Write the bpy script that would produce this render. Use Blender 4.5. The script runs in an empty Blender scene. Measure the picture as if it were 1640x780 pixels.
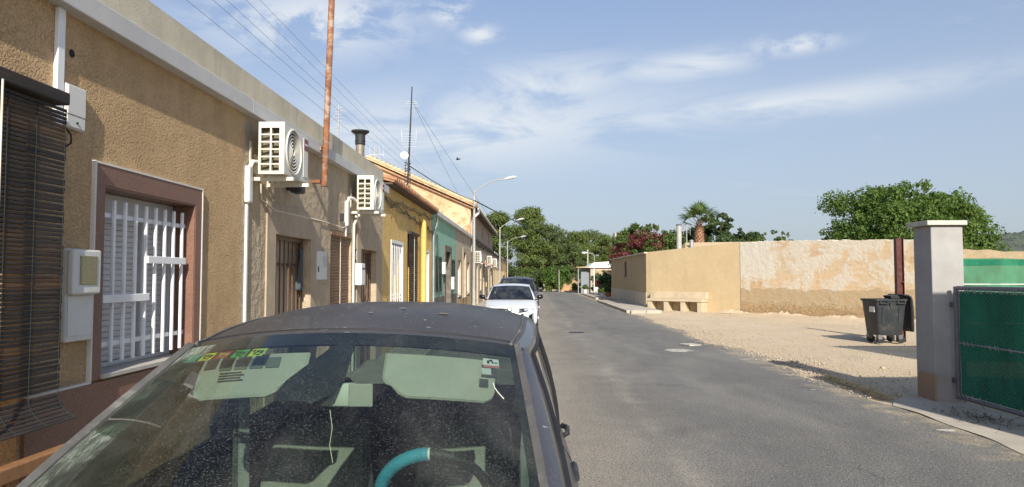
import bpy, bmesh, math, random
import numpy as np
from mathutils import Vector, Matrix

R = math.radians
scene = bpy.context.scene
COL = scene.collection
random.seed(7)

# ------------------------------------------------------------------ camera
cam_d = bpy.data.cameras.new("camera")
cam = bpy.data.objects.new("camera", cam_d)
COL.objects.link(cam)
cam.location = (0, 0, 1.67)
cam.rotation_euler = (R(90 + 2.69), 0, R(1.37))
cam_d.sensor_width = 36
cam_d.lens = 24.78
cam_d.clip_start = 0.05
cam_d.clip_end = 4000
scene.camera = cam

# ------------------------------------------------------------------ sun and sky
SUN_EL, SUN_AZ = R(30.5), R(9.2)
sv = Vector((math.sin(SUN_AZ) * math.cos(SUN_EL), -math.cos(SUN_AZ) * math.cos(SUN_EL), math.sin(SUN_EL)))
sun_d = bpy.data.lights.new("sun", 'SUN')
sun_d.energy = 4.1
sun_d.angle = R(0.5)
sun_d.color = (1.0, 0.945, 0.85)
sun = bpy.data.objects.new("sun", sun_d)
COL.objects.link(sun)
sun.rotation_euler = sv.to_track_quat('Z', 'Y').to_euler()

scene.view_settings.view_transform = 'Standard'
scene.view_settings.look = 'None'
scene.view_settings.exposure = 0.68
scene.view_settings.gamma = 1.0

world = bpy.data.worlds.new("World")
scene.world = world
world.use_nodes = True


class NT:
    """small node-tree writer"""
    def __init__(self, tree):
        self.t = tree
    def n(self, typ, ins=None, **kw):
        nd = self.t.nodes.new(typ)
        for k, v in kw.items():
            setattr(nd, k, v)
        for k, v in (ins or {}).items():
            self.set(nd, k, v)
        return nd
    def set(self, nd, key, v):
        s = nd.inputs[key]
        if isinstance(v, bpy.types.NodeSocket):
            self.t.links.new(v, s)
        else:
            if s.type == 'RGBA' and not hasattr(v, '__len__'):
                v = (v, v, v, 1)
            if s.type == 'RGBA' and len(v) == 3:
                v = (*v, 1)
            s.default_value = v
    def math(self, op, a, b=0.0, c=None, clamp=False):
        nd = self.n('ShaderNodeMath', operation=op, use_clamp=clamp)
        self.set(nd, 0, a); self.set(nd, 1, b)
        if c is not None: self.set(nd, 2, c)
        return nd.outputs[0]
    def noise(self, vec, scale, detail=3, rough=0.55, dist=0.0):
        nd = self.n('ShaderNodeTexNoise', {'Vector': vec, 'Scale': scale, 'Detail': detail, 'Roughness': rough, 'Distortion': dist})
        return nd.outputs['Fac']
    def step(self, v, lo, hi, a=0.0, b=1.0):
        nd = self.n('ShaderNodeMapRange', {0: v, 1: lo, 2: hi, 3: a, 4: b}, clamp=True, interpolation_type='SMOOTHSTEP')
        return nd.outputs[0]
    def mix(self, f, a, b, mode='MIX'):
        nd = self.n('ShaderNodeMix', data_type='RGBA', blend_type=mode)
        self.set(nd, 0, f); self.set(nd, 6, a); self.set(nd, 7, b)
        return nd.outputs[2]
    def mapping(self, vec, scale=(1, 1, 1), loc=(0, 0, 0)):
        nd = self.n('ShaderNodeMapping', {'Vector': vec, 'Scale': scale, 'Location': loc})
        return nd.outputs[0]
    def sep(self, vec):
        return self.n('ShaderNodeSeparateXYZ', {0: vec}).outputs


wn = NT(world.node_tree)
world.node_tree.nodes.clear()
sky = wn.n('ShaderNodeTexSky', sky_type='NISHITA')
sky.sun_disc = False
sky.sun_elevation = SUN_EL
sky.sun_rotation = math.atan2(sv.x, sv.y)
sky.air_density = 1.0
sky.dust_density = 2.5
sky.ozone_density = 2.0
sky.altitude = 200
tc = wn.n('ShaderNodeTexCoord').outputs['Generated']
sx, sy, sz = wn.sep(tc)[:3]
az = wn.math('ARCTAN2', sx, sy)                       # 0 along the street, + to the right
hyp = wn.math('SQRT', wn.math('ADD', wn.math('MULTIPLY', sx, sx), wn.math('MULTIPLY', sy, sy)))
el = wn.math('ARCTAN2', sz, hyp)
ae = wn.n('ShaderNodeCombineXYZ', {0: az, 1: el, 2: 0.0}).outputs[0]
cn = wn.noise(wn.mapping(ae, (5.0, 17.0, 1), (1.3, 0.4, 0)), 1.0, 8, 0.6, 0.6)
cn2 = wn.noise(wn.mapping(ae, (11, 20, 1), (3.1, 2.2, 0)), 1.0, 9, 0.62, 0.35)
def lobe(a0, e0, wa, we, tilt=0.0):
    da = wn.math('SUBTRACT', az, a0)
    de = wn.math('SUBTRACT', wn.math('SUBTRACT', el, e0), wn.math('MULTIPLY', da, tilt))
    q = wn.math('ADD', wn.math('POWER', wn.math('DIVIDE', wn.math('ABSOLUTE', da), wa), 2.0),
                wn.math('POWER', wn.math('DIVIDE', wn.math('ABSOLUTE', de), we), 2.0))
    return wn.math('EXPONENT', wn.math('MULTIPLY', q, -1.0))
bands = [lobe(-0.10, 0.205, 0.30, 0.055, 0.08), lobe(0.30, 0.222, 0.26, 0.020, 0.06), lobe(0.02, 0.265, 0.12, 0.035, 0.1),
         lobe(0.22, 0.285, 0.10, 0.018, 0.05)]
veil = bands[0]
for b in bands[1:]:
    veil = wn.math('MAXIMUM', veil, b)
puffs = [lobe(-0.30, 0.34, 0.13, 0.045, 0.1), lobe(-0.115, 0.365, 0.03, 0.02), lobe(-0.07, 0.335, 0.025, 0.012), lobe(0.36, 0.30, 0.05, 0.012)]
puf = puffs[0]
for b in puffs[1:]:
    puf = wn.math('MAXIMUM', puf, b)
gen = wn.step(cn, 0.58, 0.80, 0, 0.35)
f1 = wn.math('MULTIPLY', wn.math('MULTIPLY', veil, wn.step(cn, 0.33, 0.56)), 0.82)
f2 = wn.math('MULTIPLY', wn.math('MULTIPLY', puf, wn.step(cn2, 0.40, 0.58)), 0.9)
fade = wn.step(el, 0.02, 0.12)
cl = wn.math('MULTIPLY', wn.math('MAXIMUM', wn.math('MAXIMUM', f1, f2), gen), fade, clamp=True)
hzm = wn.step(el, 0.0, 0.70, 0.75, 0.05)                # dry summer haze low in the sky
skyc = wn.mix(1.0, sky.outputs[0], (0.62, 0.685, 0.80), 'MULTIPLY')
skyc = wn.mix(hzm, skyc, (2.40, 2.66, 2.95))
skyc = wn.mix(cl, skyc, (3.85, 4.05, 4.25))
bg = wn.n('ShaderNodeBackground', {'Color': skyc, 'Strength': 0.134})
wo = wn.n('ShaderNodeOutputWorld')
world.node_tree.links.new(bg.outputs[0], wo.inputs[0])

# ------------------------------------------------------------------ materials
def newmat(name):
    m = bpy.data.materials.new(name)
    m.use_nodes = True
    m.node_tree.nodes.clear()
    return m, NT(m.node_tree)

def finish(m, nt, col, rough=0.8, metal=0.0, spec=0.4, bump=None, bstr=0.6, bdist=0.01, extra=None):
    ins = {'Base Color': col, 'Roughness': rough, 'Metallic': metal, 'Specular IOR Level': spec}
    if bump is not None:
        b = nt.n('ShaderNodeBump', {'Height': bump, 'Strength': bstr, 'Distance': bdist})
        ins['Normal'] = b.outputs[0]
    ins.update(extra or {})
    p = nt.n('ShaderNodeBsdfPrincipled', ins)
    o = nt.n('ShaderNodeOutputMaterial')
    nt.t.links.new(p.outputs[0], o.inputs[0])
    return m

def pos(nt):
    return nt.n('ShaderNodeNewGeometry').outputs['Position']

def mat(name, col, rough=0.7, var=0.15, vscale=2.5, fine=0.08, fscale=60, bump=0.0, bscale=60, bdist=0.004,
        metal=0.0, spec=0.4, dirt=None, dirt_scale=1.2, dirt_lo=0.5, dirt_hi=0.75, dirt_amt=0.6, stretch=(1, 1, 1), rvar=0.1):
    m, nt = newmat(name)
    p = nt.mapping(pos(nt), stretch)
    a = nt.noise(p, vscale, 5, 0.6)
    b = nt.noise(p, fscale, 3, 0.6)
    c = nt.mix(1.0, col, nt.mix(nt.step(a, 0.25, 0.75), (1 - var,) * 3, (1 + var,) * 3), 'MULTIPLY')
    c = nt.mix(1.0, c, nt.mix(b, (1 - fine,) * 3, (1 + fine,) * 3), 'MULTIPLY')
    if dirt:
        d = nt.step(nt.noise(p, dirt_scale, 7, 0.65), dirt_lo, dirt_hi, 0, dirt_amt)
        c = nt.mix(d, c, dirt)
    r = nt.step(a, 0.2, 0.8, max(0.02, rough - rvar), min(1, rough + rvar))
    return finish(m, nt, c, r, metal, spec, nt.noise(p, bscale, 4, 0.6) if bump else None, bump, bdist)

def stucco(name, col, col2, scale, bdist, bstr=1.0, stain=(0.2, 0.15, 0.1), stain_amt=0.35, streak=True, pebble=False, midvar=1.0):
    m, nt = newmat(name)
    p = pos(nt)
    big = nt.noise(p, 0.9, 6, 0.6)
    mid = nt.noise(p, 5, 5, 0.6)
    lump = nt.noise(p, scale, 3, 0.6)
    if pebble:
        wv = nt.n('ShaderNodeVectorMath', {0: p, 1: nt.n('ShaderNodeVectorMath', {0: nt.n('ShaderNodeTexNoise', {'Vector': p, 'Scale': scale * 0.7}).outputs['Color'], 'Scale': 0.02}, operation='SCALE').outputs[0]}, operation='ADD').outputs[0]
        v = nt.n('ShaderNodeTexVoronoi', {'Vector': wv, 'Scale': scale * 1.15}, feature='SMOOTH_F1').outputs['Distance']
        lump = nt.math('SUBTRACT', nt.math('ADD', nt.math('MULTIPLY', lump, 0.7), 0.62), nt.math('MULTIPLY', v, 0.75))
    grain = nt.noise(p, scale * 3.4, 2, 0.6)
    c = nt.mix(nt.step(big, 0.3, 0.7), col, col2)
    c = nt.mix(1.0, c, nt.mix(nt.step(mid, 0.3, 0.7), (1 - .1 * midvar,) * 3, (1 + .07 * midvar,) * 3), 'MULTIPLY')
    c = nt.mix(1.0, c, nt.mix(grain, (0.86,) * 3, (1.12,) * 3), 'MULTIPLY')
    if streak:
        s = nt.noise(nt.mapping(p, (2.2, 2.2, 0.22)), 1.3, 6, 0.65)
        c = nt.mix(nt.step(s, 0.54, 0.75, 0, stain_amt), c, stain)
    h = nt.math('ADD', nt.step(lump, 0.35, 0.72), nt.math('MULTIPLY', grain, 0.35))
    return finish(m, nt, c, 0.92, 0, 0.2, h, bstr, bdist)

def leafmat(name, col, col2, trans=0.35):
    m, nt = newmat(name)
    p = pos(nt)
    a = nt.noise(p, 1.3, 4, 0.6)
    rnd = nt.noise(p, 9, 2, 0.5)
    c = nt.mix(nt.step(a, 0.3, 0.7), col, col2)
    c = nt.mix(1.0, c, nt.mix(nt.step(rnd, 0.3, 0.7), (0.55,) * 3, (1.4,) * 3), 'MULTIPLY')
    d = nt.n('ShaderNodeBsdfPrincipled', {'Base Color': c, 'Roughness': 0.6, 'Specular IOR Level': 0.25})
    t = nt.n('ShaderNodeBsdfTranslucent', {'Color': nt.mix(1.0, c, (1.2, 1.35, 0.7), 'MULTIPLY')})
    mx = nt.n('ShaderNodeMixShader', {0: trans, 1: d.outputs[0], 2: t.outputs[0]})
    o = nt.n('ShaderNodeOutputMaterial')
    nt.t.links.new(mx.outputs[0], o.inputs[0])
    return m

def glassmat(name, tint, dust=0.03, specks=0.25, dustcol=(0.55, 0.53, 0.48), scale=1.0, refl=0.035):
    """one sheet of tinted glass: seen through, mirrored by angle, dust lying on it"""
    m, nt = newmat(name)
    p = pos(nt)
    geo = nt.n('ShaderNodeNewGeometry')
    dot = nt.n('ShaderNodeVectorMath', {0: geo.outputs['Incoming'], 1: geo.outputs['Normal']}, operation='DOT_PRODUCT').outputs['Value']
    fr = nt.math('ADD', nt.math('MULTIPLY', nt.math('POWER', nt.math('SUBTRACT', 1.0, nt.math('ABSOLUTE', dot), clamp=True), 5.0), 0.92), refl)
    tr = nt.n('ShaderNodeBsdfTransparent', {'Color': tint})
    gl = nt.n('ShaderNodeBsdfGlossy', {'Color': (1, 1, 1, 1), 'Roughness': 0.03})
    mx = nt.n('ShaderNodeMixShader', {0: fr, 1: tr.outputs[0], 2: gl.outputs[0]})
    if dust > 0:
        sp = nt.noise(nt.mapping(p, (1, 1.6, 1)), 210 * scale, 2, 0.5, 0.3)
        sp2 = nt.noise(p, 330 * scale, 2, 0.6)
        cloud = nt.noise(p, 3.5 * scale, 5, 0.6)
        d = nt.math('ADD', nt.math('MULTIPLY', nt.step(sp, 0.54, 0.72), specks), nt.math('MULTIPLY', nt.step(sp2, 0.62, 0.74), specks * 0.6))
        d = nt.math('MULTIPLY', d, nt.step(cloud, 0.3, 0.7, 0.35, 1.2))
        d = nt.math('ADD', d, nt.step(nt.noise(nt.mapping(p, (1, 0.6, 1), (4, 1, 2)), 2.6 * scale, 6, 0.62, 0.5), 0.40, 0.72, dust * 0.35, dust * 4.5), clamp=True)
        df = nt.n('ShaderNodeBsdfDiffuse', {'Color': dustcol})
        mx = nt.n('ShaderNodeMixShader', {0: d, 1: mx.outputs[0], 2: df.outputs[0]})
    o = nt.n('ShaderNodeOutputMaterial')
    nt.t.links.new(mx.outputs[0], o.inputs[0])
    return m

def paint(name, col, dust=0.0, dustcol=(0.30, 0.27, 0.23), rough=0.35, coat=0.6):
    """car paint, with settled dust where wanted"""
    m, nt = newmat(name)
    p = pos(nt)
    c = col
    r = rough
    if dust:
        a = nt.noise(p, 3.0, 6, 0.65)
        b = nt.noise(p, 95, 3, 0.65)
        f = nt.math('ADD', nt.step(a, 0.25, 0.75, dust * 0.55, dust * 1.25), nt.step(b, 0.45, 0.75, 0, dust * 0.9), clamp=True)
        c = nt.mix(f, col, dustcol)
        sp = nt.noise(p, 60, 1, 0.4)
        c = nt.mix(nt.step(sp, 0.74, 0.78, 0, 0.5), c, (0.5, 0.47, 0.42))
        r = nt.math('ADD', nt.math('MULTIPLY', f, 0.5), rough, clamp=True)
        coat = nt.math('MULTIPLY', nt.math('SUBTRACT', 1.0, f), coat)
    return finish(m, nt, c, r, 0.0, 0.5, extra={'Coat Weight': coat, 'Coat Roughness': 0.12 if dust else 0.04})

M = {}
M['stucco_tan'] = stucco('tan rough render', (0.53, 0.36, 0.195), (0.585, 0.405, 0.225), 64, 0.011, 0.9, (0.26, 0.17, 0.09), 0.35, pebble=True)
M['stucco_beige'] = stucco('beige render', (0.48, 0.385, 0.265), (0.44, 0.35, 0.24), 9, 0.012, 0.75, (0.22, 0.17, 0.12), 0.3)
M['plaster_beige'] = stucco('smooth beige render', (0.45, 0.36, 0.255), (0.42, 0.335, 0.235), 60, 0.002, 0.5, (0.22, 0.17, 0.12), 0.25)
M['stucco_yellow'] = stucco('yellow render', (0.68, 0.48, 0.19), (0.62, 0.42, 0.15), 26, 0.006, 0.7, (0.25, 0.17, 0.07), 0.45)
M['stucco_green'] = stucco('green render', (0.26, 0.45, 0.33), (0.29, 0.48, 0.35), 30, 0.004, 0.5, (0.14, 0.20, 0.14), 0.3)
M['stucco_cream'] = stucco('cream render', (0.48, 0.40, 0.29), (0.44, 0.36, 0.25), 26, 0.005, 0.6, (0.25, 0.2, 0.14), 0.35)
M['stucco_pink'] = stucco('pinkish render', (0.47, 0.37, 0.28), (0.43, 0.32, 0.23), 26, 0.005, 0.6, (0.25, 0.2, 0.14), 0.35)
M['stucco_sand'] = stucco('sand render', (0.50, 0.385, 0.225), (0.47, 0.355, 0.205), 22, 0.005, 0.5, (0.30, 0.22, 0.13), 0.35, midvar=0.35)
M['parapet'] = stucco('weathered parapet render', (0.58, 0.53, 0.41), (0.52, 0.47, 0.36), 70, 0.0015, 0.5, (0.22, 0.19, 0.15), 0.5)
M['fascia'] = mat('pale grey paint', (0.52, 0.51, 0.49), 0.6, 0.08, 2, dirt=(0.28, 0.26, 0.22), dirt_amt=0.4, bump=0.15, bscale=25)
M['white_paint'] = mat('white paint', (0.78, 0.77, 0.74), 0.45, 0.05, 3, dirt=(0.5, 0.46, 0.38), dirt_amt=0.35)
M['white_metal'] = mat('white enamelled metal', (0.80, 0.80, 0.79), 0.35, 0.04, 3, dirt=(0.5, 0.47, 0.4), dirt_amt=0.25)
M['white_plastic'] = mat('white plastic', (0.64, 0.63, 0.58), 0.45, 0.05, 4, dirt=(0.45, 0.41, 0.33), dirt_amt=0.4)
M['ac_white'] = mat('cream enamel', (0.62, 0.60, 0.52), 0.4, 0.04, 4, dirt=(0.45, 0.4, 0.3), dirt_amt=0.35)
M['shutter_grey'] = mat('grey plastic shutter', (0.50, 0.50, 0.50), 0.5, 0.05, 6)
M['granite_pink'] = mat('red brown granite', (0.195, 0.10, 0.068), 0.5, 0.12, 8, fine=0.5, fscale=260, dirt=(0.40, 0.25, 0.18), dirt_scale=90, dirt_lo=0.52, dirt_hi=0.66, dirt_amt=0.55)
M['white_line'] = mat('white grout line', (0.66, 0.62, 0.55), 0.7, 0.08)
M['sill_stone'] = mat('grey stone sill', (0.42, 0.39, 0.34), 0.6, 0.12, 6)
M['dark_wood'] = mat('weathered dark wood', (0.032, 0.026, 0.022), 0.7, 0.35, 7, fine=0.4, fscale=40, dirt=(0.17, 0.085, 0.035), dirt_scale=2.4, dirt_lo=0.50, dirt_hi=0.68, dirt_amt=0.6, bump=0.3, bscale=80, stretch=(1, 0.25, 3))
M['brown_wood'] = mat('brown wood slats', (0.25, 0.15, 0.085), 0.65, 0.25, 7, fine=0.3, fscale=50, stretch=(1, 0.3, 2), bump=0.25, bscale=70)
M['orange_wood'] = mat('varnished orange wood', (0.28, 0.14, 0.06), 0.45, 0.2, 5, fine=0.25, fscale=40, stretch=(1, 1, 0.3))
M['brown_metal'] = mat('brown painted iron', (0.13, 0.08, 0.05), 0.45, 0.15, 6)
M['door_brown'] = mat('brown door panel', (0.42, 0.32, 0.22), 0.55, 0.15, 5)
M['cord_pale'] = mat('pale cord', (0.62, 0.58, 0.48), 0.8, 0.1)
M['cord_dark'] = mat('dark blind cord', (0.035, 0.04, 0.04), 0.9, 0.1, spec=0.05)
M['label_grey'] = mat('grey label print', (0.10, 0.11, 0.10), 0.7, 0.05)
M['cord_blue'] = mat('faded blue cord', (0.07, 0.085, 0.09), 0.8, 0.15)
M['cable_black'] = mat('black cable', (0.02, 0.02, 0.02), 0.6, 0.1)
M['rust'] = mat('rusty steel', (0.23, 0.095, 0.045), 0.8, 0.35, 9, fine=0.3, fscale=70, dirt=(0.42, 0.34, 0.26), dirt_scale=6, dirt_lo=0.47, dirt_hi=0.62, dirt_amt=0.75, bump=0.4, bscale=60)
M['galv'] = mat('galvanised steel', (0.36, 0.37, 0.37), 0.5, 0.12, 5, metal=0.5, dirt=(0.25, 0.23, 0.2), dirt_amt=0.4)
M['galv_rust'] = mat('stained flue pipe', (0.25, 0.21, 0.17), 0.55, 0.25, 5, metal=0.4, dirt=(0.2, 0.09, 0.05), dirt_scale=6, dirt_amt=0.8)
M['black_iron'] = mat('sooty iron', (0.025, 0.025, 0.027), 0.6, 0.2, 8)
M['dark_hole'] = mat('dark recess', (0.02, 0.018, 0.016), 0.9, 0.1)
M['coil'] = mat('dusty coil fins', (0.16, 0.135, 0.085), 0.7, 0.2, 12, fine=0.4, fscale=150)
M['maroon'] = mat('maroon badge', (0.16, 0.03, 0.055), 0.4, 0.05)
M['meter_glass'] = mat('yellowed meter window', (0.20, 0.19, 0.11), 0.25, 0.12, 5, spec=0.5)
M['shutter_green'] = mat('dark green shutter paint', (0.014, 0.045, 0.026), 0.5, 0.15, 6)
M['stone_dark'] = mat('dark stone facing', (0.13, 0.11, 0.09), 0.85, 0.35, 5, bump=0.6, bscale=14, bdist=0.02, dirt=(0.3, 0.25, 0.18), dirt_scale=4, dirt_amt=0.6)
M['yellow_pipe'] = mat('yellow painted pipe', (0.66, 0.44, 0.12), 0.5, 0.08, 4)
M['tile'] = mat('clay roof tile', (0.36, 0.18, 0.095), 0.85, 0.25, 2.5, fine=0.2, fscale=20, dirt=(0.30, 0.25, 0.17), dirt_scale=3, dirt_amt=0.6, bump=0.3, bscale=20)
M['tile_pale'] = mat('bleached clay tile', (0.55, 0.40, 0.24), 0.85, 0.25, 2.5, fine=0.2, fscale=20, dirt=(0.36, 0.26, 0.15), dirt_scale=4, dirt_amt=0.6)
M['eave_wood'] = mat('dark eave board', (0.09, 0.065, 0.045), 0.8, 0.2)
M['render_roof'] = mat('roof screed', (0.34, 0.30, 0.25), 0.9, 0.15)
M['lamp_grey'] = mat('lamp pole grey', (0.36, 0.35, 0.32), 0.5, 0.12, 2, dirt=(0.3, 0.18, 0.1), dirt_amt=0.5)
M['lamp_head'] = mat('lamp head aluminium', (0.62, 0.63, 0.62), 0.4, 0.06, 3, metal=0.2)
M['concrete'] = mat('concrete', (0.42, 0.375, 0.30), 0.9, 0.14, 1.6, fine=0.12, fscale=90, bump=0.25, bscale=70, dirt=(0.25, 0.2, 0.14), dirt_amt=0.5)
M['bench'] = mat('bench render', (0.50, 0.41, 0.28), 0.9, 0.1, 2, bump=0.3, bscale=40, dirt=(0.36, 0.27, 0.17), dirt_amt=0.5)
M['red_post'] = mat('dark red paint', (0.085, 0.022, 0.018), 0.45, 0.2, 4, dirt=(0.2, 0.09, 0.06), dirt_scale=7, dirt_amt=0.5)
M['bin'] = mat('dark grey bin plastic', (0.035, 0.038, 0.042), 0.5, 0.12, 3, dirt=(0.13, 0.11, 0.08), dirt_scale=3, dirt_amt=0.5)
M['bin_lid'] = mat('black bin plastic', (0.03, 0.032, 0.034), 0.5, 0.12, 3, dirt=(0.12, 0.1, 0.07), dirt_amt=0.35)
M['rubber'] = mat('black rubber', (0.022, 0.022, 0.022), 0.8, 0.15)
M['galv_dark'] = mat('weathered gate tube', (0.17, 0.17, 0.18), 0.5, 0.15, 5, metal=0.4, dirt=(0.3, 0.27, 0.22), dirt_scale=6, dirt_amt=0.5)
M['black_trim'] = mat('black plastic trim', (0.022, 0.022, 0.024), 0.5, 0.1, 6, dirt=(0.16, 0.145, 0.12), dirt_scale=4, dirt_lo=0.4, dirt_hi=0.8, dirt_amt=0.4)
M['pillar_trim'] = mat('dusty grey pillar trim', (0.085, 0.082, 0.075), 0.6, 0.15, 8, fine=0.2, fscale=120, dirt=(0.3, 0.28, 0.24), dirt_scale=9, dirt_amt=0.6)
M['seal'] = mat('black window seal', (0.015, 0.015, 0.016), 0.6, 0.1)
M['interior_dark'] = mat('dark interior plastic', (0.018, 0.019, 0.022), 0.6, 0.1)
M['headliner'] = mat('grey headliner', (0.05, 0.054, 0.05), 0.9, 0.08)
M['visor'] = mat('pale grey visor vinyl', (0.29, 0.29, 0.26), 0.7, 0.06, 5, dirt=(0.35, 0.36, 0.3), dirt_scale=14, dirt_amt=0.3)
M['seat'] = mat('light grey seat cover', (0.20, 0.20, 0.18), 0.85, 0.12, 6, bump=0.3, bscale=200)
M['seat_dark'] = mat('dark seat fabric', (0.032, 0.034, 0.038), 0.9, 0.15, 6)
M['belt'] = mat('grey seat belt', (0.17, 0.18, 0.18), 0.7, 0.08)
M['aerial_grey'] = mat('weathered aluminium rods', (0.45, 0.46, 0.47), 0.5, 0.1)
M['wheel_blue'] = mat('turquoise wheel cover', (0.03, 0.27, 0.40), 0.55, 0.12, 20, fine=0.3, fscale=300, bump=0.6, bscale=320, bdist=0.003)
M['mirror'] = mat('mirror glass', (0.75, 0.8, 0.75), 0.06, 0.02, metal=1.0)
M['pale_plastic'] = mat('pale plastic', (0.45, 0.46, 0.42), 0.5, 0.05)
M['rim'] = mat('alloy rim', (0.4, 0.4, 0.41), 0.35, 0.06, metal=0.8)
M['car_dark'] = paint('dusty dark grey paint', (0.016, 0.016, 0.018), 0.14, (0.24, 0.205, 0.165), rough=0.5, coat=0.12)
M['car_side'] = paint('dark blue grey paint', (0.018, 0.020, 0.030), 0.10, (0.34, 0.30, 0.23), rough=0.4, coat=0.5)
M['car_white'] = paint('white car paint', (0.58, 0.59, 0.60), 0.0, rough=0.4)
M['car_suv'] = paint('dark suv paint', (0.02, 0.022, 0.026), 0.12)
M['glass_car'] = glassmat('dusty windscreen glass', (0.60, 0.70, 0.62, 1), 0.016, 0.13, (0.46, 0.45, 0.41), refl=0.022)
M['glass_side'] = glassmat('dusty side glass', (0.55, 0.66, 0.58, 1), 0.12, 0.3, (0.55, 0.5, 0.4))
M['glass_far'] = glassmat('tinted car glass', (0.30, 0.38, 0.38, 1), 0.02, 0.0, refl=0.13)
M['lens'] = mat('headlight lens', (0.35, 0.37, 0.40), 0.12, 0.1, 20, spec=0.8)
M['gloss_black'] = mat('gloss black grille', (0.012, 0.012, 0.013), 0.2, 0.1)
M['dark_chrome'] = mat('dark chrome', (0.2, 0.2, 0.21), 0.25, 0.05, metal=0.9)
M['plate_white'] = mat('number plate white', (0.7, 0.7, 0.68), 0.4, 0.03)
M['trunk'] = mat('bark', (0.12, 0.085, 0.06), 0.9, 0.3, 4, bump=0.6, bscale=14, bdist=0.03)
M['palm_trunk'] = mat('palm trunk boots', (0.27, 0.135, 0.075), 0.9, 0.35, 4, fine=0.3, fscale=14, bump=0.6, bscale=10, bdist=0.05, dirt=(0.40, 0.31, 0.22), dirt_scale=5, dirt_amt=0.7)
M['leaf_pine'] = leafmat('pine needles', (0.080, 0.118, 0.030), (0.150, 0.185, 0.050), 0.3)
M['leaf_pine_b'] = leafmat('blue green pine needles', (0.075, 0.110, 0.038), (0.130, 0.160, 0.055), 0.3)
M['leaf_tree'] = leafmat('bright mulberry leaves', (0.075, 0.135, 0.028), (0.13, 0.19, 0.045), 0.4)
M['leaf_dark'] = leafmat('dark green leaves', (0.05, 0.085, 0.032), (0.085, 0.12, 0.045), 0.3)
M['leaf_mid'] = leafmat('mid green leaves', (0.075, 0.125, 0.03), (0.13, 0.165, 0.045), 0.35)
M['leaf_palm'] = leafmat('palm fronds', (0.065, 0.115, 0.028), (0.12, 0.16, 0.05), 0.3)
M['petal'] = leafmat('magenta bracts', (0.125, 0.032, 0.034), (0.20, 0.062, 0.060), 0.3)
M['straw'] = mat('dry straw', (0.50, 0.36, 0.14), 0.9, 0.25, 30)
M['gravel'] = mat('pale gravel', (0.42, 0.35, 0.26), 0.95, 0.35, 30)
M['terracotta'] = mat('terracotta', (0.35, 0.14, 0.08), 0.85, 0.15)
M['earth_bank'] = mat('orange earth', (0.42, 0.25, 0.12), 0.95, 0.25, 0.8, bump=0.5, bscale=3, bdist=0.1)
M['grey_shed'] = mat('grey painted door', (0.20, 0.22, 0.245), 0.6, 0.08)
M['awning'] = mat('faded pink awning', (0.45, 0.17, 0.14), 0.8, 0.15)
M['window_dark'] = mat('dark window pane', (0.03, 0.034, 0.036), 0.12, 0.1, spec=0.6)
M['oval_blue'] = mat('blue glazed plate', (0.06, 0.08, 0.15), 0.3, 0.1)

def pillar_material():
    m, nt = newmat('grey rendered gate pillar')
    p = pos(nt)
    z = nt.sep(p)[2]
    n = nt.noise(p, 6, 6, 0.6)
    c = nt.mix(nt.step(nt.noise(p, 2.2, 6, 0.6), 0.3, 0.7), (0.315, 0.30, 0.28), (0.37, 0.355, 0.335))
    c = nt.mix(1.0, c, nt.mix(n, (0.9,) * 3, (1.1,) * 3), 'MULTIPLY')
    edge = nt.math('ADD', z, nt.math('MULTIPLY', n, 0.16))
    c = nt.mix(nt.math('MULTIPLY', nt.step(edge, 0.40, 0.47, 0.8, 0), nt.step(nt.math('ADD', nt.sep(p)[0], nt.math('MULTIPLY', n, 0.05)), 5.44, 5.50, 1.0, 0.25)), c, (0.33, 0.20, 0.11))     # damp earth stain
    return finish(m, nt, c, 0.85, 0, 0.25, nt.noise(p, 45, 4, 0.6), 0.35, 0.004)
M['pillar'] = pillar_material()

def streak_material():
    m, nt = newmat('painted reflection and dirt streaks on glass')
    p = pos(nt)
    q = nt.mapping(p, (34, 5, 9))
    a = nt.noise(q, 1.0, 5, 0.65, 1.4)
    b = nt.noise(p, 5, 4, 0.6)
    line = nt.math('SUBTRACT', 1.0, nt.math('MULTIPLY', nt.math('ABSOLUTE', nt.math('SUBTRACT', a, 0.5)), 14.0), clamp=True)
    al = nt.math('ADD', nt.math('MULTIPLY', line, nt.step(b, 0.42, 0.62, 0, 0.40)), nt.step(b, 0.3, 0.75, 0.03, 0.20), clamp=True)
    d = nt.n('ShaderNodeBsdfDiffuse', {'Color': (0.40, 0.46, 0.38, 1)})  # greenish veil paints in a streaky reflection; pale lines are smeared dust
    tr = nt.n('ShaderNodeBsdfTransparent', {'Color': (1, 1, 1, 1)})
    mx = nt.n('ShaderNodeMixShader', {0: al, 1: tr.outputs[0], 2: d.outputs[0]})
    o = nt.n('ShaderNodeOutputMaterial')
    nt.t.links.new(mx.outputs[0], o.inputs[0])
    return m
M['streaks'] = streak_material()

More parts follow.
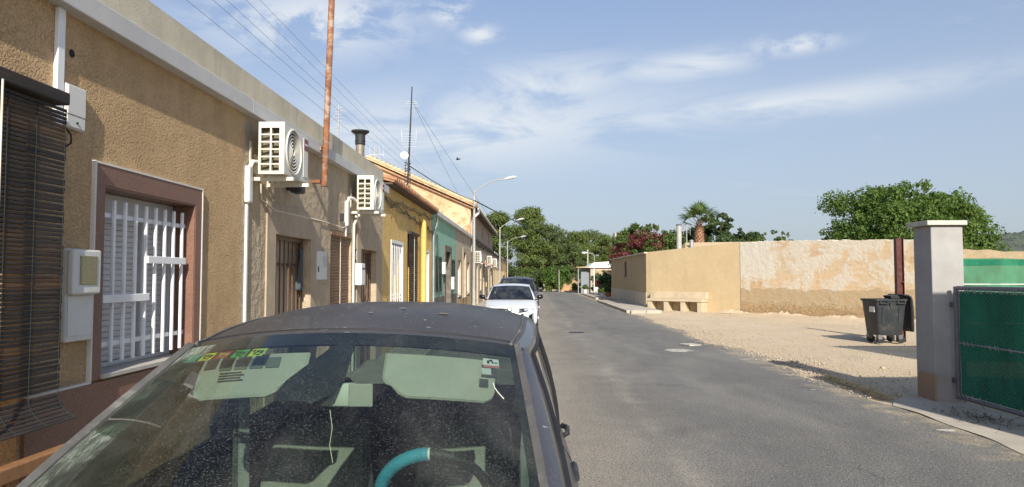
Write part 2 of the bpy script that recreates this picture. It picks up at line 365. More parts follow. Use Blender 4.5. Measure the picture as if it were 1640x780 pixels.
def peeling_material():
    m, nt = newmat('old peeling ochre plaster')
    p = pos(nt)
    z = nt.sep(p)[2]
    big = nt.noise(p, 0.55, 7, 0.62, 0.3)
    med = nt.noise(nt.mapping(p, (1, 1, 1), (7, 3, 1)), 1.3, 8, 0.66, 0.5)
    c = nt.mix(nt.step(big, 0.35, 0.65), (0.62, 0.495, 0.33), (0.65, 0.475, 0.285))
    c = nt.mix(nt.step(nt.math('ADD', med, nt.math('MULTIPLY', z, 0.045)), 0.54, 0.61, 0, 0.9), c, (0.66, 0.595, 0.48))   # lime showing
    c = nt.mix(nt.step(nt.noise(nt.mapping(p, (1, 1, 1.4), (1, 9, 4)), 1.0, 8, 0.65, 0.4), 0.56, 0.66, 0, 0.65), c, (0.55, 0.33, 0.165))
    x = nt.sep(p)[0]
    wl = nt.math('ADD', nt.math('SUBTRACT', x, 9.9), nt.math('MULTIPLY', nt.math('SUBTRACT', nt.noise(p, 1.1, 8, 0.68, 0.4), 0.5), 4.6))
    wmask = nt.math('MULTIPLY', nt.step(wl, 1.05, 0.75), nt.step(nt.math('ADD', z, nt.math('MULTIPLY', nt.noise(p, 1.9, 6, 0.65), 0.9)), 1.9, 2.3, 0, 0.9))
    c = nt.mix(wmask, c, (0.67, 0.615, 0.51))                                                  # big bare white patch by the corner
    band = nt.math('ADD', z, nt.math('MULTIPLY', nt.noise(p, 1.6, 5, 0.6), 0.5))
    c = nt.mix(nt.step(band, 1.36, 1.40, 0.85, 0), c, (0.46, 0.345, 0.205))                     # later coat at the foot
    c = nt.mix(nt.step(band, 0.55, 0.75, 0.6, 0), c, (0.45, 0.29, 0.145))
    pit = nt.noise(nt.mapping(p, (1, 1, 2)), 4, 6, 0.7)
    h = nt.math('ADD', nt.math('MULTIPLY', med, 1.0), nt.math('MULTIPLY', nt.step(pit, 0.4, 0.6), nt.step(band, 0.9, 0.7, 0.1, 0.6)))
    return finish(m, nt, c, 0.95, 0, 0.15, h, 0.8, 0.05)
M['peeling'] = peeling_material()

def gable_material():
    m, nt = newmat('bare orange gable masonry')
    p = pos(nt)
    a = nt.noise(p, 0.7, 7, 0.65, 0.4)
    b = nt.noise(nt.mapping(p, (1, 1, 1.5), (4, 2, 7)), 2.4, 7, 0.66)
    c = nt.mix(nt.step(a, 0.3, 0.7), (0.55, 0.37, 0.21), (0.60, 0.44, 0.27))
    c = nt.mix(nt.step(b, 0.50, 0.62, 0, 0.85), c, (0.50, 0.26, 0.13))
    c = nt.mix(nt.step(nt.noise(p, 1.5, 7, 0.7), 0.60, 0.70, 0, 0.7), c, (0.58, 0.50, 0.38))
    return finish(m, nt, c, 0.95, 0, 0.15, b, 1.0, 0.10)
M['gable'] = gable_material()
M['wall_tan'] = stucco('tan old render', (0.36, 0.28, 0.175), (0.32, 0.245, 0.15), 20, 0.01, 0.7, (0.22, 0.16, 0.10), 0.4)

def asphalt_material():
    m, nt = newmat('worn asphalt')
    p = pos(nt)
    x, y = nt.sep(p)[:2]
    big = nt.noise(nt.mapping(p, (0.8, 0.16, 1)), 1.0, 6, 0.62, 0.5)
    med = nt.noise(p, 1.7, 6, 0.65)
    agg = nt.noise(p, 48, 4, 0.75)
    agg2 = nt.noise(p, 110, 2, 0.7)
    vor = nt.n('ShaderNodeTexVoronoi', {'Vector': p, 'Scale': 95.0}).outputs['Distance']
    c = nt.mix(nt.step(big, 0.3, 0.7), (0.150, 0.145, 0.134), (0.200, 0.190, 0.168))
    dust = nt.math('ADD', nt.step(x, 2.4, -0.4, 0, 0.85), nt.math('MULTIPLY', nt.math('SUBTRACT', med, 0.5), 0.9), clamp=True)
    c = nt.mix(dust, c, (0.320, 0.278, 0.215))
    wear = nt.math('MULTIPLY', nt.step(nt.math('ABSOLUTE', nt.math('SUBTRACT', x, nt.math('ADD', nt.math('MULTIPLY', nt.noise(nt.mapping(p, (0, 0.35, 0)), 1.0, 3), 0.6), 1.12))), 0.0, 0.20, 1, 0), nt.step(nt.noise(p, 0.9, 6, 0.7), 0.40, 0.72))
    c = nt.mix(nt.math('MULTIPLY', wear, 0.6), c, (0.40, 0.36, 0.29))
    sandy = nt.math('ADD', nt.step(x, 3.2, 5.0, 0, 1), nt.math('MULTIPLY', nt.math('SUBTRACT', nt.noise(p, 2.6, 7, 0.7), 0.5), 2.2))
    c = nt.mix(nt.step(sandy, 0.62, 1.15, 0, 0.8), c, (0.42, 0.34, 0.23))
    c = nt.mix(1.0, c, nt.mix(nt.step(agg, 0.3, 0.7), (0.45,) * 3, (1.55,) * 3), 'MULTIPLY')
    c = nt.mix(1.0, c, nt.mix(nt.step(agg2, 0.3, 0.7), (0.6,) * 3, (1.4,) * 3), 'MULTIPLY')
    c = nt.mix(nt.step(nt.noise(p, 9, 4, 0.7), 0.68, 0.76, 0, 0.5), c, (0.40, 0.36, 0.29))
    chips = nt.noise(p, 30, 2, 0.6)
    c = nt.mix(nt.step(chips, 0.62, 0.70, 0, 0.55), c, (0.42, 0.385, 0.32))
    c = nt.mix(nt.step(chips, 0.38, 0.30, 0, 0.55), c, (0.075, 0.072, 0.068))
    patch = nt.noise(nt.mapping(p, (1, 0.45, 1), (5, 2, 0)), 0.75, 7, 0.7, 0.8)
    c = nt.mix(1.0, c, nt.mix(nt.step(patch, 0.36, 0.64), (0.88,) * 3, (1.07,) * 3), 'MULTIPLY')
    cp = nt.n('ShaderNodeVectorMath', {0: nt.mapping(p, (0.55, 0.32, 0)), 1: nt.n('ShaderNodeVectorMath', {0: nt.n('ShaderNodeTexNoise', {'Vector': p, 'Scale': 2.2, 'Detail': 5.0}).outputs['Color'], 'Scale': 0.35}, operation='SCALE').outputs[0]}, operation='ADD').outputs[0]
    ck = nt.n('ShaderNodeTexVoronoi', {'Vector': cp, 'Scale': 1.0}, feature='DISTANCE_TO_EDGE').outputs['Distance']
    c = nt.mix(nt.math('MULTIPLY', nt.step(ck, 0.0, 0.008, 0.6, 0), nt.step(nt.noise(p, 0.5, 3), 0.52, 0.66)), c, (0.05, 0.047, 0.042))
    crack = nt.n('ShaderNodeTexVoronoi', {'Vector': nt.mapping(p, (0.28, 0.2, 1)), 'Scale': 1.0}, feature='DISTANCE_TO_EDGE').outputs['Distance']
    h = nt.math('ADD', agg, nt.math('MULTIPLY', vor, 1.1))
    return finish(m, nt, c, 0.9, 0, 0.25, h, 0.7, 0.008)
M['asphalt'] = asphalt_material()

def sand_material():
    m, nt = newmat('dry sandy ground')
    p = pos(nt)
    big = nt.noise(p, 0.25, 7, 0.62, 0.4)
    med = nt.noise(nt.mapping(p, (1, 0.6, 1)), 1.1, 7, 0.66)
    gr = nt.noise(p, 42, 4, 0.75)
    c = nt.mix(nt.step(big, 0.3, 0.7), (0.56, 0.452, 0.312), (0.50, 0.392, 0.262))
    c = nt.mix(nt.step(med, 0.50, 0.68, 0, 0.6), c, (0.42, 0.345, 0.245))
    y = nt.sep(p)[1]
    far = nt.step(y, 90, 200)
    c = nt.mix(far, c, (0.22, 0.19, 0.10))
    c = nt.mix(1.0, c, nt.mix(nt.step(gr, 0.3, 0.7), (0.72,) * 3, (1.25,) * 3), 'MULTIPLY')
    h = nt.math('ADD', nt.math('MULTIPLY', med, 1.2), nt.math('MULTIPLY', gr, 0.3))
    return finish(m, nt, c, 0.97, 0, 0.1, h, 0.6, 0.03)
M['sand'] = sand_material()

def net_material(name, col, alpha):
    """woven shade netting: cloth with light coming through the weave"""
    m, nt = newmat(name)
    p = pos(nt)
    a = nt.noise(nt.mapping(p, (1, 1, 0.4)), 2.4, 6, 0.65)
    w = nt.noise(p, 220, 2, 0.6)
    c = nt.mix(nt.step(a, 0.3, 0.7), tuple(v * 0.72 for v in col), tuple(v * 1.28 for v in col))
    c = nt.mix(1.0, c, nt.mix(w, (0.8,) * 3, (1.2,) * 3), 'MULTIPLY')
    d = nt.n('ShaderNodeBsdfDiffuse', {'Color': c})
    t = nt.n('ShaderNodeBsdfTranslucent', {'Color': c})
    mx = nt.n('ShaderNodeMixShader', {0: 0.3, 1: d.outputs[0], 2: t.outputs[0]})
    tr = nt.n('ShaderNodeBsdfTransparent', {'Color': (1, 1, 1, 1)})
    m2 = nt.n('ShaderNodeMixShader', {0: alpha, 1: tr.outputs[0], 2: mx.outputs[0]})
    o = nt.n('ShaderNodeOutputMaterial')
    nt.t.links.new(m2.outputs[0], o.inputs[0])
    return m
M['net_gate'] = net_material('dark green shade net', (0.016, 0.17, 0.095), 0.985)
M['net_hem'] = net_material('doubled green net hem', (0.03, 0.20, 0.115), 0.97)
M['net_fence'] = net_material('green shade net', (0.050, 0.24, 0.135), 0.86)

# ------------------------------------------------------------------ mesh helpers
def wloc(o):
    v = Vector((0, 0, 0))
    while o is not None:
        v += o.location
        o = o.parent
    return v

class MB:
    def __init__(self):
        self.v, self.f, self.mi, self.cur = [], [], [], 0
    def face(self, *pts):
        n = len(self.v)
        self.v += [tuple(p) for p in pts]
        self.f.append(tuple(range(n, n + len(pts)))); self.mi.append(self.cur)
        return self
    def box(self, x0, x1, y0, y1, z0, z1):
        if x0 > x1: x0, x1 = x1, x0
        if y0 > y1: y0, y1 = y1, y0
        if z0 > z1: z0, z1 = z1, z0
        n = len(self.v)
        self.v += [(x, y, z) for z in (z0, z1) for y in (y0, y1) for x in (x0, x1)]
        for q in ((0, 2, 3, 1), (4, 5, 7, 6), (0, 1, 5, 4), (1, 3, 7, 5), (3, 2, 6, 7), (2, 0, 4, 6)):
            self.f.append(tuple(n + i for i in q)); self.mi.append(self.cur)
        return self
    def hexa(self, b, t):
        """eight corners: bottom ring b (4), top ring t (4), counter-clockwise from above"""
        n = len(self.v)
        self.v += [tuple(p) for p in b] + [tuple(p) for p in t]
        for q in ((3, 2, 1, 0), (4, 5, 6, 7), (0, 1, 5, 4), (1, 2, 6, 5), (2, 3, 7, 6), (3, 0, 4, 7)):
            self.f.append(tuple(n + i for i in q)); self.mi.append(self.cur)
        return self
    def tube(self, path, r, n=8, cap=True, flat=None):
        path = [Vector(p) for p in path]
        k = len(path)
        rs = r if hasattr(r, '__len__') else [r] * k
        base = len(self.v)
        up = None
        for i, p in enumerate(path):
            d = (path[min(i + 1, k - 1)] - path[max(i - 1, 0)]).normalized()
            if up is None:
                up = Vector((0, 0, 1)) if abs(d.z) < 0.9 else Vector((1, 0, 0))
            a = d.cross(up).normalized()
            b = a.cross(d).normalized()
            up = b
            for j in range(n):
                t = 2 * math.pi * (j + 0.5) / n
                fl = 1.0 if flat is None else flat
                self.v.append(tuple(p + a * (math.cos(t) * rs[i]) + b * (math.sin(t) * rs[i] * fl)))
        for i in range(k - 1):
            for j in range(n):
                j2 = (j + 1) % n
                self.f.append((base + i * n + j, base + i * n + j2, base + (i + 1) * n + j2, base + (i + 1) * n + j)); self.mi.append(self.cur)
        if cap:
            self.f.append(tuple(base + j for j in reversed(range(n)))); self.mi.append(self.cur)
            self.f.append(tuple(base + (k - 1) * n + j for j in range(n))); self.mi.append(self.cur)
        return self
    def torus(self, c, axis, R_, r, n=32, m=8, a0=0.0, a1=2 * math.pi):
        ax = Vector(axis).normalized()
        e1 = ax.orthogonal().normalized() if abs(ax.z) > 0.95 else ax.cross(Vector((0, 0, 1))).normalized()
        e2 = e1.cross(ax).normalized()
        c = Vector(c)
        closed = abs(a1 - a0 - 2 * math.pi) < 1e-4
        k = n if closed else n + 1
        base = len(self.v)
        for i in range(k):
            t = a0 + (a1 - a0) * i / n
            d = e1 * math.cos(t) + e2 * math.sin(t)
            for j in range(m):
                s = 2 * math.pi * j / m
                self.v.append(tuple(c + d * (R_ + r * math.cos(s)) + ax * (r * math.sin(s))))
        for i in range(n):
            i2 = (i + 1) % k
            for j in range(m):
                j2 = (j + 1) % m
                self.f.append((base + i * m + j, base + i * m + j2, base + i2 * m + j2, base + i2 * m + j)); self.mi.append(self.cur)
        return self
    def lathe(self, c, axis, prof, n=20):
        """prof: (distance along the axis, radius)"""
        ax = Vector(axis).normalized()
        e1 = ax.orthogonal().normalized()
        e2 = ax.cross(e1).normalized()
        c = Vector(c)
        base = len(self.v)
        for h, r in prof:
            for j in range(n):
                t = 2 * math.pi * j / n
                self.v.append(tuple(c + ax * h + (e1 * math.cos(t) + e2 * math.sin(t)) * max(r, 1e-5)))
        for i in range(len(prof) - 1):
            for j in range(n):
                j2 = (j + 1) % n
                self.f.append((base + i * n + j, base + i * n + j2, base + (i + 1) * n + j2, base + (i + 1) * n + j)); self.mi.append(self.cur)
        self.f.append(tuple(base + j for j in reversed(range(n)))); self.mi.append(self.cur)
        self.f.append(tuple(base + (len(prof) - 1) * n + j for j in range(n))); self.mi.append(self.cur)
        return self
    def grid(self, fn, nu, nv, flip=False):
        base = len(self.v)
        for i in range(nu + 1):
            for j in range(nv + 1):
                self.v.append(tuple(fn(i / nu, j / nv)))
        for i in range(nu):
            for j in range(nv):
                q = (base + i * (nv + 1) + j, base + (i + 1) * (nv + 1) + j, base + (i + 1) * (nv + 1) + j + 1, base + i * (nv + 1) + j + 1)
                self.f.append(q[::-1] if flip else q); self.mi.append(self.cur)
        return self
    def loft(self, rings, closed=True, caps=True):
        base = len(self.v)
        n = len(rings[0])
        for r in rings:
            self.v += [tuple(p) for p in r]
        for i in range(len(rings) - 1):
            for j in range(n if closed else n - 1):
                j2 = (j + 1) % n
                self.f.append((base + i * n + j, base + i * n + j2, base + (i + 1) * n + j2, base + (i + 1) * n + j)); self.mi.append(self.cur)
        if caps:
            self.f.append(tuple(base + j for j in reversed(range(n)))); self.mi.append(self.cur)
            self.f.append(tuple(base + (len(rings) - 1) * n + j for j in range(n))); self.mi.append(self.cur)
        return self
    def panel(self, O, eu, ev, en, us, vs, hole, depth):
        """slab with rectangular holes: front at O (normal en), cut on the grid us x vs"""
        O, eu, ev, en = Vector(O), Vector(eu), Vector(ev), Vector(en)
        nu, nv = len(us) - 1, len(vs) - 1
        solid = [[not hole(i, j) for j in range(nv)] for i in range(nu)]
        P = lambda u, v, d: O + eu * u + ev * v - en * d
        S = lambda i, j: 0 <= i < nu and 0 <= j < nv and solid[i][j]
        for i in range(nu):
            for j in range(nv):
                if not solid[i][j]: continue
                a, b, c, d = us[i], us[i + 1], vs[j], vs[j + 1]
                self.face(P(a, c, 0), P(b, c, 0), P(b, d, 0), P(a, d, 0))
                self.face(P(a, c, depth), P(a, d, depth), P(b, d, depth), P(b, c, depth))
                if not S(i - 1, j): self.face(P(a, c, 0), P(a, d, 0), P(a, d, depth), P(a, c, depth))
                if not S(i + 1, j): self.face(P(b, c, 0), P(b, c, depth), P(b, d, depth), P(b, d, 0))
                if not S(i, j - 1): self.face(P(a, c, 0), P(a, c, depth), P(b, c, depth), P(b, c, 0))
                if not S(i, j + 1): self.face(P(a, d, 0), P(b, d, 0), P(b, d, depth), P(a, d, depth))
        return self
    def mesh(self, name, mats, off=Vector((0, 0, 0)), bevel=0.0, seg=2, smooth=None, weld=False):
        me = bpy.data.meshes.new(name)
        v = [(p[0] - off.x, p[1] - off.y, p[2] - off.z) for p in self.v]
        me.from_pydata(v, [], self.f)
        mats = mats if isinstance(mats, (list, tuple)) else [mats]
        for m in mats:
            me.materials.append(M[m] if isinstance(m, str) else m)
        me.polygons.foreach_set('material_index', self.mi)
        bm = bmesh.new(); bm.from_mesh(me)
        if weld:
            bmesh.ops.remove_doubles(bm, verts=bm.verts, dist=1e-5)
        bmesh.ops.recalc_face_normals(bm, faces=bm.faces)
        if bevel > 0:
            es = [e for e in bm.edges if len(e.link_faces) == 2 and e.calc_face_angle(0) > R(25)]
            bmesh.ops.bevel(bm, geom=es, offset=bevel, segments=seg, affect='EDGES', profile=0.5, clamp_overlap=True)
        bm.to_mesh(me); bm.free()
        if smooth is not None:
            me.polygons.foreach_set('use_smooth', [True] * len(me.polygons))
            me.set_sharp_from_angle(angle=R(smooth))
        me.update()
        return me
    def build(self, name, mats, parent=None, **kw):
        off = wloc(parent) if parent is not None else Vector((0, 0, 0))
        o = bpy.data.objects.new(name, self.mesh(name, mats, off, **kw))
        COL.objects.link(o)
        if parent is not None: o.parent = parent
        return o

def piece(name, me, parent, at):
    """one of many alike pieces sharing a mesh, placed at a world point"""
    o = bpy.data.objects.new(name, me)
    COL.objects.link(o)
    o.parent = parent
    o.location = Vector(at) - wloc(parent)
    return o

def tag(o, label, cat, group=None, kind=None):
    o['label'] = label; o['category'] = cat
    if group: o['group'] = group
    if kind: o['kind'] = kind
    return o

def thing(name, label, cat, loc=(0, 0, 0), group=None):
    o = bpy.data.objects.new(name, None)
    COL.objects.link(o)
    o.location = loc
    o.empty_display_size = 0.2
    return tag(o, label, cat, group)

def structure(o):
    o['kind'] = 'structure'
    return o

def copy_tree(o, parent=None):
    c = o.copy()
    COL.objects.link(c)
    if parent is not None: c.parent = parent
    for ch in list(o.children):
        copy_tree(ch, c)
    return c

def big_mesh(name, verts, faces4, mats, parent=None, mi=None):
    me = bpy.data.meshes.new(name)
    n, k = len(verts), len(faces4)
    off = np.array(wloc(parent)) if parent is not None else np.zeros(3)
    me.vertices.add(n)
    me.vertices.foreach_set('co', (np.asarray(verts) - off).astype(np.float32).ravel())
    w = faces4.shape[1]
    me.loops.add(k * w)
    me.loops.foreach_set('vertex_index', faces4.astype(np.int32).ravel())
    me.polygons.add(k)
    me.polygons.foreach_set('loop_start', np.arange(0, k * w, w, dtype=np.int32))
    for m in (mats if isinstance(mats, (list, tuple)) else [mats]):
        me.materials.append(M[m] if isinstance(m, str) else m)
    if mi is not None:
        me.polygons.foreach_set('material_index', np.asarray(mi, dtype=np.int32))
    me.update(calc_edges=True)
    me.validate()
    o = bpy.data.objects.new(name, me)
    COL.objects.link(o)
    if parent is not None: o.parent = parent
    return o
# ------------------------------------------------------------------ the setting: ground, road, pavements
FX = -2.89                                             # front plane of the row of houses
rng = np.random.default_rng(11)

def sheet(name, pts, z, m):
    mb = MB(); mb.face(*[(x, y, z) for x, y in pts])
    o = mb.build(name, m)
    bm = bmesh.new(); bm.from_mesh(o.data)
    bmesh.ops.triangulate(bm, faces=bm.faces); bmesh.ops.recalc_face_normals(bm, faces=bm.faces)
    for f in bm.faces:
        if f.normal.z < 0: f.normal_flip()
    bm.to_mesh(o.data); bm.free()
    return structure(o)

gmb = MB()
def gz(x, y):                                          # sand lies a little uneven beyond the road
    d = max(0.0, min(1.0, (x - 5.0) / 2.5)) * max(0.0, min(1.0, (60 - y) / 20))
    return -0.01 + d * 0.05 * (math.sin(x * 1.3 + 0.4 * y) * 0.4 + math.sin(y * 0.9 + 1.0) * 0.3 + math.sin(x * 3.1 - y * 1.7) * 0.2)
gmb.grid(lambda u, v: (4.0 + u * 46, -14 + v * 78, gz(4.0 + u * 46, -14 + v * 78)), 112, 150)
og = gmb.build('sandy_ground', 'sand', smooth=180); structure(og)
far = MB()
far.box(-1500, 1500, -600, 2500, -0.30, -0.085)
structure(far.build('ground', 'sand'))

def wob(y, s):
    return 0.10 * math.sin(y * 0.9 + s) + 0.07 * math.sin(y * 2.3 + 2 * s) + 0.05 * math.sin(y * 5.1 + s) + 0.03 * math.sin(y * 11.3)
right = [(4.70 + wob(y, 0.7) + 0.25 * math.exp(-((y - 15.5) / 2.5) ** 2) - 0.2 * math.exp(-((y - 19) / 2.0) ** 2), y) for y in np.arange(9.6, 32.4, 0.2)]
left = [(-2.05, y) for y in (78, 40, 10, -14)]
road_pts = [(4.72, -14), (4.72, 9.4)] + right + [(4.5, 32.5), (4.5, 47), (4.9, 48), (4.9, 62), (7.5, 69), (14, 75), (14, 78)] + left
sheet('road', road_pts, 0.0, 'asphalt')

pv = MB()
pv.box(FX, -2.05, -14, 92, -0.2, 0.13)
structure(pv.build('pavement', 'concrete'))
# kerbed pavement along the block on the other side, its kerb of single stones
pr = MB(); pr.box(4.66, 6.05, 32.62, 47, -0.15, 0.125)
pavement_right = structure(pr.build('pavement', 'concrete'))
ks = MB(); ks.box(-0.075, 0.075, -0.49, 0.49, -0.15, 0.13)
ksm = ks.mesh('kerb_stone', 'concrete', bevel=0.012, seg=1)
for k in range(14):
    piece('kerb_stone', ksm, pavement_right, (4.578 + random.uniform(-.008, .008), 33.2 + k * 1.0, random.uniform(-.006, .006)))
ks2 = MB(); ks2.box(-0.34, 0.34, -0.075, 0.075, -0.15, 0.13)
ksm2 = ks2.mesh('kerb_stone', 'concrete', bevel=0.012, seg=1)
for k in range(2):
    piece('kerb_stone', ksm2, pavement_right, (5.02 + k * 0.7, 32.54, random.uniform(-.006, .006)))
pf = MB(); pf.box(4.95, 6.6, 52.5, 66, -0.15, 0.11)
structure(pf.build('pavement', 'concrete', bevel=0.02))

# concrete apron before the gate, ragged towards the road
ap = [(5.75, -14), (5.75, 9.95)]
ap += [(5.4, 10.0), (5.1, 9.9), (4.86, 9.6)]
ap += [(4.70 + 0.05 * math.sin(y * 1.7) + 0.035 * math.sin(y * 4.3 + 1), y) for y in np.arange(9.3, -14, -0.25)]
sheet('apron', ap, 0.007, 'concrete')
# pale cement patches on the asphalt
def blob(cx, cy, rx, ry, n=22, s=1):
    r_ = random.Random(s)
    return [(cx + rx * math.cos(2 * math.pi * i / n) * r_.uniform(.62, 1.15), cy + ry * math.sin(2 * math.pi * i / n) * r_.uniform(.62, 1.15)) for i in range(n)]
M['cement'] = mat('pale cement smear', (0.50, 0.46, 0.39), 0.9, 0.15, 6, dirt=(0.26, 0.24, 0.2), dirt_scale=9, dirt_lo=0.42, dirt_hi=0.62, dirt_amt=0.85)
sheet('cement_patch', blob(3.40, 16.15, 0.33, 0.36, s=3), 0.004, 'cement')
sheet('cement_patch', blob(4.53, 7.86, 0.10, 0.075, s=5), 0.004, 'cement')
for k, (x, y) in enumerate(((4.45, 5.7), (4.4, 10.2), (4.2, 10.6))):
    sheet('cement_patch', blob(x, y, random.uniform(.03, .06), random.uniform(.04, .07), 12, s=20 + k), 0.0035, 'cement')
o = MB().box(-0.17, 0.17, -0.22, 0.22, 0, 0.03).build('slab_scrap', 'cement', bevel=0.006)
o.location = (3.93, 17.35, 0.004); o.rotation_euler = (0, 0, 0.35)
tag(o, 'small white scrap of slab lying flat on the asphalt edge', 'scrap')
mh = MB().lathe((0, 0, 0), (0, 0, 1), [(0, .24), (.008, .24), (.008, .2), (.005, .19), (.005, 0)], 24).build('manhole_cover', 'black_iron')
mh.location = (1.42, 21.2, 0.001)
tag(mh, 'small dark round manhole cover set in the middle of the road', 'manhole cover')

# gravel strewn along the ragged edge and the bare ground
def stones(name, n, fx, size, m, label):
    V, F = [], []
    base = np.array([(1, 0, 0), (-1, 0, 0), (0, 1, 0), (0, -1, 0), (0, 0, .7), (0, 0, -.5)])
    tri = np.array([(0, 2, 4), (2, 1, 4), (1, 3, 4), (3, 0, 4), (2, 0, 5), (1, 2, 5), (3, 1, 5), (0, 3, 5)])
    for i in range(n):
        x, y = fx()
        s = size * rng.lognormal(0, .5)
        a = rng.uniform(0, 6.28)
        rot = np.array([[math.cos(a), -math.sin(a), 0], [math.sin(a), math.cos(a), 0], [0, 0, 1]])
        b = (base * rng.uniform(.6, 1.25, (6, 1)) * s) @ rot.T
        z = max(0.0, gz(x, y)) if x > 4.9 else 0.0
        V.append(b + (x, y, z + s * .25)); F.append(tri + 6 * i)
    o = big_mesh(name, np.concatenate(V), np.concatenate(F), m)
    return tag(o, label, 'gravel', kind='stuff')
def edge_pt():
    y = 9.8 + 22 * rng.beta(1.2, 1.6)
    return 4.75 + wob(y, .7) + abs(rng.normal(0, 1)) * (.45 if rng.random() < .6 else 1.5) - .35 * (rng.random() < .4) * rng.random(), y
stones('gravel', 8500, edge_pt, 0.010, 'gravel', 'loose pale gravel scattered along the ragged edge of the asphalt')
stones('gravel', 3000, lambda: (4.9 + 11 * rng.random() ** 1.2, 10 + 22 * rng.random()), 0.010, 'sand', 'small stones scattered over the bare sandy lot')

# dry straw in the corner by the pillar
V, F = [], []
for i in range(900):
    t = rng.random()
    c = np.array([4.86 + rng.normal(0, .07) + .1 * t, 9.75 + 2.2 * t + rng.normal(0, .12), .012])
    a = rng.uniform(0, 6.28); L = rng.uniform(.04, .13)
    d = np.array([math.cos(a), math.sin(a), rng.uniform(0, .45)]) * L
    w = np.array([-math.sin(a), math.cos(a), 0]) * .004
    V += [c - w, c + w, c + d + w * .4, c + d - w * .4]; F.append(np.arange(4) + 4 * i)
tag(big_mesh('dry_grass', np.array(V), np.array(F), 'straw'), 'dry yellow straw lying along the road edge by the gate pillar', 'grass', kind='stuff')
V, F = [], []
for i in range(260):
    c = np.array([5.28 + rng.normal(0, .16), 8.5 + rng.normal(0, .28), .016])
    a = rng.uniform(0, 6.28); L = rng.uniform(.03, .10)
    d = np.array([math.cos(a), math.sin(a), rng.uniform(0, .5)]) * L
    w = np.array([-math.sin(a), math.cos(a), 0]) * .006
    V += [c - w, c + w, c + d + w * .4, c + d - w * .4]; F.append(np.arange(4) + 4 * i)
M['leaf_dry'] = mat('dead leaves', (0.10, 0.07, 0.04), 0.9, 0.3, 20)
tag(big_mesh('leaf_litter', np.array(V), np.array(F), 'leaf_dry'), 'dark dead twigs and leaves on the apron below the green gate', 'litter', kind='stuff')

# ------------------------------------------------------------------ the row of houses
def house_wall(root, Y0, Y1, ztop, m, holes, zb=-0.1, name='wall', x=None, depth=0.30):
    x = FX if x is None else x
    ys = sorted({Y0, Y1, *[h[0] for h in holes], *[h[1] for h in holes]})
    zs = sorted({zb, ztop, *[h[2] for h in holes], *[h[3] for h in holes]})
    def hole(i, j):
        y, z = (ys[i] + ys[i + 1]) / 2, (zs[j] + zs[j + 1]) / 2
        return any(h[0] < y < h[1] and h[2] < z < h[3] for h in holes)
    mb = MB().panel((x, 0, 0), (0, 1, 0), (0, 0, 1), (1, 0, 0), ys, zs, hole, depth)
    return mb.build(name, m, root)

def shell(root, Y0, Y1, z, m='render_roof', depth=6.5):
    """roof slab, party walls and back wall behind the front"""
    mb = MB()
    mb.box(FX - .302, FX - depth, Y0 + .002, Y1 - .002, z - .18, z)
    mb.build('roof', m, root)
    mb = MB()
    mb.box(FX - .302, FX - depth, Y0 + .002, Y0 + .16, -.1, z - .182)
    mb.box(FX - .302, FX - depth, Y1 - .16, Y1 - .002, -.1, z - .182)
    mb.box(FX - depth + .15, FX - depth, Y0 + .162, Y1 - .162, -.1, z - .182)
    mb.build('party_wall', m, root)

def bar_mesh(name, m, r, z0, z1, square=True):
    mb = MB()
    if square: mb.box(-r, r, -r, r, z0, z1)
    else: mb.tube([(0, 0, z0), (0, 0, z1)], r, 8)
    return mb.mesh(name, m, bevel=(r * .3 if square else 0), seg=1, smooth=None if square else 40)

def recess_panel(root, name, m, y0, y1, z0, z1, rec):
    """closed leaf at the back of an opening"""
    return MB().box(FX - rec, FX - rec - .05, y0 + .003, y1 - .003, z0, z1 - .003).build(name, m, root)

M['window_grey'] = mat('grey window behind bars', (0.16, 0.17, 0.18), 0.3, 0.1)

# --- house 1: tan rough render, red-brown granite round the window
h1 = thing('terraced_house', 'tan terraced house in rough render with red brown granite window surround', 'house', (FX, 2.0, 0), 'terraced houses on the left of the street')
WIN1 = (4.68, 5.99, .99, 2.29)
DOOR0 = (2.6, 3.95, 0.0, 2.55)
house_wall(h1, -6.0, 7.0, 3.32, 'stucco_tan', [WIN1, DOOR0])
shell(h1, -6.0, 7.0, 3.4)
MB().box(FX - .0, FX - .30, -6.0, 7.0, 3.466, 3.77).build('parapet', 'parapet', h1)
MB().box(FX + .10, FX - .30, -6.0, 7.0, 3.32, 3.464).build('cornice', 'fascia', h1, bevel=.006)
sur = MB()
sur.panel((FX + .022, 0, 0), (0, 1, 0), (0, 0, 1), (1, 0, 0), [4.585, 4.682, 5.988, 6.10], [.985, .992, 2.288, 2.425],
          lambda i, j: i == 1 and j == 1, .021)
sur.build('window_surround', 'granite_pink', h1)
rev = MB()
rev.box(FX + .018, FX - .2, 5.975, 5.988, 1.02, 2.286)
rev.box(FX + .018, FX - .2, 4.682, 4.694, 1.02, 2.286)
rev.box(FX + .018, FX - .2, 4.696, 5.973, 2.275, 2.286)
rev.build('window_reveal', 'granite_pink', h1)
MB().box(FX + .020, FX - .0, 3.99, 6.99, .1, .968).build('plinth', 'granite_pink', h1)
gl = MB()
gl.box(FX + .027, FX, 4.566, 4.583, .985, 2.441); gl.box(FX + .027, FX, 6.102, 6.118, .985, 2.441); gl.box(FX + .027, FX, 4.585, 6.10, 2.427, 2.441)
gl.box(FX + .026, FX, 4.0, 4.583, .970, .984); gl.box(FX + .026, FX, 6.102, 6.99, .970, .984)
gl.build('edging', 'white_line', h1)
MB().box(FX + .045, FX - .20, 4.69, 5.98, .985, 1.016).build('sill', 'sill_stone', h1, bevel=.004)
win = MB()
for a in ((4.697, 4.745), (5.925, 5.972)): win.box(FX - .17, FX - .23, a[0], a[1], 1.018, 2.273)
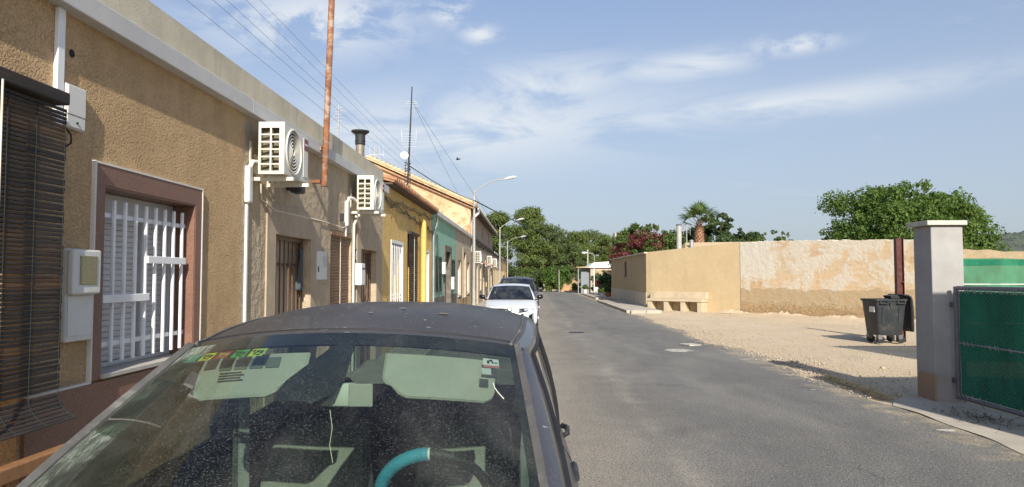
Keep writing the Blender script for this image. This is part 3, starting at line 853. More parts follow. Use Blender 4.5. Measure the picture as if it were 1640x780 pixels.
win.box(FX - .17, FX - .23, 4.747, 5.923, 2.12, 2.273); win.box(FX - .17, FX - .23, 4.747, 5.923, 1.018, 1.05)
win.box(FX - .17, FX - .23, 5.50, 5.55, 1.052, 2.118)
win = win.build('window', 'shutter_grey', h1, bevel=.004, seg=1)
sl = MB(); sl.box(-.006, .006, -.375, .375, -.0205, .0205)
slm = sl.mesh('shutter_slat', 'shutter_grey', bevel=.006, seg=2, smooth=50)
sl2 = MB(); sl2.box(-.006, .006, -.185, .185, -.0205, .0205)
slm2 = sl2.mesh('shutter_slat', 'shutter_grey', bevel=.006, seg=2, smooth=50)
for k in range(25):
    z = 1.074 + k * .042
    piece('shutter_slat', slm, win, (FX - .205, 5.123, z))
    piece('shutter_slat', slm2, win, (FX - .205, 5.737, z))
MB().box(FX - .24, FX - .27, 4.69, 5.98, 1.01, 2.28).build('window_back', 'dark_hole', h1)
gr = MB().box(FX - .060, FX - .078, 4.697, 5.972, 1.184, 1.216).build('window_grille', 'white_metal', h1)
MB().box(FX - .060, FX - .078, 4.697, 5.972, 2.084, 2.116).build('rail', 'white_metal', gr)
bm_ = bar_mesh('bar', 'white_metal', .0115, 1.07, 2.21)
for k in range(9):
    piece('bar', bm_, gr, (FX - .045, 4.765 + k * .140, 0))
for y0, y1, z in ((4.75, 5.34, 1.515), (5.31, 5.90, 1.80)):
    MB().box(FX - .012, FX - .030, y0, y1, z - .028, z + .028).build('lock_plate', 'white_metal', gr, bevel=.003, seg=1)
hole = MB().lathe((FX - .02, 4.33, 3.08), (1, 0, 0), [(0, .022), (.024, .026)], 10).build('drill_hole', 'dark_hole', h1)

# doorway behind the hanging blind
dr = recess_panel(h1, 'door', 'orange_wood', 2.6, 3.95, 0, 2.55, .12)

# --- hanging wooden blind, flaring over a rail
blind = thing('roller_blind', 'large dark weathered wooden slat blind hanging at the left edge, flared over a rail', 'blind', (FX + .2, 3.4, .8), 'slatted blinds hung outside doors')
MB().box(FX + .19, FX + .01, 2.3, 4.05, 2.675, 2.75).build('head_box', 'dark_wood', blind, bevel=.01)
s_ = MB(); s_.box(-.004, .004, -.86, .86, -.0098, .0098)
# two slat colours: grey-black high up where it is weathered, brown below
slat_hi = s_.mesh('slat', 'dark_wood', bevel=.003, seg=1)
pts = []
z, x = 2.65, FX + .15
while z > 1.02:
    pts.append((x, z, 0.0)); z -= .0245
for k in range(8):                                     # the bottom bends outwards over the rail
    a = R(8 + k * 8)
    x += .0245 * math.sin(a); z -= .0245 * math.cos(a)
    pts.append((x, z, a))
for i, (x, z, a) in enumerate(pts):
    o = piece('slat', slat_hi, blind, (x, 3.215 + random.uniform(-.006, .006), z))
    o.rotation_euler = (random.uniform(-.004, .004), -a + random.uniform(-.10, .10) , 0)
for y in (3.60, 3.82, 4.06):
    MB().tube([(x + .006, y, z) for x, z, a in pts], .0022, 5).build('cord', 'cord_dark', blind)
# rail and slats of the low wooden barrier under it
bar = thing('wooden_barrier', 'low varnished orange wood barrier under the hanging blind', 'barrier', (FX + .3, 3.4, .13))
MB().box(FX + .36, FX + .29, 2.3, 4.0, .665, .74).build('rail', 'orange_wood', bar, bevel=.008)
sm_ = MB(); sm_.box(-.012, .012, -.045, .045, .13, .665)
smm = sm_.mesh('board', 'orange_wood', bevel=.004, seg=1)
for k in range(12):
    piece('board', smm, bar, (FX + .325, 2.36 + k * .14, 0))
wp = MB().tube([(FX + .20, 3.50, 2.68), (FX + .20, 3.50, 1.1), (FX + .22, 3.50, 1.0), (FX + .24, 3.50, .85)], .006, 8).build('blind_cord', 'cord_pale', smooth=60)
tag(wp, 'pale cord tied down the front of the big dark blind', 'cord')

# --- boxes and conduit on house 1
def rect_box(name, m, parent, x0, x1, y0, y1, z0, z1, b=.008):
    return MB().box(x0, x1, y0, y1, z0, z1).build(name, m, parent, bevel=b)
jb = thing('junction_box', 'small square cream junction box high beside the dark blind', 'junction box', (FX, 4.42, 2.58))
rect_box('body', 'white_plastic', jb, FX + .001, FX + .038, 4.235, 4.425, 2.595, 2.87, .008)
rect_box('cover', 'white_plastic', jb, FX + .039, FX + .046, 4.243, 4.417, 2.68, 2.862, .003)
rect_box('flap', 'white_plastic', jb, FX + .039, FX + .044, 4.243, 4.417, 2.603, 2.672, .002)
MB().lathe((FX + .0445, 4.335, 2.635), (1, 0, 0), [(0, .008), (.006, .008)], 8).build('screw', 'dark_hole', jb)
MB().tube([(FX + .02, 4.25, 2.60), (FX + .045, 4.28, 2.55), (FX + .04, 4.29, 2.50), (FX + .02, 4.26, 2.47)], .006, 6).build('loose_cable', 'cable_black', jb, smooth=60)
cd = MB().box(FX + .001, FX + .03, 4.16, 4.225, 2.58, 3.318).build('conduit', 'white_metal', bevel=.004)
tag(cd, 'white square conduit running from the cornice down to the junction box', 'conduit')
mb_ = thing('meter_box', 'tall cream electricity meter box with a yellowed window beside the barred white window', 'meter box', (FX, 4.35, 1.25))
rect_box('body', 'white_plastic', mb_, FX + .023, FX + .062, 4.255, 4.52, 1.265, 1.845, .012)
rect_box('lid', 'white_plastic', mb_, FX + .063, FX + .112, 4.245, 4.52, 1.56, 1.84, .012)
rect_box('meter_window', 'meter_glass', mb_, FX + .1125, FX + .117, 4.30, 4.47, 1.62, 1.80, .006)
rect_box('lower_door', 'white_plastic', mb_, FX + .063, FX + .068, 4.265, 4.51, 1.30, 1.55, .003)

# --- house 2: beige render, two barred doors and a blind
h2 = thing('terraced_house', 'beige terraced house with two outdoor air conditioner units on its front', 'house', (FX, 10.4, 0), 'terraced houses on the left of the street')
D1, D2, D3 = (7.93, 9.22, 0.13, 2.16), (10.2, 11.40, 0.13, 2.36), (12.02, 13.22, 0.13, 2.15)
house_wall(h2, 7.004, 13.85, 3.32, 'stucco_beige', [D1, D2, D3])
shell(h2, 7.004, 13.85, 3.4)
MB().box(FX - .0, FX - .30, 7.004, 13.85, 3.466, 3.77).build('parapet', 'parapet', h2)
MB().box(FX + .10, FX - .30, 7.004, 13.98, 3.32, 3.464).build('cornice', 'fascia', h2, bevel=.006)
for (a, b, zt, d) in ((7.66, 9.62, 2.50, D1), (11.72, 13.62, 2.49, D3)):
    MB().panel((FX + .02, 0, 0), (0, 1, 0), (0, 0, 1), (1, 0, 0), [a, d[0] - .002, d[1] + .002, b], [.13, d[3] - .002, zt],
               lambda i, j: i == 1 and j == 0, .019).build('door_surround', 'plaster_beige', h2)
def barred_door(root, d, nb, pitch, leaf='door_brown'):
    y0, y1, z0, z1 = d
    dr = recess_panel(root, 'door', leaf, y0, y1, z0, z1, .17)
    fr = MB()
    fr.box(FX - .085, FX - .125, y0 + .004, y0 + .045, z0, z1 - .004)
    fr.box(FX - .085, FX - .125, y1 - .045, y1 - .004, z0, z1 - .004)
    fr.box(FX - .085, FX - .125, y0 + .047, y1 - .047, z1 - .05, z1 - .004)
    fr.box(FX - .095, FX - .115, y0 + .047, y1 - .047, z1 - .36, z1 - .325)
    fr.box(FX - .095, FX - .115, y0 + .047, y1 - .047, .95, .985)
    fr = fr.build('door_grille', 'brown_metal', root)
    bm = bar_mesh('bar', 'brown_metal', .009, z0 + .02, z1 - .055)
    for k in range(nb):
        piece('bar', bm, fr, (FX - .083, y0 + .047 + (k + .5) * (y1 - y0 - .094) / nb, 0))
    for yy in (y0 + .35 * (y1 - y0), y0 + .8 * (y1 - y0)):
        MB().box(FX - .160, FX - .169, yy - .19, yy + .19, .35, .95).build('panel', leaf, dr, bevel=.004, seg=1)
        MB().box(FX - .160, FX - .169, yy - .19, yy + .19, 1.1, z1 - .2).build('panel', leaf, dr, bevel=.004, seg=1)
    MB().box(FX - .07, FX - .094, y1 - .20, y1 - .13, 1.05, 1.25).build('lock', 'brown_metal', fr, bevel=.004, seg=1)
    return fr
barred_door(h2, D1, 8, .15)
barred_door(h2, D3, 7, .15)
recess_panel(h2, 'door', 'door_brown', D2[0], D2[1], D2[2], D2[3], .2)
fl = MB()
fl.grid(lambda u, v: (FX - .05 + .025 * math.sin(u * 9 + v * 5), 9.0 + (u - .5) * (.10 + .05 * v) + .015 * math.sin(v * 11), 2.02 - v * .52), 8, 14)
o = fl.build('hanging_cloth', 'cord_blue', smooth=180)
o.modifiers.new('cloth', 'SOLIDIFY').thickness = .008
tag(o, 'faded blue cloth strap tied to the bars of the first brown door', 'cloth')

def door_blind(name, label, d, xo, dz, m, n_cord, box_m):
    y0, y1, z0, z1 = d
    t = thing(name, label, 'blind', (xo, (y0 + y1) / 2, z1), 'slatted blinds hung outside doors')
    MB().box(xo + .03, xo - .07, y0 + .01, y1 - .01, z1 - .075, z1 - .005).build('head_box', box_m, t, bevel=.006)
    s = MB(); s.box(-.005, .005, -(y1 - y0) / 2 + .03, (y1 - y0) / 2 - .03, -dz * .44, dz * .44)
    sm = s.mesh('slat', m, bevel=.003, seg=1)
    z = z1 - .09
    while z > z0 + .05:
        o = piece('slat', sm, t, (xo - .02, (y0 + y1) / 2 + random.uniform(-.004, .004), z))
        o.rotation_euler = (0, random.uniform(.18, .34), 0)
        z -= dz
    for k in range(n_cord):
        y = y0 + (k + 1) * (y1 - y0) / (n_cord + 1)
        MB().tube([(xo + .004, y, z1 - .08), (xo + .004, y, z0 + .05)], .006, 5).build('cord', 'cord_pale', t)
    return t
door_blind('roller_blind', 'brown wooden slat blind closed over a door between the two brown barred doors', D2, FX - .02, .045, 'brown_wood', 1, 'orange_wood')

em = thing('meter_box', 'flat white meter cupboard between the first barred door and the brown blind', 'meter box', (FX, 9.7, 1.6))
rect_box('surround', 'plaster_beige', em, FX + .001, FX + .016, 9.42, 9.98, 1.58, 2.08, .004)
rect_box('door', 'white_plastic', em, FX + .017, FX + .03, 9.47, 9.93, 1.63, 2.02, .004)
rect_box('meter_window', 'shutter_grey', em, FX + .031, FX + .035, 9.74, 9.90, 1.80, 1.96, .003)
rect_box('keyhole', 'dark_hole', em, FX + .031, FX + .034, 9.50, 9.54, 1.73, 1.81, .002)
pm = thing('letter_box', 'white letter box under an oval house plate by the second barred door', 'letter box', (FX, 11.8, 1.6))
rect_box('body', 'white_metal', pm, FX + .001, FX + .13, 11.58, 11.83, 1.53, 1.89, .012)
rect_box('slot', 'dark_hole', pm, FX + .131, FX + .134, 11.63, 11.78, 1.79, 1.815, .001)
MB().lathe((FX + .131, 11.70, 1.66), (1, 0, 0), [(0, .012), (.006, .012)], 10).build('lock', 'galv', pm)
hp = thing('house_plate', 'small oval blue and white glazed plate on the wall above the letter box', 'house plate', (FX, 11.72, 2.02))
b1 = MB()
b1.face(*[(FX + .012, 11.72 + .09 * math.cos(t), 2.02 + .115 * math.sin(t)) for t in np.linspace(0, 2 * math.pi, 24, endpoint=False)])
b2 = MB().lathe((0, 0, 0), (1, 0, 0), [(0.0, 1), (.010, 1), (.012, .9)], 24)
b2.v = [(FX + .001 + x, 11.72 + y * .09, 2.02 + z * .115) for x, y, z in b2.v]
b2.build('rim', 'oval_blue', hp)
b3 = MB().lathe((0, 0, 0), (1, 0, 0), [(0.0, .72), (.003, .7)], 24)
b3.v = [(FX + .0132 + x, 11.72 + y * .09, 2.02 + z * .115) for x, y, z in b3.v]
b3.build('face', 'white_metal', hp)

# --- air conditioners on brackets
def air_con(label, x0, y0, w, d, h, z, simple=False, m='ac_white', group='outdoor air conditioner units on the house fronts'):
    """back face at x0, the end with the louvres at y0 facing back along the street"""
    t = thing('air_conditioner', label, 'air conditioner', (x0, y0 + w / 2, z), group)
    x1, y1 = x0 + d, y0 + w
    us = [0, d * .09]
    for a in (.44, .50, .80):
        us.append(d * a)
    us.append(d)
    vs = [0, h * .06]
    for k in range(6):
        vs += [h * (.06 + k * .142 + .117), h * (.06 + (k + 1) * .142)]
    vs[-1] = h
    MB().panel((x0, y0, z), (1, 0, 0), (0, 0, 1), (0, -1, 0), us, vs, lambda i, j: i in (1, 3) and j % 2 == 1 and j < 12, .02).build('louvre_end', m, t)
    MB().box(x0 + .012, x1 - .012, y0 + .075, y0 + .085, z + .01, z + h - .01).build('coil', 'coil', t)
    # curved condenser edge seen in the openings
    MB().grid(lambda u, v: (x0 + .02 + .12 * u, y0 + .024 + .045 * math.cos(u * 1.5), z + .012 + (h - .024) * v), 8, 1).build('coil_bend', 'coil', t, smooth=180)
    sh = MB()
    sh.box(x0, x1, y0 + .0215, y1, z + h - .012, z + h)          # top
    sh.box(x0, x1, y0 + .0215, y1, z, z + .012)                  # base
    sh.box(x0, x0 + .010, y0 + .0215, y1, z + .013, z + h - .013)
    sh.box(x0 + .011, x1 - .026, y1 - .012, y1, z + .013, z + h - .013)
    sh.build('casing', m, t, bevel=.003, seg=1)
    yc, zc, rr = y0 + w * .37, z + h * .5, h * .43
    # front plate with the round opening
    fp = MB()
    n = 40
    circ = [(yc + rr * math.cos(2 * math.pi * k / n), zc + rr * math.sin(2 * math.pi * k / n)) for k in range(n)]
    ya, yb, za, zb = y0 + .0215, y0 + w * .72, z + .013, z + h - .013
    def sq(k):
        c, s = math.cos(2 * math.pi * k / n), math.sin(2 * math.pi * k / n)
        f = 1 / max(abs(c), abs(s))
        c *= f; s *= f
        return (yc + (c * (yb - yc) if c > 0 else c * (yc - ya)), zc + s * (zb - zc) if s > 0 else zc + s * (zc - za))
    ou = [sq(k) for k in range(n)]
    for k in range(n):
        k2 = (k + 1) % n
        fp.face((x1, *circ[k]), (x1, *circ[k2]), (x1, *ou[k2]), (x1, *ou[k]))
        fp.face((x1, *circ[k]), (x1 - .03, *circ[k]), (x1 - .03, *circ[k2]), (x1, *circ[k2]))
    fp.box(x1 - .024, x1, yb + .001, y1, z + .013, z + h - .013)
    fp.build('front_panel', m, t)
    MB().lathe((x1 - .031, yc, zc), (1, 0, 0), [(0, rr), (.002, rr)], 28).build('fan_well', 'dark_hole', t)
    MB().torus((x1 + .002, yc, zc), (1, 0, 0), rr + .004, .012, 40, 6).build('fan_ring', m, t, smooth=60)
    gq = MB()
    for k in range(1 if simple else 6):
        gq.torus((x1 - .006, yc, zc), (1, 0, 0), rr * (.90 - k * .145), .0085, 36, 5)
    for k in range(4):
        a = k * math.pi / 4 + .3
        gq.tube([(x1 - .012, yc + rr * math.cos(a), zc + rr * math.sin(a)), (x1 - .012, yc - rr * math.cos(a), zc - rr * math.sin(a))], .004, 5)
    gq.build('fan_grille', m, t, smooth=60)
    bl = MB()
    for k in range(3):
        a = 2 * math.pi * k / 3
        e = Vector((0, math.cos(a), math.sin(a))); f = Vector((0, -math.sin(a), math.cos(a)))
        c = Vector((x1 - .026, yc, zc))
        bl.face(c + e * .03, c + e * rr * .9 + f * .02, c + e * rr * .85 + f * .16, c + e * .04 + f * .05 + Vector((.01, 0, 0)))
    bl.build('fan_blades', 'coil', t)
    if not simple:
        MB().box(x1 + .001, x1 + .008, y0 + w * .78, y1 - .02, z + .05, z + h - .05).build('service_cover', m, t, bevel=.003, seg=1)
        MB().box(x1 + .0085, x1 + .0105, y0 + w * .79, y1 - .022, z + h * .66, z + h * .90).build('badge', 'maroon', t)
        lt = MB()
        for q in range(5):
            ya_ = y0 + w * .82 + q * .021
            lt.box(x1 + .0107, x1 + .0112, ya_, ya_ + .013, z + h * .765, z + h * .80)
        lt.build('badge_lettering', 'white_metal', t)
    for yy in (y0 + w * .16, y0 + w * .82):
        lb = MB()
        lb.box(x0 - .12, x1 + .06, yy - .02, yy + .02, z - .055, z - .018)
        lb.box(x0 - .134, x0 - .121, yy - .02, yy + .02, z - .06, z + .36)
        for xx in (x0 + .03, x1 - .04):
            lb.lathe((xx, yy, z - .018), (0, 0, 1), [(0, .02), (.018, .016)], 10)
        lb.build('bracket', m, t)
    return t
air_con('nearest air conditioner on the beige house, close to the tan house', FX + .134, 7.07, .76, .268, .535, 2.715)
air_con('second air conditioner on the beige house, beside the yellow house', FX + .134, 11.2, .80, .268, .55, 2.745)

# pipes of the two units
def pipe_cover(label, y, z0, z1, low):
    t = thing('pipe_duct', label, 'pipe duct', (FX, y, z0), 'white ducts for the air conditioner pipes')
    MB().box(FX + .001, FX + .062, y - .05, y + .05, z0, z1).build('cover', 'white_plastic', t, bevel=.018)
    MB().tube([(FX + .034, y + .01, z1 - .03), (FX + .05, y + .04, z1 + .05), (FX + .08, y + .16, z1 + .06), (FX + .12, y + .24, z1 + .02)], .026, 8).build('hose', 'white_plastic', t, smooth=60)
    MB().box(FX + .001, FX + .028, y - .012, y + .025, low, z0 - .002).build('channel', 'white_plastic', t, bevel=.004)
    return t
pipe_cover('white pipe duct at the joint of tan and beige house below the nearest unit', 7.09, 2.42, 2.80, .14)
pipe_cover('white pipe duct beside the second unit above the brown blind', 10.98, 2.46, 2.86, 2.30)
o = MB().tube([(FX + .02, 11.55, 2.72), (FX + .06, 11.50, 2.62), (FX + .03, 11.44, 2.52), (FX + .028, 11.44, 2.4), (FX + .028, 11.44, .14)], .022, 8).build('drain_pipe', 'white_plastic', smooth=60)
tag(o, 'thin white drain pipe down the wall between brown blind and letter box', 'pipe')
cb = [(FX + .03, 7.42, 2.66), (FX + .02, 7.46, 2.50), (FX + .02, 7.9, 2.42), (FX + .02, 8.7, 2.43), (FX + .02, 9.8, 2.44), (FX + .02, 10.75, 2.42), (FX + .02, 11.0, 2.46)]
o = MB().tube(cb, .009, 6).build('wall_cable', 'cord_pale', smooth=60)
tag(o, 'pale cable strung along the beige wall between the two units', 'cable')
o = MB().box(FX + .001, FX + .05, 10.68, 10.74, 2.52, 2.64).build('sensor_box', 'black_iron', bevel=.008)
tag(o, 'tiny dark box on the beige wall left of the second unit', 'box')
o = MB().box(FX + .06, FX + .20, 8.22, 8.42, 2.66, 2.77).build('wall_lamp', 'black_trim', bevel=.03)
tag(o, 'small dark wall lamp under the right end of the nearest unit', 'lamp')
MB().box(FX + .001, FX + .058, 8.29, 8.34, 2.70, 2.74).build('arm', 'black_iron', o)

# rusty mast bolted to the front
rp = thing('rusty_pole', 'tall rust stained steel pole bolted to the beige house front', 'pole', (FX + .15, 9.62, 2.88))
MB().tube([(FX + .150, 9.33, 2.88), (FX + .250, 9.33, 6.4)], .041, 12).build('pole', 'rust', rp, smooth=60)
MB().box(FX + .001, FX + .11, 9.27, 9.39, 2.92, 2.96).build('clamp', 'rust', rp)
MB().box(FX + .101, FX + .12, 9.28, 9.38, 3.36, 3.41).build('clamp', 'rust', rp)
fb = MB().tube([(FX + .12, 9.29, 2.885), (FX + .19, 9.38, 2.885)], .012, 6).build('bolt', 'rust', rp)

# --- house 3: yellow, tiled eave
h3 = thing('terraced_house', 'yellow terraced house with tiled eave and yellow downpipe', 'house', (FX, 17.4, 0), 'terraced houses on the left of the street')
W31, D32, W33 = (14.75, 16.05, .35, 2.38), (16.7, 18.0, .13, 2.74), (19.2, 20.25, .35, 2.35)
house_wall(h3, 13.854, 20.9, 3.52, 'stucco_yellow', [W31, D32, W33])
shell(h3, 13.854, 20.9, 3.3)
ev = MB(); ev.box(FX + .16, FX - .31, 13.99, 20.89, 3.522, 3.56); ev.build('eave', 'eave_wood', h3)
def tiles(root, y0, y1, xe, ze, xr, zr, m, pitch=.21):
    """rows of barrel tiles running from the eave up to the ridge"""
    mb = MB()
    n = int((y1 - y0) / pitch)
    mb.hexa([(xr, y0, zr - .04), (xe, y0, ze - .04), (xe, y1, ze - .04), (xr, y1, zr - .04)], [(xr, y0, zr), (xe, y0, ze), (xe, y1, ze), (xr, y1, zr)])
    for k in range(n):
        y = y0 + (k + .5) * pitch
        prof = []
        for end, (x, z) in enumerate(((xe + .04, ze), (xr, zr))):
            prof.append([(x, y + pitch * .34 * math.cos(a), z + .07 * math.sin(a) + .004) for a in np.linspace(0, math.pi, 6)])
        mb.loft(prof, closed=False, caps=False)
        mb.face(*prof[0])
    o = mb.build('roof_tiles', m, root, smooth=50)
    o['kind'] = 'stuff'
    return o
tiles(h3, 13.99, 20.89, FX + .20, 3.60, FX - 4.0, 4.62, 'tile')
tr_ = MB(); tr_.face((FX - .3, 13.86, 3.3), (FX - 4, 13.86, 3.3), (FX - 4, 13.86, 4.55), (FX - .3, 13.86, 3.62))
tr_.build('gable_end', 'stucco_yellow', h3)
def white_barred(root, d, nb):
    y0, y1, z0, z1 = d
    w = MB()
    w.box(FX + .012, FX - .07, y0 - .07, y0 + .002, z0 - .05, z1 + .07); w.box(FX + .012, FX - .07, y1 - .002, y1 + .07, z0 - .05, z1 + .07)
    w.box(FX + .012, FX - .07, y0 + .003, y1 - .003, z1, z1 + .07); w.box(FX + .03, FX - .07, y0 + .003, y1 - .003, z0 - .05, z0 + .02)
    w = w.build('window', 'white_metal', root)
    MB().box(FX - .18, FX - .22, y0 + .003, y1 - .003, z0 + .003, z1 - .003).build('pane', 'window_grey', w)
    ra = MB()
    for z in (z0 + .07, z0 + (z1 - z0) * .42, z0 + (z1 - z0) * .46, z1 - .06):
        ra.box(FX - .02, FX - .04, y0 + .003, y1 - .003, z - .015, z + .015)
    ra.build('rails', 'white_metal', w)
    bm = bar_mesh('bar', 'white_metal', .0075, z0 + .021, z1 - .003)
    for k in range(nb):
        piece('bar', bm, w, (FX - .002, y0 + (k + .5) * (y1 - y0) / nb, 0))
white_barred(h3, W31, 6)
white_barred(h3, W33, 5)
recess_panel(h3, 'door', 'door_brown', *D32, .2)
door_blind('roller_blind', 'dark brown slat blind on the yellow house beside the yellow downpipe', (D32[0] - .02, D32[1] + .02, .13, 2.76), FX + .06, .05, 'dark_wood', 1, 'dark_wood')
dp = MB().tube([(FX - .05, 18.55, 3.18), (FX + .04, 18.55, 3.17), (FX + .10, 18.55, 3.10), (FX + .11, 18.55, 2.95), (FX + .11, 18.55, .13)], .075, 12).build('downpipe', 'yellow_pipe', smooth=50)
MB().torus((FX + .11, 18.55, 2.72), (0, 0, 1), .078, .012, 16, 6).build('collar', 'yellow_pipe', dp, smooth=60)
MB().torus((FX + .11, 18.55, 1.15), (0, 0, 1), .078, .012, 16, 6).build('collar', 'yellow_pipe', dp, smooth=60)
tag(dp, 'thick yellow downpipe with an elbow on the yellow house', 'downpipe')
# bundles of cable slung under the eaves
def slung(label, y0, z0, y1, z1, n, sag, r, x=FX + .05, s=1):
    rr = random.Random(s)
    mb = MB()
    for q in range(3):
        path = []
        for k in range(n * 5 + 1):
            t = k / (n * 5)
            w = (k % 5) / 5
            path.append((x + rr.uniform(-.02, .02), y0 + (y1 - y0) * t, z0 + (z1 - z0) * t - sag * math.sin(math.pi * w) * rr.uniform(.5, 1.2) - q * .03))
        mb.tube(path, r, 5)
    o = mb.build('cable_bundle', 'cable_black', smooth=60)
    return tag(o, label, 'cable')
slung('black cable bundle sagging under the eave of the yellow house', 13.9, 3.27, 20.85, 3.05, 6, .10, .007, s=3)
slung('thin black cable run just below the tiles of the yellow house', 13.9, 3.30, 20.85, 3.44, 4, .07, .006, s=5)
slung('black cable run along the cornices of the far houses', 35.6, 3.52, 70, 3.55, 10, .10, .02, s=8)

# --- house 4 and 5 under one cornice: green and beige
h4 = thing('terraced_house', 'green terraced house with dark green shutters and stone base', 'house', (FX, 24.4, 0), 'terraced houses on the left of the street')
W41, D42, W43 = (21.65, 23.2, 1.2, 2.31), (24.2, 25.7, .13, 2.55), (26.05, 27.35, 1.2, 2.31)
house_wall(h4, 20.904, 27.9, 3.54, 'stucco_green', [W41, D42, W43])
shell(h4, 20.904, 27.9, 3.45)
MB().box(FX + .12, FX - .30, 20.904, 27.9, 3.542, 3.69).build('cornice', 'fascia', h4, bevel=.006)
for a, b in ((20.99, 23.85), (26.0, 27.88)):
    MB().box(FX + .035, FX + .001, a, b, .13, 1.02).build('stone_base', 'stone_dark', h4)
MB().panel((FX + .045, 0, 0), (0, 1, 0), (0, 0, 1), (1, 0, 0), [23.88, 24.204, 25.696, 25.98], [.13, 2.546, 2.75], lambda i, j: i == 1 and j == 0, .21).build('door_surround', 'stone_dark', h4)
recess_panel(h4, 'door', 'dark_wood', *D42, .16)
def shutters(root, d, m='shutter_green', proud=.03):
    y0, y1, z0, z1 = d
    ym = (y0 + y1) / 2
    for a, b in ((y0 + .01, ym - .004), (ym + .004, y1 - .01)):
        f = MB().panel((FX + proud, 0, 0), (0, 1, 0), (0, 0, 1), (1, 0, 0), [a, a + .06, b - .06, b], [z0, z0 + .08, z1 - .08, z1], lambda i, j: i == 1 and j == 1, .03).build('shutter', m, root)
        s = MB()
        z = z0 + .1
        while z < z1 - .09:
            s.box(FX + proud - .012, FX + proud - .024, a + .061, b - .061, z - .014, z + .014); z += .042
        so = s.build('slats', m, f); so['kind'] = 'stuff'
    MB().box(FX - .08, FX - .12, y0 + .003, y1 - .003, z0 + .003, z1 - .003).build('pane', 'window_dark', root)
shutters(h4, W41); shutters(h4, W43)
o = MB().box(FX + .001, FX + .12, 23.35, 23.7, 1.75, 2.15).build('meter_box', 'white_plastic', bevel=.02)
MB().box(FX + .121, FX + .13, 23.4, 23.65, 1.95, 2.1).build('meter_window', 'meter_glass', o)
tag(o, 'small white meter box between shutter and door of the green house', 'meter box')
o = MB().box(FX + .046, FX + .16, 25.74, 25.97, 1.2, 1.66).build('letter_box', 'white_plastic', bevel=.02)
MB().box(FX + .161, FX + .166, 25.78, 25.93, 1.52, 1.56).build('slot', 'dark_hole', o)
tag(o, 'white letter box on the green house right of its stone door surround', 'letter box')
lp = MB().tube([(FX + .32, 20.4, .13), (FX + .12, 21.25, 2.95)], .02, 6).build('leaning_pole', 'black_iron')
MB().tube([(FX + .34, 20.35, .12), (FX + .27, 20.6, .9)], [.09, .05], 8).build('furled_cover', 'black_trim', lp)
tag(lp, 'thin dark pole leaning in the corner of yellow and green house', 'pole')
o = MB().tube([(FX + .16, 20.93, 3.50), (FX + .14, 20.93, 3.2), (FX + .05, 20.93, 3.0), (FX + .05, 20.93, .13)], .035, 8).build('downpipe', 'galv', smooth=50)
tag(o, 'thin grey downpipe on the joint of yellow and green house', 'downpipe')

h5 = thing('terraced_house', 'narrow beige terraced house between green house and two storey house', 'house', (FX, 31.5, 0), 'terraced houses on the left of the street')
O5 = [(28.7, 30.0, .9, 2.35), (30.9, 32.1, .13, 2.75), (33.0, 34.3, .9, 2.35)]
house_wall(h5, 27.904, 34.9, 3.54, 'stucco_cream', O5)
shell(h5, 27.904, 34.9, 3.45)
MB().box(FX + .12, FX - .30, 27.904, 34.9, 3.542, 3.69).build('cornice', 'fascia', h5, bevel=.006)
def plain_window(root, d, m='white_paint', pane='door_brown', rec=.12):
    y0, y1, z0, z1 = d
    w = MB().box(FX - rec, FX - rec - .04, y0 + .003, y1 - .003, z0 + .003, z1 - .003).build('window', pane, root)
    fr = MB().panel((FX - rec + .03, 0, 0), (0, 1, 0), (0, 0, 1), (1, 0, 0), [y0 + .004, y0 + .07, (y0 + y1) / 2 - .03, (y0 + y1) / 2 + .03, y1 - .07, y1 - .004],
                    [z0 + .004, z0 + .07, z1 - .07, z1 - .004], lambda i, j: i in (1, 3) and j == 1, .028)
    fr.build('frame', m, w)
    MB().box(FX + .05, FX - rec + .03, y0 - .06, y1 + .06, z0 - .06, z0 - .002).build('sill', 'sill_stone', w)
plain_window(h5, O5[0]); plain_window(h5, O5[2])
recess_panel(h5, 'door', 'door_brown', *O5[1], .18)
MB().panel((FX + .03, 0, 0), (0, 1, 0), (0, 0, 1), (1, 0, 0), [30.7, 30.904, 32.096, 32.3], [.13, 2.746, 2.95], lambda i, j: i == 1 and j == 0, .19).build('door_surround', 'plaster_beige', h5)
MB().box(FX + .03, FX + .001, 27.91, 34.89, .13, .75).build('plinth', 'stucco_sand', h5)

# --- house 6: two storeys, bare orange gable
Y6a, Y6b = 34.904, 57.0
h6 = thing('terraced_house', 'taller two storey house with bare orange gable wall and tiled verge', 'house', (FX, 46, 0), 'terraced houses on the left of the street')
O6 = [(36.3, 37.6, .9, 2.3), (38.9, 40.2, .13, 2.4), (41.6, 42.9, .9, 2.3), (44.4, 45.7, .13, 2.4), (47.2, 48.4, .9, 2.3), (50.2, 51.4, .13, 2.4), (53.2, 54.6, .9, 2.3)]
house_wall(h6, Y6a, Y6b, 3.60, 'stucco_cream', O6)
MB().box(FX + .10, FX - .30, Y6a, Y6b, 3.602, 3.70).build('cornice', 'eave_wood', h6)
house_wall(h6, Y6a + .3, Y6b, 5.15, 'plaster_beige', [(37.5, 38.4, 4.05, 4.75), (44, 44.9, 4.05, 4.75), (51, 51.9, 4.05, 4.75)], zb=3.702, name='upper_wall', x=FX - .05)
for y in (37.5, 44, 51):
    MB().box(FX - .12, FX - .16, y + .003, y + .897, 4.053, 4.747).build('window', 'window_dark', h6)
for d in (O6[0], O6[2], O6[4], O6[6]): plain_window(h6, d)
for d in (O6[1], O6[3], O6[5]): recess_panel(h6, 'door', 'door_brown', *d, .18)
XR, ZR = -8.05, 7.45
gb = MB()
poly = [(FX - .002, 0), (FX - .002, 5.1), (XR, ZR), (2 * XR - FX, 5.1), (2 * XR - FX, 0)]
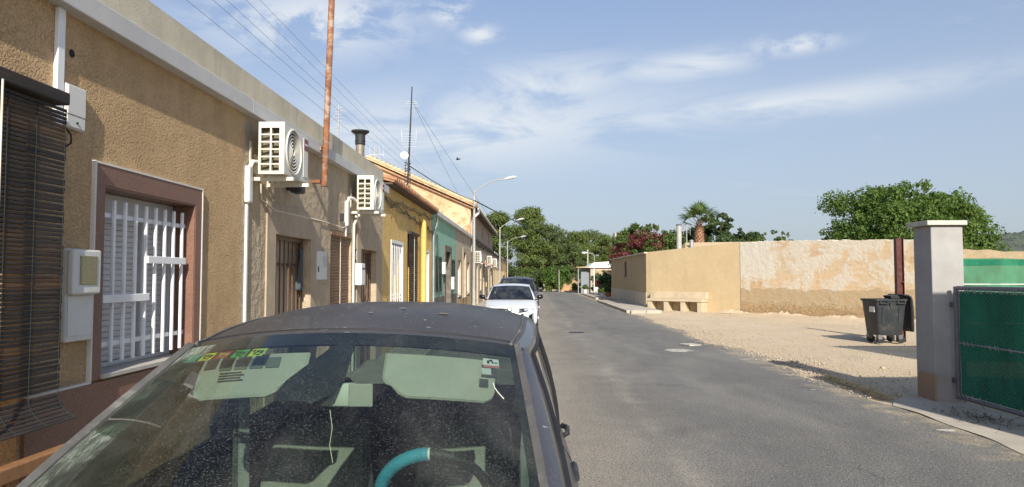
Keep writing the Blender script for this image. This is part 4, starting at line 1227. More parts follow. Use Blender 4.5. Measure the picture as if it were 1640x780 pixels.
for a, (yy, fl) in enumerate(((Y6a - .004, 1), (Y6a + .28, -1))):
    gb.face(*[(x, yy, z) for x, z in (poly if fl > 0 else poly[::-1])])
n = len(poly)
for k in range(n):
    p, q = poly[k], poly[(k + 1) % n]
    gb.face((p[0], Y6a - .004, p[1]), (p[0], Y6a + .28, p[1]), (q[0], Y6a + .28, q[1]), (q[0], Y6a - .004, q[1]))
gb.build('gable_wall', 'gable', h6)
for s in (1, -1):
    xe = XR + s * (XR - FX - .32) * -1
    tiles(h6, Y6a - .12, Y6b, xe, 5.14, XR, ZR + .12, 'tile_pale', .23)
vg = MB()
for k in range(26):
    t0, t1 = k / 26, (k + 1) / 26 + .012
    x0, z0, x1, z1 = FX + .30 + (XR - FX - .30) * t0, 5.20 + (ZR + .02 - 5.06) * t0, FX + .30 + (XR - FX - .30) * t1, 5.20 + (ZR + .02 - 5.06) * t1
    j = random.uniform(-.015, .015)
    for (dy, dz) in ((0, .05), (.13, .06)):
        vg.tube([(x0, Y6a - .02 + dy + j, z0 + dz + .03), (x1, Y6a - .02 + dy + j, z1 + dz - .01)], [.105, .085], 7)
o = vg.build('verge_tiles', 'tile_pale', h6, smooth=60); o['kind'] = 'stuff'
ledge = MB()
ledge.hexa([(FX + .2, Y6a - .16, 5.0), (FX + .2, Y6a, 5.0), (XR, Y6a, ZR - .12), (XR, Y6a - .16, ZR - .12)], [(FX + .2, Y6a - .16, 5.06), (FX + .2, Y6a, 5.06), (XR, Y6a, ZR - .06), (XR, Y6a - .16, ZR - .06)])
ledge.build('verge_ledge', 'tile', h6)
MB().box(FX + .30, FX - .05, Y6a + .28, Y6b, 5.02, 5.09).build('eave', 'eave_wood', h6)
MB().tube([(FX + .36, Y6a + .1, 5.06), (FX + .36, Y6b, 5.06)], .06, 8).build('gutter', 'galv', h6, smooth=60)
MB().box(FX - .352, FX - 9.8, Y6b - .3, Y6b - .01, 0, 5.1).build('party_wall', 'stucco_cream', h6)
o = MB().tube([(FX + .36, 35.3, 5.02), (FX + .34, 35.3, 4.85), (FX + .1, 35.25, 4.62), (FX + .07, 35.2, 4.45), (FX + .07, 35.2, 2.9)], .07, 10).build('downpipe', 'white_plastic', smooth=50)
tag(o, 'white downpipe bending from the gutter at the corner of the two storey house', 'downpipe')
air_con('air conditioner low on the near end of the two storey house', FX + .134, 36.1, .85, .29, .60, 2.38, True)
air_con('middle air conditioner of the three far ones on the two storey house', FX + .134, 46.5, .85, .30, .62, 2.42, True)
air_con('farthest air conditioner, beyond the other two on the two storey house', FX + .134, 53.5, .85, .30, .62, 2.42, True)
aw = MB()
aw.hexa([(FX, 44.2, 2.52), (FX + .55, 44.2, 2.40), (FX + .55, 45.9, 2.40), (FX, 45.9, 2.52)], [(FX, 44.2, 2.56), (FX + .55, 44.2, 2.43), (FX + .55, 45.9, 2.43), (FX, 45.9, 2.56)])
o = aw.build('awning', 'awning'); tag(o, 'small faded pink awning over a door of the two storey house', 'awning')
MB().box(FX + .545, FX + .56, 44.2, 45.9, 2.30, 2.40).build('valance', 'awning', o)

# --- far houses
for k, (a, b, m, lab, nd) in enumerate((
        (57.004, 64.0, 'stucco_sand', 'first low house beyond the two storey house', 3),
        (64.004, 71.0, 'stucco_cream', 'low pale house with a dark cornice second beyond the two storey house', 3),
        (71.004, 78.0, 'stucco_pink', 'low pinkish house third beyond the two storey house', 3),
        (78.004, 90.0, 'stucco_yellow', 'last yellowish house at the far end of the row', 4))):
    h = thing('terraced_house', lab, 'house', (FX, (a + b) / 2, 0), 'terraced houses on the left of the street')
    ho = []
    for q in range(nd):
        y = a + (b - a) * (q + .3) / nd
        ho.append((y, y + 1.2, .13 if q % 2 else .95, 2.35))
    house_wall(h, a, b, 3.58, m, ho)
    shell(h, a, b, 3.5)
    MB().box(FX + .12, FX - .30, a, b, 3.582, 3.72).build('cornice', 'eave_wood' if k % 2 else 'fascia', h)
    for q, d in enumerate(ho):
        if q % 2: recess_panel(h, 'door', 'door_brown', *d, .18)
        else: plain_window(h, d)
# ------------------------------------------------------------------ on the roofs: flue, masts, wires
fl_ = thing('flue_pipe', 'stubby stained flue pipe with a black cap on the beige house roof', 'flue', (-3.27, 13.5, 3.4))
MB().tube([(-3.27, 13.5, 3.39), (-3.27, 13.5, 4.28)], .085, 14).build('pipe', 'galv_rust', fl_, smooth=60)
MB().lathe((-3.27, 13.5, 4.22), (0, 0, 1), [(0, .092), (.03, .10), (.06, .092)], 16).build('collar', 'black_iron', fl_)
MB().lathe((-3.27, 13.5, 4.281), (0, 0, 1), [(0, .10), (.10, .095), (.14, .10), (.19, .17), (.215, .175), (.225, .03)], 20).build('cap', 'black_iron', fl_, smooth=40)

def yagi(mb, c, n, L, dy, w):
    c = Vector(c)
    mb.tube([c - Vector((0, dy * n / 2, 0)), c + Vector((0, dy * n / 2, 0))], .012, 5)
    for k in range(n):
        p = c + Vector((0, (k - n / 2) * dy, 0))
        mb.tube([p - Vector((w, 0, 0)), p + Vector((w, 0, 0))], .008, 4)

am = thing('antenna_mast', 'tall thin mast with aerials and a small white dish above the yellow house', 'antenna', (-3.6, 20.6, 3.9))
MB().tube([(-3.60, 20.6, 3.75), (-3.52, 20.6, 5.6), (-3.46, 20.6, 7.3)], [.03, .026, .016], 8).build('pole', 'black_iron', am)
lt = MB()
for k in range(9):
    z = 4.35 + k * .085
    lt.tube([(-3.68, 20.6, z), (-3.48, 20.6, z + (.05 if k % 2 else -.02))], .012, 4)
lt.tube([(-3.67, 20.6, 4.3), (-3.62, 20.6, 5.1)], .012, 4); lt.tube([(-3.50, 20.6, 4.3), (-3.52, 20.6, 5.1)], .012, 4)
lt.build('lattice', 'black_iron', am)
al = MB()
for k in range(6):
    z = 5.50 + k * .075
    al.tube([(-3.74 + k * .0, 20.55, z), (-3.32, 20.55, z)], .005, 4)
al.tube([(-3.73, 20.5, 5.62), (-3.75, 20.5, 5.98)], .014, 5); al.tube([(-3.32, 20.5, 5.62), (-3.31, 20.5, 5.98)], .014, 5)
al.build('aerial', 'aerial_grey', am)
a2 = MB()
for k, z in enumerate((6.72, 6.79, 6.86)):
    a2.tube([(-3.72 + .04 * k, 20.6, z), (-3.26 - .03 * k, 20.6, z)], .007, 4)
a2.build('aerial', 'galv', am)
ds = MB().lathe((-3.64, 20.42, 5.22), (.25, -1, .3), [(0, .115), (-.015, .11), (-.04, .07), (-.05, .02)], 20).build('dish', 'white_metal', am, smooth=60)
MB().tube([(-3.53, 20.6, 5.18), (-3.64, 20.47, 5.22)], .014, 5).build('dish_arm', 'galv', am)

an = thing('antenna', 'slim lattice aerial behind the parapet just right of the rusty pole', 'antenna', (-5.2, 19.0, 3.9))
m2 = MB().tube([(-5.2, 19, 3.6), (-5.2, 19, 6.35)], .018, 6)
m2.build('pole', 'galv', an)
ar = MB()
for k in range(9):
    ar.tube([(-5.30, 19, 5.55 + k * .09), (-5.10, 19, 5.58 + k * .09)], .010, 4)
ar.tube([(-5.2, 19, 6.2), (-5.5, 19, 5.85)], .010, 4)
ar.build('elements', 'galv', an)
af = thing('antenna', 'small pale aerial on the ridge of the two storey house', 'antenna', (-7.9, 37, 7.5))
q = MB().tube([(-7.9, 36.2, 7.4), (-7.9, 36.2, 8.35)], .025, 6)
q.build('pole', 'galv', af)
q = MB()
for k in range(4): q.tube([(-8.25 + k * .24, 36.2, 7.85), (-8.25 + k * .24, 36.2, 8.45)], .012, 4)
q.tube([(-8.3, 36.2, 8.0), (-7.5, 36.2, 8.0)], .02, 4)
q.build('elements', 'aerial_grey', af)

def wire(label, a, b, sag, r, group, m='cable_black'):
    a, b = Vector(a), Vector(b)
    pts = [a.lerp(b, t) - Vector((0, 0, sag * 4 * t * (1 - t))) for t in np.linspace(0, 1, 25)]
    o = MB().tube(pts, r, 4).build('overhead_wire', m, smooth=180)
    return tag(o, label, 'wire', group)
M['wire_grey'] = mat('grey wire', (0.17, 0.18, 0.20), 0.7, 0.1)
for k, lab in enumerate(('lowest overhead wire of the bundle above the parapets', 'second lowest overhead wire above the parapets', 'middle overhead wire of the bundle above the parapets',
                         'second highest overhead wire above the parapets', 'highest overhead wire of the bundle above the parapets')):
    dx, dz = [(0, 0), (.14, .22), (-.16, .62), (.0, .80), (-.05, 1.08)][k]
    wire(lab, (-4.25 + dx, -12, 5.2 + dz), (-4.25 + dx * .4, 36, 5.25 + dz * .8), .12, .0028, 'overhead wires above the parapets', 'wire_grey')
wire('black overhead cable from the roof mast towards the pines', (-3.54, 20.6, 4.95), (-2.62, 34, 5.35), .12, .014, 'overhead cables to the pines')
wire('long black overhead cable beyond the first street lamp', (-2.62, 34, 5.35), (9.5, 118, 8.1), .9, .03, 'overhead cables to the pines')
for k, (x1, lab) in enumerate(((-2.2, 'left thin guy wire falling from the mast top'), (-1.35, 'right thin guy wire falling from the mast top'))):
    wire(lab, (-3.47, 20.6, 6.9), (x1, 28 + 2 * k, 3.75), .05, .005, 'guy wires of the mast', 'wire_grey')

bd = thing('bird', 'tiny dark bird gliding in the sky right of the mast', 'bird', (-5.05, 50, 10.05))
MB().lathe((-5.22, 50, 10.05), (1, 0, .1), [(0, .01), (.06, .05), (.16, .065), (.28, .045), (.34, .012)], 8).build('body', 'black_iron', bd, smooth=60)
for s in (-1, 1):
    MB().hexa([(-5.12, 50, 10.06), (-5.02, 50, 10.06), (-5.08, 50 + s * .42, 10.13), (-5.13, 50 + s * .42, 10.13)][::s], [(-5.12, 50, 10.08), (-5.02, 50, 10.08), (-5.08, 50 + s * .42, 10.14), (-5.13, 50 + s * .42, 10.14)][::s]).build('wing', 'black_iron', bd)

# ------------------------------------------------------------------ street lamps on the left
def street_lamp(label, x, y, h, arm, rise):
    t = thing('street_lamp', label, 'street lamp', (x, y, .13), 'street lamps along the houses')
    MB().tube([(x, y, .13), (x, y, 1.2), (x + .01, y, h)], [.085, .075, .05], 10).build('pole', 'lamp_grey', t, smooth=60)
    MB().lathe((x, y, .13), (0, 0, 1), [(0, .15), (.02, .15), (.03, .1), (.25, .095)], 12).build('base', 'lamp_grey', t)
    pts = [(x + .02, y, h - .25)]
    for k in range(9):
        s = k / 8
        pts.append((x + .05 + arm * s, y, h - .1 + rise * (1 - (1 - s) ** 2.0)))
    MB().tube(pts, .024, 7).build('arm', 'lamp_grey', t, smooth=60)
    e = Vector(pts[-1])
    L, w = .62, .13
    rings = []
    for s, hw, up, dn in ((-.02, .04, .04, -.03), (.12, .11, .085, -.045), (.4, .15, .105, -.055), (.75, .14, .085, -.05), (.98, .05, .03, -.03)):
        cx = e.x + L * s; cz = e.z + .12 * s
        rings.append([(cx, y + hw * a, cz + (up if b > 0 else dn) * abs(b)) for a, b in ((-1, .2), (-.7, .85), (0, 1), (.7, .85), (1, .2), (.8, -.8), (0, -1), (-.8, -.8))])
    MB().loft(rings).build('lamp_head', 'lamp_head', t, smooth=50)
    return t
street_lamp('nearest street lamp with a long curved arm at the corner of the two storey house', -2.70, 34.6, 5.95, 1.45, .62)
street_lamp('middle street lamp in front of the pines', -2.60, 63, 6.1, 1.55, .75)
street_lamp('farthest and smallest street lamp at the end of the house row', -2.55, 84, 5.9, 1.55, .6)

# ------------------------------------------------------------------ right: block with plain end wall and old plaster wall
XA, YA, XB, YB, XC, YC = 6.06, 36.6, 9.85, 33.2, 14.7, 25.7
bl = thing('low_building', 'long low sand coloured building with a shaded road side and plain sunlit end', 'building', (XA, YA, 0))
side = MB().panel((XA, 0, 0), (0, 1, 0), (0, 0, 1), (-1, 0, 0), [YA, 43.9, 45.1, 52], [-.1, 1.62, 2.62, 2.86], lambda i, j: i == 1 and j == 1, .3)
side.build('side_wall', 'stucco_sand', bl)
MB().box(XA - .02, XA, YA + .01, 52, .1, .86).build('plinth', 'parapet', bl)
w = MB().box(XA + .12, XA + .16, 43.903, 45.097, 1.623, 2.617).build('window', 'window_dark', bl)
MB().panel((XA + .08, 0, 0), (0, 1, 0), (0, 0, 1), (-1, 0, 0), [43.903, 43.97, 44.47, 44.53, 45.03, 45.097], [1.623, 1.69, 2.55, 2.617], lambda i, j: i in (1, 3) and j == 1, .03).build('frame', 'galv_dark', w)
MB().box(XA - .12, XA + .2, YA - .05, 52.1, 2.862, 2.94).build('roof_edge', 'parapet', bl, bevel=.02)
def wall_between(name, m, root, x0, y0, x1, y1, tops, thick, jag=0.0, zb=-.12, n=1, seed=1):
    d = Vector((x1 - x0, y1 - y0, 0)); L = d.length; d /= L
    nn = Vector((d.y, -d.x, 0))
    if nn.y > 0: nn = -nn
    rr = random.Random(seed)
    mb = MB()
    P = []
    for k in range(n + 1):
        t = k / n
        h = np.interp(t, [a for a, b in tops], [b for a, b in tops]) + (rr.uniform(-jag, jag) if 0 < k < n else 0)
        P.append((Vector((x0, y0, 0)) + d * L * t, h))
    for k in range(n):
        (p, h), (q, g) = P[k], P[k + 1]
        f, b = nn * 0.0, nn * -thick
        mb.face((*(p + f).xy, zb), (*(q + f).xy, zb), (*(q + f).xy, g), (*(p + f).xy, h))
        mb.face((*(q + b).xy, zb), (*(p + b).xy, zb), (*(p + b).xy, h), (*(q + b).xy, g))
        mb.face((*(p + f).xy, h), (*(q + f).xy, g), (*(q + b).xy, g), (*(p + b).xy, h))
    for (p, h), s in ((P[0], 1), (P[-1], -1)):
        b = nn * -thick
        mb.face((*p.xy, zb), (*p.xy, h), (*(p + b).xy, h), (*(p + b).xy, zb))
    return mb.build(name, m, root, weld=True)
wall_between('end_wall', 'stucco_sand', bl, XA, YA, XB, YB, [(0, 2.93), (.97, 3.26), (1, 3.28)], .32)
rf = MB()
rf.face((XA + .2, 52, 2.85), (XA + .2, 37.0, 2.85), (XB + .2, 33.8, 3.0), (XB + 3, 52, 3.0))
rf.build('roof', 'render_roof', bl)
rg = MB()
rg.hexa([(9.0, 41, 2.86), (15, 38, 2.9), (15, 46, 2.9), (9.0, 46, 2.86)], [(9.6, 43.4, 3.75), (14.4, 42, 3.75), (14.4, 43.6, 3.75), (9.6, 43.6, 3.75)])
rg.build('raised_roof', 'stucco_sand', bl)
ow = tag(wall_between('old_wall', 'peeling', None, XB + .02, YB - .02, XC, YC, [(0, 3.27), (.25, 3.24), (.6, 3.14), (.8, 3.06), (1, 3.0)], .45, .035, n=70, seed=3),
         'tall old boundary wall of peeling ochre and white plaster behind the bin', 'wall')
o = tag(wall_between('old_wall', 'wall_tan', None, XC + .02, YC - .01, 27, 23.8, [(0, 2.72), (.35, 2.44), (1, 2.2)], .45, .03, n=30, seed=9),
        'lower stretch of old wall running on behind the gate pillar', 'wall')
# fallen plaster and earth heaped along the wall foot
hp_ = MB()
d = Vector((XC - XB, YC - YB, 0)); L = d.length; d /= L
nn = Vector((d.y, -d.x, 0)); nn = nn if nn.y < 0 else -nn
rr = random.Random(5)
hh = [[rr.uniform(.5, 1.2) for _ in range(6)] for _ in range(121)]
def heap(u, v):
    k = int(round(u * 120)); j = int(round(v * 5))
    s = .95 * v * (0.8 + .25 * math.sin(k * .31))
    p = Vector((XB - .6, YB + .55, 0)) + d * (L + .6) * u + nn * (s - .1)
    return (p.x, p.y, -.02 + .26 * (1 - v) ** 1.7 * hh[k][j] * .6 * (.7 + .4 * math.sin(k * .17 + 1)))
hp_.grid(heap, 120, 5)
tag(hp_.build('earth_heap', 'sand', smooth=180), 'crumbled earth and plaster heaped along the foot of the old wall', 'rubble', kind='stuff')

# bench of rendered masonry
bn = thing('bench', 'masonry bench with three openings against the sunlit end wall', 'bench', (6.6, 32.0, 0))
dx, dy = (XB - XA), (YB - YA)
bl_ = math.hypot(dx, dy); ex, ey = dx / bl_, dy / bl_
def on_bench(mb, a0, a1, d0, d1, z0, z1):
    """a along the wall from its corner, d out from the wall"""
    def p(a, dd): return (XA + ex * a + ey * dd * 1.0, YA + ey * a - ex * dd)
    b = [p(a0, d0), p(a0, d1), p(a1, d1), p(a1, d0)]
    mb.hexa([(x, y, z0) for x, y in b], [(x, y, z1) for x, y in b])
    return mb
B0, B1, BD = .45, 3.45, .62
for k, a in enumerate((B0, B0 + .93, B0 + 1.86, B1 - .24)):
    on_bench(MB(), a, a + .24, .02, BD, -.05, .45).build('pier', 'bench', bn, bevel=.01)
on_bench(MB(), B0 + .24, B1 - .24, .02, .10, -.05, .45).build('back', 'bench', bn)
on_bench(MB(), B0 - .04, B1 + .04, .015, BD + .04, .453, .58).build('seat', 'bench', bn, bevel=.015)
on_bench(MB(), B0 - .04, B1 + .06, .012, .30, .583, .92).build('backrest', 'bench', bn, bevel=.015)

# dark red steel post and the bin before it
po = thing('steel_post', 'dark red square steel post standing behind the grey bin', 'post', (9.62, 18.55, 0))
MB().panel((9.54, 18.55, -.02), (1, 0, 0), (0, 0, 1), (0, -1, 0), [0, .16], [0, 2.68], lambda i, j: False, .012).build('web', 'red_post', po)
for x in (9.525, 9.70):
    MB().box(x, x + .014, 18.49, 18.63, -.02, 2.68).build('flange', 'red_post', po, bevel=.002, seg=1)
MB().box(9.66, 9.699, 18.47, 18.489, 1.52, 1.55).build('bracket', 'red_post', po)
sp = MB().tube([(8.65, 27.6 + .0, 1.9), (9.2, 27.2, 2.25)], .012, 5)

def wheelie_bin():
    t = thing('wheeled_bin', 'big dark grey four wheeled waste container with its lid flung open', 'bin', (0, 0, 0))
    w, dp_ = .40, .34
    def ring(z, sx, sy, r=.06, n=4):
        pts = []
        for cx, cy, a0 in ((1, 1, 0), (-1, 1, 90), (-1, -1, 180), (1, -1, 270)):
            for k in range(n + 1):
                a = R(a0 + 90 * k / n)
                pts.append((cx * (sx - r) + r * math.cos(a), cy * (sy - r) + r * math.sin(a), z))
        return pts
    mb = MB()
    rings = [ring(.20, w * .78, dp_ * .74), ring(.24, w * .82, dp_ * .80), ring(.98, w * .97, dp_ * .97), ring(1.06, w * 1.0, dp_ * 1.0), ring(1.06, w * .94, dp_ * .92), ring(.96, w * .90, dp_ * .88), ring(.30, w * .76, dp_ * .72)]
    mb.loft(rings)
    mb.build('body', 'bin', t, smooth=35)
    rim = MB().loft([ring(1.062, w * .93, dp_ * .91), ring(1.062, w * 1.06, dp_ * 1.07), ring(1.11, w * 1.06, dp_ * 1.07), ring(1.11, w * .93, dp_ * .91), ring(1.063, w * .93, dp_ * .91)], caps=False)
    rim.build('rim', 'bin', t, smooth=35)
    for s in (-1, 1):
        for x in (-.22, .22):
            MB().hexa([(x - .05, s * dp_ * .90, .50), (x + .05, s * dp_ * .90, .50), (x + .05, s * (dp_ * .90 + .0), .5), (x - .05, s * (dp_ * .90 + .0), .5)],
                      [(x - .03, s * dp_ * .97, .9), (x + .03, s * dp_ * .97, .9), (x + .03, s * (dp_ * .97 + .015), .9), (x - .03, s * (dp_ * .97 + .015), .9)]).build('rib', 'bin', t)
    for x in (-.34, .12):
        MB().panel((x, -dp_ * 1.07 - .02, .985), (1, 0, 0), (0, 0, 1), (0, -1, 0), [0, .03, .19, .22], [0, .03, .075, .105], lambda i, j: i == 1 and j == 1, .05).build('grip', 'bin_lid', t, bevel=.004, seg=1)
    MB().hexa([(-.03, -dp_ * .98, .86), (.05, -dp_ * .98, .86), (.05, -dp_ * .95, .86), (-.03, -dp_ * .95, .86)], [(-.09, -dp_ * 1.10, 1.02), (.11, -dp_ * 1.10, 1.02), (.11, -dp_ * .97, 1.02), (-.09, -dp_ * .97, 1.02)]).build('lift_bracket', 'bin', t)
    # lid swung over and hanging at the right end
    ld = MB()
    def lid(u, v):
        a = R(-10 + 118 * u)
        x = w * .86 + .03 + .20 * math.sin(a) - .0
        z = 1.02 + .19 * math.cos(a) - max(0, u - .8) * 1.0
        if u > .55: z -= (u - .55) * 1.05
        return (x, -dp_ * .95 + v * dp_ * 1.9, z)
    ld.grid(lid, 14, 6)
    o = ld.build('lid', 'bin_lid', t, smooth=60)
    sm = o.modifiers.new('thick', 'SOLIDIFY'); sm.thickness = .035; sm.offset = 0
    MB().hexa([(.10, -.18, 1.112), (.34, -.18, 1.112), (.34, .12, 1.112), (.10, .12, 1.112)], [(.06, -.18, 1.19), (.26, -.18, 1.21), (.26, .12, 1.21), (.06, .12, 1.19)]).build('lid_flap', 'bin_lid', t, bevel=.01)
    for x, y in ((-.27, -.2), (.27, -.2), (-.27, .2), (.27, .2)):
        wh = MB().tube([(x + .03 - .0, y - .035, .095), (x + .03, y + .035, .095)], .095, 16).build('wheel', 'rubber', t, smooth=40)
        MB().hexa([(x - .05, y - .05, .10), (x + .05, y - .05, .10), (x + .05, y + .05, .10), (x - .05, y + .05, .10)][::1], [(x - .06, y - .055, .215), (x + .06, y - .055, .215), (x + .06, y + .055, .215), (x - .06, y + .055, .215)]).build('castor_fork', 'galv_dark', wh)
    MB().box(-.392, -.37, -.2, .0, .78, .92).build('sticker', 'white_plastic', t)
    return t
b_ = wheelie_bin()
b_.location = (9.02, 18.2, .0)
b_.rotation_euler = (0, 0, R(7))

# ------------------------------------------------------------------ gate pillar, gate and netting
gp = thing('gate_pillar', 'tall grey rendered gate pillar with a flat capstone', 'pillar', (5.57, 9.75, 0))
PX0, PX1, PY0, PY1 = 5.42, 5.845, 9.62, 10.06
gp_o = MB().box(PX0, PX1, PY0, PY1, -.05, 2.36).build('shaft', 'pillar', gp, bevel=.012)
M['cap'] = mat('pale capstone', (0.50, 0.47, 0.40), 0.85, 0.1, 5, bump=0.2, bscale=60, dirt=(0.25, 0.22, 0.17), dirt_amt=0.5)
MB().box(PX0 - .07, PX1 + .035, PY0 - .05, PY1 + .05, 2.362, 2.425).build('capstone', 'cap', gp, bevel=.006)

gt = thing('metal_gate', 'grey tubular gate leaf filled with dark green shade net and wire mesh', 'gate', (5.66, 8.8, 0))
GX, GY0, GY1, GZ0, GZ1 = 5.66, 7.98, 9.50, .09, 1.52
def pipe(name, a, b, r, root, m='galv_dark'):
    return MB().tube([a, b], r, 10).build(name, m, root, smooth=60)
pipe('stile', (GX, GY1, GZ0 - .03), (GX, GY1, GZ1 + .02), .032, gt)
pipe('stile', (GX, GY0, GZ0 - .03), (GX, GY0, GZ1 + .02), .032, gt)
pipe('top_rail', (GX, GY0 + .03, GZ1), (GX, GY1 - .03, GZ1), .028, gt)
pipe('bottom_rail', (GX, GY0 + .03, GZ0), (GX, GY1 - .03, GZ0), .028, gt)
pipe('middle_rail', (GX, GY0 + .03, .80), (GX, GY1 - .03, .80), .012, gt, 'galv')
MB().grid(lambda u, v: (GX + .012 + .006 * math.sin(u * 14) * math.sin(v * 9), GY0 + .04 + (GY1 - GY0 - .08) * u, GZ0 + .035 + (GZ1 - GZ0 - .075) * v), 24, 20).build('shade_net', 'net_gate', gt, smooth=180)
wm = MB()
def clipped(y0, z0, dy, dz, ya, yb, za, zb):
    L = min((yb - y0) / dy if dy > 0 else (ya - y0) / dy, (zb - z0) / dz if dz > 0 else (za - z0) / dz)
    return (y0 + dy * L, z0 + dz * L)
ya, yb, za, zb = GY0 + .04, GY1 - .04, GZ0 + .035, GZ1 - .035
s = .062
k = ya - (zb - za)
while k < yb:
    y0, z0 = (k, za) if k >= ya else (ya, za + (ya - k))
    if y0 < yb:
        e = clipped(y0, z0, 1, 1, ya, yb, za, zb)
        wm.tube([(GX - .012, y0, z0), (GX - .012, *e)], .0014, 3, cap=False)
    y1, z1 = (k, zb) if k >= ya else (ya, zb - (ya - k))
    if y1 < yb:
        e = clipped(y1, z1, 1, -1, ya, yb, za, zb)
        wm.tube([(GX - .014, y1, z1), (GX - .014, *e)], .0014, 3, cap=False)
    k += s
o = wm.build('wire_mesh', 'galv_dark', gt); o['kind'] = 'stuff'
tt = MB()
rr = random.Random(4)
for k in range(60):
    y = ya + (yb - ya) * k / 59
    z = rr.choice((za, zb, zb, .80)) + rr.uniform(-.004, .012)
    tt.tube([(GX - .03, y, z - .03), (GX - .034, y + .02, z), (GX - .028, y + .03, z + .03)], .004, 4)
o = tt.build('wire_ties', 'galv', gt, smooth=60); o['kind'] = 'stuff'
for z in (.3, 1.3):
    MB().box(GX - .02, GX + .03, GY1 + .033, PY0 - .002, z - .03, z + .03).build('hinge', 'galv_dark', gt, bevel=.004)
MB().box(GX - .05, GX + .03, GY0 - .03, GY0 + .05, .98, 1.05).build('latch', 'black_iron', gt, bevel=.004)
g2 = thing('metal_gate', 'second grey gate leaf of green shade net, cut off by the right edge', 'gate', (5.66, 7.2, 0))
pipe('stile', (GX, 7.90, GZ0 - .03), (GX, 7.90, GZ1 + .02), .032, g2)
pipe('stile', (GX, 6.35, GZ0 - .03), (GX, 6.35, GZ1 + .02), .032, g2)
pipe('top_rail', (GX, 6.38, GZ1), (GX, 7.87, GZ1), .028, g2); pipe('bottom_rail', (GX, 6.38, GZ0), (GX, 7.87, GZ0), .028, g2)
MB().grid(lambda u, v: (GX + .012, 6.39 + 1.47 * u, GZ0 + .035 + (GZ1 - GZ0 - .075) * v), 2, 2).build('shade_net', 'net_gate', g2)

# unseen shed, inferred from the shade over gate and pillar and fitted to it
sh = thing('unseen_inferred_shed', 'tall narrow unseen shed beyond the right edge, inferred from the shade over the gate', 'shed', (9, 3.5, 0))
MB().box(5.95, 13, 2.5, 4.5, -.1, 4.30).build('wall', 'stucco_cream', sh)
MB().box(5.90, 13.05, 2.45, 4.55, 4.302, 4.48).build('roof', 'tile', sh)
MB().box(5.90, 5.948, 3.3, 4.1, 1.1, 2.2).build('window', 'shutter_green', sh)

# net fence behind, across the plot
nf = thing('net_fence', 'bright green shade net fence on posts behind the gate pillar', 'fence', (12, 14, 0))
NX0, NX1, NY = 7.95, 24.0, 14.2
MB().grid(lambda u, v: (NX0 + (NX1 - NX0) * u, NY + .05 * math.sin(u * 60) * v * (1 - v) * 2, .04 + (1.99 + .006 * math.sin(u * 90) + .008 * math.sin(u * 37)) * v), 120, 8).build('net', 'net_fence', nf, smooth=180)
for k in range(6):
    x = NX0 + .02 + k * 3.1
    pipe('post', (x, NY + .07, -.05), (x, NY + .07, 2.05), .03, nf, 'galv_dark')
MB().grid(lambda u, v: (NX0 + (NX1 - NX0) * u, NY - .006 + .01 * math.sin(u * 80), 1.89 + .12 * v), 100, 1).build('hem', 'net_hem', nf, smooth=180)
pipe('brace', (NX0 + .1, NY + .08, 1.9), (NX0 + 2.4, NY + .08, .05), .028, nf, 'galv_dark')
for z in (1.52, .75):
    pipe('wire', (NX0, NY - .012, z), (NX1, NY - .012, z), .008, nf, 'white_metal')

# ------------------------------------------------------------------ hill on the skyline
hl = MB()
def hill(u, v):
    x = 150 + 900 * u; y = 560 + 240 * v
    prof = 54 * math.exp(-((x - 620) / 260) ** 2) + 22 * math.exp(-((x - 330) / 120) ** 2)
    k = math.sin(math.pi * min(1, v * 1.0) * .5)
    return (x, y, -1 + prof * k + (math.sin(x * .13) + math.sin(x * .31 + 1) + math.sin(y * .2 + x * .07)) * .9 * k)
hl.grid(hill, 160, 30)
M['hill'] = mat('scrub covered hillside', (0.070, 0.085, 0.065), 1.0, 0.35, 0.03, fine=0.35, fscale=0.25, dirt=(0.13, 0.125, 0.09), dirt_scale=0.02, dirt_amt=0.5)
structure(hl.build('hills', 'hill', smooth=180))
o = MB()
for k in range(5000):
    u, v = rng.random(), rng.random() ** .7
    x, y, z = hill(u, v)
    r_ = rng.uniform(1.2, 2.6)
    o.lathe((x, y, z - .6), (0, 0, 1), [(0, r_ * .8), (r_ * .45, r_ * .75), (r_ * .85, r_ * .25)], 5)
tag(o.build('scrub', 'hill'), 'dark scrub and pines covering the distant hill', 'scrub', kind='stuff')

# ------------------------------------------------------------------ vegetation
def leaf_cloud(clumps, n_per, size, seed, aspect=.6, droop=.0, shell=.55, up=0.0):
    """leaf quads spread through the given clumps (centre, radii); returns verts, faces"""
    g = np.random.default_rng(seed)
    V = []
    for (c, r), n in zip(clumps, n_per):
        n = int(n)
        d = g.normal(size=(n, 3)); d /= np.linalg.norm(d, axis=1)[:, None]
        rad = shell + (1 - shell) * g.random(n) ** .6
        rad *= 1 + .12 * g.normal(size=n)
        p = np.array(c) + d * rad[:, None] * np.array(r)
        nn = d + g.normal(0, .65, (n, 3)); nn[:, 2] += up
        nn /= np.linalg.norm(nn, axis=1)[:, None]
        a = np.cross(nn, g.normal(size=(n, 3))); a /= np.linalg.norm(a, axis=1)[:, None]
        b = np.cross(nn, a)
        a[:, 2] -= droop
        s = size * g.lognormal(0, .3, n)[:, None]
        a, b = a * s, b * s * aspect
        V.append(np.stack([p - a, p + b * .9 - a * .1, p + a, p - b * .9 - a * .1], 1).reshape(-1, 3))
    V = np.concatenate(V)
    return V, np.arange(len(V)).reshape(-1, 4)

def limb(mb, p, q, r0, r1, g, bend=.12, n=5):
    p, q = Vector(p), Vector(q)
    L = (q - p).length
    pts = [p.lerp(q, t) + Vector(g.normal(0, bend * L * .3, 3)) * math.sin(math.pi * t) for t in np.linspace(0, 1, n)]
    mb.tube(pts, list(np.linspace(r0, r1, n)), 7, cap=False)

